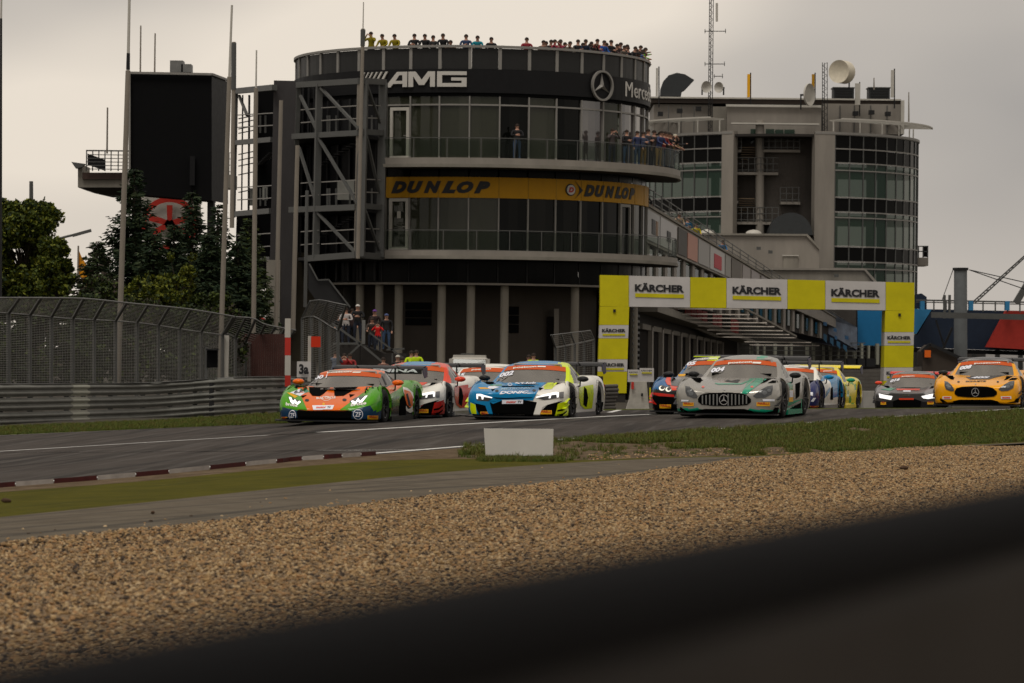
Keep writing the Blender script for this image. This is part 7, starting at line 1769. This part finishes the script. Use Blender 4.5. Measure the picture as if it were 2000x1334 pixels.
for cx_ in (485, 508, 531, 554): ringpoly(c, 'badge_ring', *q((cx_, 588))[0], 2.4, 1.7, .5, M_chrome)
dec(c, 'bonnet_patch', q((190, 520), (330, 500), (390, 505), (310, 540)), MATS['paint_panel_green'], .01)
sticker(c, *q((195, 678))[0], *q((262, 712))[0]); sticker(c, *q((782, 676))[0], *q((862, 708))[0])
dtext(c, '016', *q((315, 438))[0], *q((440, 410))[0], 5.2, M_dnum, .05, .35, off=.02, name='race_number')
dtext(c, 'postcon', *q((460, 372))[0], *q((620, 366))[0], 2.6, white, .035, .1, off=.025)
# ---- amber long bonnet car at the frame edge
c = build_car('gt', 1904.5, 797.5, 85, -R(14), 'amber yellow and black long bonnet racing car at the edge of the frame, number 008', lambda x, y, z: pblack if (abs(x) < .3 and 1.2 < y < 2) else amber, roofc=lambda x, y, z: pblack, pillarc=lambda s: amber, canard=M_carbon, wingz=1.09)
def qa(*pts):   # reuse the silver car's measures, scaled to this one
    k = .825; return [(1904.7+(a/5.405+1250-1413.7)*k*.97, 555/6.45+680+(b/5.405-598/5.405)*k*.98) for a, b in pts]
KQ = .825
amg_face(c, qa, amber, slats=False)
q = lambda *pts: zz(1690, 680, 6.45, pts)
dec(c, 'bonnet_panel_black', q((1262, 365), (1700, 345), (1760, 345), (1640, 372), (1560, 395), (1320, 398)), pblack, .008); dtext(c, '40S', *q((1330, 385))[0], *q((1570, 382))[0], 3.6, M_dnum, .05, .3, off=.014)
dtext(c, 'SCHUETZ', *q((1262, 430))[0], *q((1530, 426))[0], 2.6, M_ink, .04, .2, off=.012)
for pts in (((975, 608), (1085, 608), (1085, 640), (975, 640)), ((1708, 608), (1835, 605), (1840, 638), (1712, 640))): dec(c, 'sponsor_plate', q(*pts), M_dnum, .012); dec(c, 'sponsor_print', q((pts[0][0]+15, 616), (pts[1][0]-12, 616), (pts[1][0]-12, 632), (pts[0][0]+15, 632)), redor, .018)
dec(c, 'bonnet_duct', q((1800, 408), (1850, 375), (1960, 380), (1900, 400)), M_hole, .010)
dtext(c, '008', *q((1190, 282))[0], *q((1345, 258))[0], 7, M_dnum, .06, .35, off=.02, name='race_number'); dtext(c, 'postcon', *q((1370, 212))[0], *q((1700, 202))[0], 3.2, white, .035, .1, off=.025)
# ---- sliver of a further car
c = build_car('mid', 2052, 800, 74, -R(13), 'white and red racing car cut off by the frame edge, behind the amber car', lambda x, y, z: white if z > .45 else red, mirror=redor, roofc=lambda x, y, z: redor, wingz=1.05)
# ================================================================ PEOPLE
mskin = mat('skin', (.38, .21, .15), .6, var=.05); mcloth = mat('jacket', (1, 1, 1), .8, var=.12, scale=6, objcol=True); mtrs = mat('trousers_dark', (.022, .026, .04), .85, var=.15); mshoe = mat('shoe', (.02, .02, .02), .7); mhair = mat('hair', (.022, .014, .01), .7); mcap = mat('cap', (1, 1, 1), .7, var=.05, objcol=True)
mjean = mat('trousers_jeans', (.04, .07, .13), .85, var=.15); mkhaki = mat('trousers_khaki', (.22, .14, .05), .85, var=.15)
def figure(pose):
    """skeleton with radii, grown by a skin modifier; returns mesh with material zones"""
    V = [(0, 0, .94)]; Rr = [.15]; E = []
    def a(p, r, par): V.append(p); Rr.append(r); E.append((par, len(V)-1)); return len(V)-1
    lean = pose.get('lean', 0)
    def L_(x, y, z): # lean forward around the hips
        return (x, y-lean*(z-.94), z-abs(lean)*.25*(z-.94)) if z > .94 else (x, y, z)
    w = a(L_(0, 0, 1.12), .13, 0); ch = a(L_(0, -.01, 1.32), .155, w); nb = a(L_(0, 0, 1.47), .10, ch); nk = a(L_(0, -.01, 1.54), .055, nb); hd = a(L_(0, -.025, 1.63), .088, nk); tp_ = a(L_(0, -.02, 1.72), .075, hd)
    for sg, arm in ((-1, pose['l']), (1, pose['r'])):
        sh = a(L_(sg*.19, 0, 1.42), .068, ch); el = a(L_(*(arm[0][0]*sg, arm[0][1], arm[0][2])), .048, sh); wr = a(L_(*(arm[1][0]*sg, arm[1][1], arm[1][2])), .034, el)
        h = Vector(V[wr])+(Vector(V[wr])-Vector(V[el])).normalized()*.09; hn = a(tuple(h), .036, wr)
        dr = (h-Vector(V[wr])).normalized(); sd_ = dr.cross(Vector((0, 0, 1))); sd_ = sd_.normalized() if sd_.length > .1 else Vector((1, 0, 0))
        for k in range(4): a(tuple(h+dr*(.065+.008*(1 if k in (1, 2) else 0))+sd_*(.012*(k-1.5))), .009, hn)
        a(tuple(Vector(V[wr])+dr*.06+sd_*.045*sg), .011, hn)
        hip = a((sg*.10, 0, .88), .095, 0); kn = a((sg*.11, -.02+pose.get('st', 0)*sg, .50), .062, hip); an = a((sg*.12, .01+pose.get('st', 0)*sg, .09), .042, kn); a((sg*.13, -.12+pose.get('st', 0)*sg, .04), .036, an)
    me = bpy.data.meshes.new('body'); me.from_pydata(V, E, []); ob = bpy.data.objects.new('tmp', me); col.objects.link(ob)
    md = ob.modifiers.new('s', 'SKIN'); sk = me.skin_vertices[0].data
    for i, r in enumerate(Rr): sk[i].radius = (r, r*.8 if .1 < r else r)
    sk[0].use_root = True
    ob.modifiers.new('u', 'SUBSURF').levels = 1
    dg = bpy.context.evaluated_depsgraph_get(); m2 = bpy.data.meshes.new_from_object(ob.evaluated_get(dg)); bpy.data.objects.remove(ob)
    hands = [Vector(V[i]) for i in range(len(V)) if abs(Rr[i]-.036) < 1e-4 and V[i][2] > .1]
    wr_ = [Vector(V[i]) for i in range(len(V)) if abs(Rr[i]-.034) < 1e-4]
    nkz = V[nk]; hz = V[hd]
    m2.materials.clear()
    for m in (mskin, mcloth, mtrs, mshoe): m2.materials.append(m)
    for p in m2.polygons:
        c_ = p.center; p.use_smooth = True
        if (c_-Vector(hz)).length < .17 or c_.z > nkz[2]+.0 and (c_-Vector(nkz)).length < .12: k = 0
        elif any((c_-h).length < .10 and min((c_-h).length, 9) < (c_-w2).length+.03 for h, w2 in zip(hands, wr_)): k = 0
        elif c_.z < .085: k = 3
        elif c_.z < .93: k = 2
        else: k = 1
        arms_low = abs(c_.x) > .215 and c_.z > .6 and c_.z < .93
        if k == 2 and arms_low: k = 1
        p.material_index = k
    # nose and ears are small knobs on the face
    hzv = Vector(hz); bm = bmesh.new(); bm.from_mesh(m2)
    for off, s_ in (((0, -.092, -.005), (.012, .02, .018)), ((.082, 0, 0), (.01, .02, .03)), ((-.082, 0, 0), (.01, .02, .03))):
        rt = bmesh.ops.create_icosphere(bm, subdivisions=1, radius=1)
        for v in rt['verts']: v.co = hzv+Vector(off)+Vector((v.co.x*s_[0], v.co.y*s_[1], v.co.z*s_[2]))
    bm.to_mesh(m2); bm.free(); m2.name = 'person'
    # hair cap / cap
    def shell(r, zc, brim=False):
        mb = MB(); rows = []
        for b in np.linspace(-.15 if not brim else .15, 1.57, 7): rows.append([hzv+Vector((math.cos(t)*r*math.cos(b)*.93, math.sin(t)*r*math.cos(b)+.012, .03+r*1.12*math.sin(b))) for t in np.linspace(0, 2*math.pi, 15)[:-1]])
        mb.grid(rows, closed=True)
        if brim: mb.add([hzv+Vector((x, y, .055)) for x, y in ((-.07, -.08), (.07, -.08), (.055, -.17), (-.055, -.17))]+[hzv+Vector((x, y, .07)) for x, y in ((-.07, -.08), (.07, -.08), (.055, -.17), (-.055, -.17))], [(0, 1, 2, 3), (7, 6, 5, 4), (2, 3, 7, 6)])
        return mb
    hm = shell(.103, 0).mesh('hair', mhair); cm = shell(.108, 0, True).mesh('cap', mcap)
    return m2, hm, cm
POSES = dict(
 down=dict(l=((.25, .02, 1.15), (.26, -.06, .92)), r=((.25, .02, 1.15), (.24, -.10, .94))),
 rail=dict(l=((.235, -.10, 1.20), (.20, -.34, 1.10)), r=((.235, -.10, 1.20), (.16, -.34, 1.10)), lean=.22),
 photo=dict(l=((.30, -.18, 1.25), (.10, -.26, 1.52)), r=((.30, -.18, 1.25), (.10, -.26, 1.52)), lean=.03),
 fold=dict(l=((.27, -.08, 1.18), (.06, -.22, 1.22)), r=((.27, -.08, 1.18), (.02, -.25, 1.18))),
 point=dict(l=((.27, -.10, 1.20), (.22, -.34, 1.12)), r=((.46, -.12, 1.40), (.72, -.20, 1.46)), lean=.3),
 phone=dict(l=((.25, .02, 1.15), (.26, -.06, .92)), r=((.30, -.10, 1.24), (.16, -.22, 1.55))))
FIG = {k: figure(v) for k, v in POSES.items()}
tvar = {}
def person(loc, rz, pose, colr, label, cap=None, hscale=1.0, trousers=None, group=None, hair=True):
    m, hm, cm = FIG[pose]
    if trousers is not None:
        key = (pose, trousers.name)
        if key not in tvar: t = m.copy(); t.materials[2] = trousers; tvar[key] = t
        m = tvar[key]
    o = bpy.data.objects.new('person', m); col.objects.link(o); o.location = loc; o.rotation_euler = (0, 0, rz); o.scale = (hscale*1.14, hscale*1.14, hscale); o.color = (*colr, 1); tag(o, label, 'person', group)
    h = bpy.data.objects.new('cap' if cap else 'hair', cm if cap else hm); col.objects.link(h); h.parent = o
    if cap: h.color = (*cap, 1)
    return o
BK = (.016, .016, .018)
def onroof(px, head_y, r=BR-.68, back=False):
    """stand on the roof terrace so that the head shows at px, head_y"""
    th = math.asin(max(-1, min(1, (px-917)/(342*r/9.3)))); p = cyl(th, r, 0); s_ = F/p.y; ztop = 1.4+(horizon(px)-head_y)/s_; return p, th, ztop
roof = [(731, 62, 'photo', (.20, .16, .006), 'man in black and yellow jacket holding a camera, first on the roof from the left'), (755, 68, 'rail', (.22, .175, .006), 'man in yellow sleeved black jacket leaning on the roof parapet, second from the left'), (778, 68, 'rail', (.22, .175, .006), 'man in yellow and black jacket, third on the roof from the left'),
 (813, 66, 'fold', BK, 'person in black at the left of the group of four on the roof'), (834, 68, 'rail', BK, 'person in black, second of the group of four on the roof'), (848, 69, 'fold', (.03, .03, .03), 'shorter person in dark grey, third of the group of four on the roof'), (867, 67, 'rail', BK, 'person in black, right of the group of four on the roof'), (881, 80, 'rail', (.25, .16, .10), 'small person in light brown crouching over the parapet beside the group of four'),
 (909, 67, 'fold', (.03, .05, .11), 'person in dark blue jacket standing beside the one in turquoise'), (930, 71, 'rail', (.01, .20, .26), 'person in turquoise hooded jacket on the roof'), (955, 74, 'rail', BK, 'person in dark top alone right of the turquoise jacket'), (1021, 73, 'fold', (.22, .02, .03), 'person in dark red jacket standing alone on the roof'),
 (1050, 80, 'rail', (.10, .07, .06), 'person in dull brown at the left end of the right hand roof crowd'), (1064, 79, 'rail', BK, 'person in black beside the dull brown jacket on the roof'), (1073, 77, 'photo', (.30, .03, .06), 'person in red holding up a camera, left one of the red pair on the roof'), (1084, 77, 'fold', (.32, .06, .09), 'person in rose red jacket, right one of the red pair on the roof'), (1099, 82, 'rail', (.16, .13, .10), 'person in beige right of the red pair on the roof'),
 (1117, 77, 'fold', BK, 'tall person in black just left of the roof crowd around the emblem'), (1128, 78, 'rail', (.02, .03, .06), 'person in navy right beside the tall one in black on the roof'), (1142, 81, 'photo', BK, 'person in black with raised hands above the round emblem'), (1154, 76, 'fold', (.22, .03, .03), 'person in red above the round emblem'), (1163, 80, 'rail', (.02, .08, .30), 'person in bright blue right of the one in red above the emblem'), (1181, 78, 'fold', BK, 'person in black over the start of the silver script lettering'), (1195, 84, 'rail', (.08, .05, .05), 'person in dark brown leaning right of the black jacket near the script lettering'), (1208, 88, 'rail', BK, 'person in black low over the parapet above the script lettering')]
for px, hy, pose, c_, lab in roof:
    p, th, zt = onroof(px, hy); h = 1.76 if pose not in ('rail', 'point') else 1.70; sc2 = 1.0
    zf = min(zt-h, 15.72) if zt-h > 15.0 else zt-h
    zf = max(zf, zt-1.85)
    person((p.x, p.y, zt-h), th*.8, pose, c_, lab, group='spectators on the roof terrace')
for i, (px, hy, pose, c_, lab) in enumerate(((1221, 92, 'point', BK, 'person in black leaning out at the right rim of the roof'), (1232, 90, 'point', (.05, .03, .02), 'person in dark brown pointing right at the rim of the roof'), (1240, 98, 'rail', (.03, .10, .28), 'person in blue bending over the rim at the right end of the roof'), (1247, 94, 'point', (.12, .30, .03), 'person with bright green sleeve stretching an arm out at the right end of the roof'), (1254, 104, 'point', (.20, .04, .03), 'person in dark red pointing out, last at the right end of the roof'))):
    p, th, zt = onroof(px, hy, BR-.40); person((p.x, p.y, zt-1.68), th*.9, pose, c_, lab, group='spectators on the roof terrace')

for px, hy, pose, c_, lab in ((1057, 82, 'fold', (.03, .03, .035), 'person in charcoal squeezed in beside the dull brown jacket on the roof'), (1079, 80, 'rail', (.20, .05, .08), 'person in wine red between the red pair on the roof'), (1092, 84, 'photo', (.06, .04, .04), 'person in dark brown with raised hands just right of the rose red jacket'), (1123, 84, 'rail', (.05, .05, .06), 'small person in grey between the tall black and the navy on the roof'), (1136, 86, 'rail', (.03, .03, .03), 'person in black bending low left of the round emblem'), (1148, 86, 'rail', (.10, .03, .03), 'person in maroon low between black and red above the emblem'), (1172, 85, 'fold', (.03, .05, .12), 'person in dark blue between the bright blue and the black jacket'), (1188, 86, 'rail', BK, 'person in black bending low beside the tall black jacket'), (1202, 89, 'rail', (.07, .06, .05), 'person in grey brown between dark brown and black at the script lettering'), (1214, 92, 'fold', (.02, .02, .03), 'person in black just before the group at the right rim'), (1227, 96, 'rail', (.09, .04, .03), 'person in brown low in the group at the right rim')):
    p, th, zt = onroof(px, hy, BR-.75 if px < 1200 else BR-.5); person((p.x, p.y, zt-1.72), th*.8, pose, c_, lab, group='spectators on the roof terrace')
# upper balcony
def onbalc(px, r=10.45, zf=11.07): 
    th = math.asin(max(-1, min(1, (px-917)/(342*r/9.3)))); p = cyl(th, r, zf); return p, th
for px, pose, c_, lab, tr, cap in ((1005, 'fold', BK, 'man in black jumper and jeans standing alone on the upper balcony', mjean, None), (1182, 'photo', (.06, .05, .05), 'person in grey brown jacket taking a photo on the upper balcony', None, None), (1210, 'fold', BK, 'man in black right of the photographer on the upper balcony', mjean, None), (1231, 'down', (.03, .04, .09), 'man in dark blue shirt on the upper balcony', mjean, None), (1243, 'fold', (.05, .06, .1), 'man behind in greyish blue with tan trousers on the upper balcony', mkhaki, None)):
    p, th = onbalc(px, 10.3); person(p, th*.7, pose, c_, lab, trousers=tr, cap=cap, group='spectators on the upper balcony')
for i, (th, pose, c_, lab) in enumerate(((66, 'rail', (.03, .04, .10), 'person in navy at the left end of the balcony cluster'), (69, 'rail', (.20, .03, .03), 'person in red at the balcony rail, in the dense cluster'), (72, 'rail', BK, 'person in black third in the balcony cluster'), (75, 'fold', (.04, .03, .03), 'person in dark brown fourth in the balcony cluster'), (78, 'photo', BK, 'person with raised hands in the middle of the balcony cluster'), (81, 'rail', (.16, .12, .06), 'person in olive with pale cap in the balcony cluster'), (84, 'rail', (.18, .05, .04), 'person in rust red toward the end of the balcony cluster'), (87, 'rail', (.02, .14, .24), 'person in light blue near the end of the balcony cluster'), (91, 'point', BK, 'last person at the far right end of the balcony rail'))):
    p = cyl(D(th), 10.62, 11.07); person(p, D(th)*.75, pose, c_, lab, hscale=1.09, cap=(.4, .36, .28) if i == 5 else None, trousers=mkhaki if i == 0 else mjean if i % 2 else None, group='spectators on the upper balcony')
for th, pose, c_, lab in ((67.5, 'down', (.05, .04, .04), 'tall person in dark brown standing behind navy and red at the balcony cluster'), (73.5, 'fold', (.02, .02, .03), 'person in black in the second row of the balcony cluster'), (79.5, 'down', (.10, .04, .03), 'person in reddish brown in the second row of the balcony cluster'), (85.5, 'fold', (.03, .03, .04), 'person in charcoal in the second row near the balcony end'), (88.5, 'rail', (.16, .03, .03), 'person in red last but one at the far end of the balcony rail'), (63, 'fold', (.04, .04, .05), 'person in dark grey between the tan trousers and the balcony cluster')):
    p = cyl(D(th), 10.25, 11.07); person(p, D(th)*.75, pose, c_, lab, hscale=1.10, group='spectators on the upper balcony')
# stair platform group
def at(px, head, d, h=1.76): p = P(px, head, d); return Vector((p.x, p.y, p.z-h))
for px, hy, d, pose, c_, lab, cap, hs2, tr in ((676, 601, 158, 'fold', (.40, .37, .36), 'man in white shirt standing on the stair landing', None, 1, None), (664, 612, 159.5, 'rail', BK, 'person in black half hidden left of the man in the white shirt', None, 1, None), (699, 595, 158.6, 'fold', BK, 'man in black jacket with white cap beside the white shirt', (.5, .48, .45), 1.02, None), (688, 603, 160, 'down', (.05, .03, .03), 'person in brown behind the white shirt and the white cap', None, 1, None),
    (732, 605, 159, 'down', (.03, .02, .02), 'person with purple cap at the back of the stair group', (.12, .04, .22), 1, None), (727, 619, 157.2, 'rail', (.05, .04, .035), 'man in dark grey brown jacket left of the child in red', None, .98, None), (755, 613, 157.4, 'down', BK, 'man in black jacket, jeans and blue cap right of the child in red', (.05, .07, .16), 1.0, mjean), (738, 629, 156.8, 'photo', (.55, .015, .015), 'child in bright red jacket holding hands to the face', None, .80, None)):
    person(at(px, hy, d, 1.76*hs2), 0, pose, c_, lab, cap=cap, hscale=hs2, trousers=tr, group='spectators on the stair')
for px, hy, d, pose, c_, lab, cap in ((655, 686, 150, 'phone', (.10, .12, .16), 'person in grey blue holding up a phone below the landing', None), (673, 690, 150.4, 'photo', (.30, .02, .02), 'person in red jacket below the landing, left of the other red jacket', None), (684, 689, 151, 'rail', (.26, .03, .03), 'person in darker red jacket below the landing, right of the first', None), (749, 698, 150, 'down', (.12, .06, .05), 'person in reddish brown low between the stair and the yellow vests', None), (777, 694, 150, 'down', BK, 'person in dark clothes with pale cap left of the yellow vests', (.4, .38, .33))):
    person(at(px, hy, d), 0, pose, c_, lab, cap=cap, group='spectators below the stair')
mv = (.45, .62, .01)
for px, hy, lab in ((786, 698, 'marshal in yellow vest, lowest and left of the three'), (804, 685, 'marshal in yellow vest in the middle of the three'), (813, 684, 'marshal in yellow vest at the right of the three'), (1042, 690, 'marshal in yellow vest behind the blue and white car')):
    person(at(px, hy, 146), .1, 'fold', mv, lab, group='marshals in yellow vests')
person(at(1033, 693, 147), 0, 'down', (.55, .12, .03), 'person in orange beside the marshal behind the blue and white car', group=None)
# terrace of the pit building
for px, hy, pose, c_, lab in ((1333, 417, 'rail', (.34, .26, .18), 'person in beige jumper leaning on the rail of the pit building terrace'), (1351, 427, 'fold', (.03, .12, .22), 'person in blue and white on the pit building terrace'), (1366, 437, 'rail', (.50, .42, .01), 'person in yellow jacket leaning on the pit building terrace'), (1417, 470, 'rail', (.02, .13, .30), 'person in blue jacket alone further down the pit building terrace'), (1262, 374, 'rail', (.12, .04, .03), 'person in dark red leaning out where the pit building meets the round building'), (1270, 378, 'rail', BK, 'person in black beside the dark red jacket where pit building and round building meet')):
    p = PA(px, y=hy); person(Vector((p.x-.25, p.y, p.z-1.70)), .4, pose, c_, lab, group='spectators on the pit building terrace')
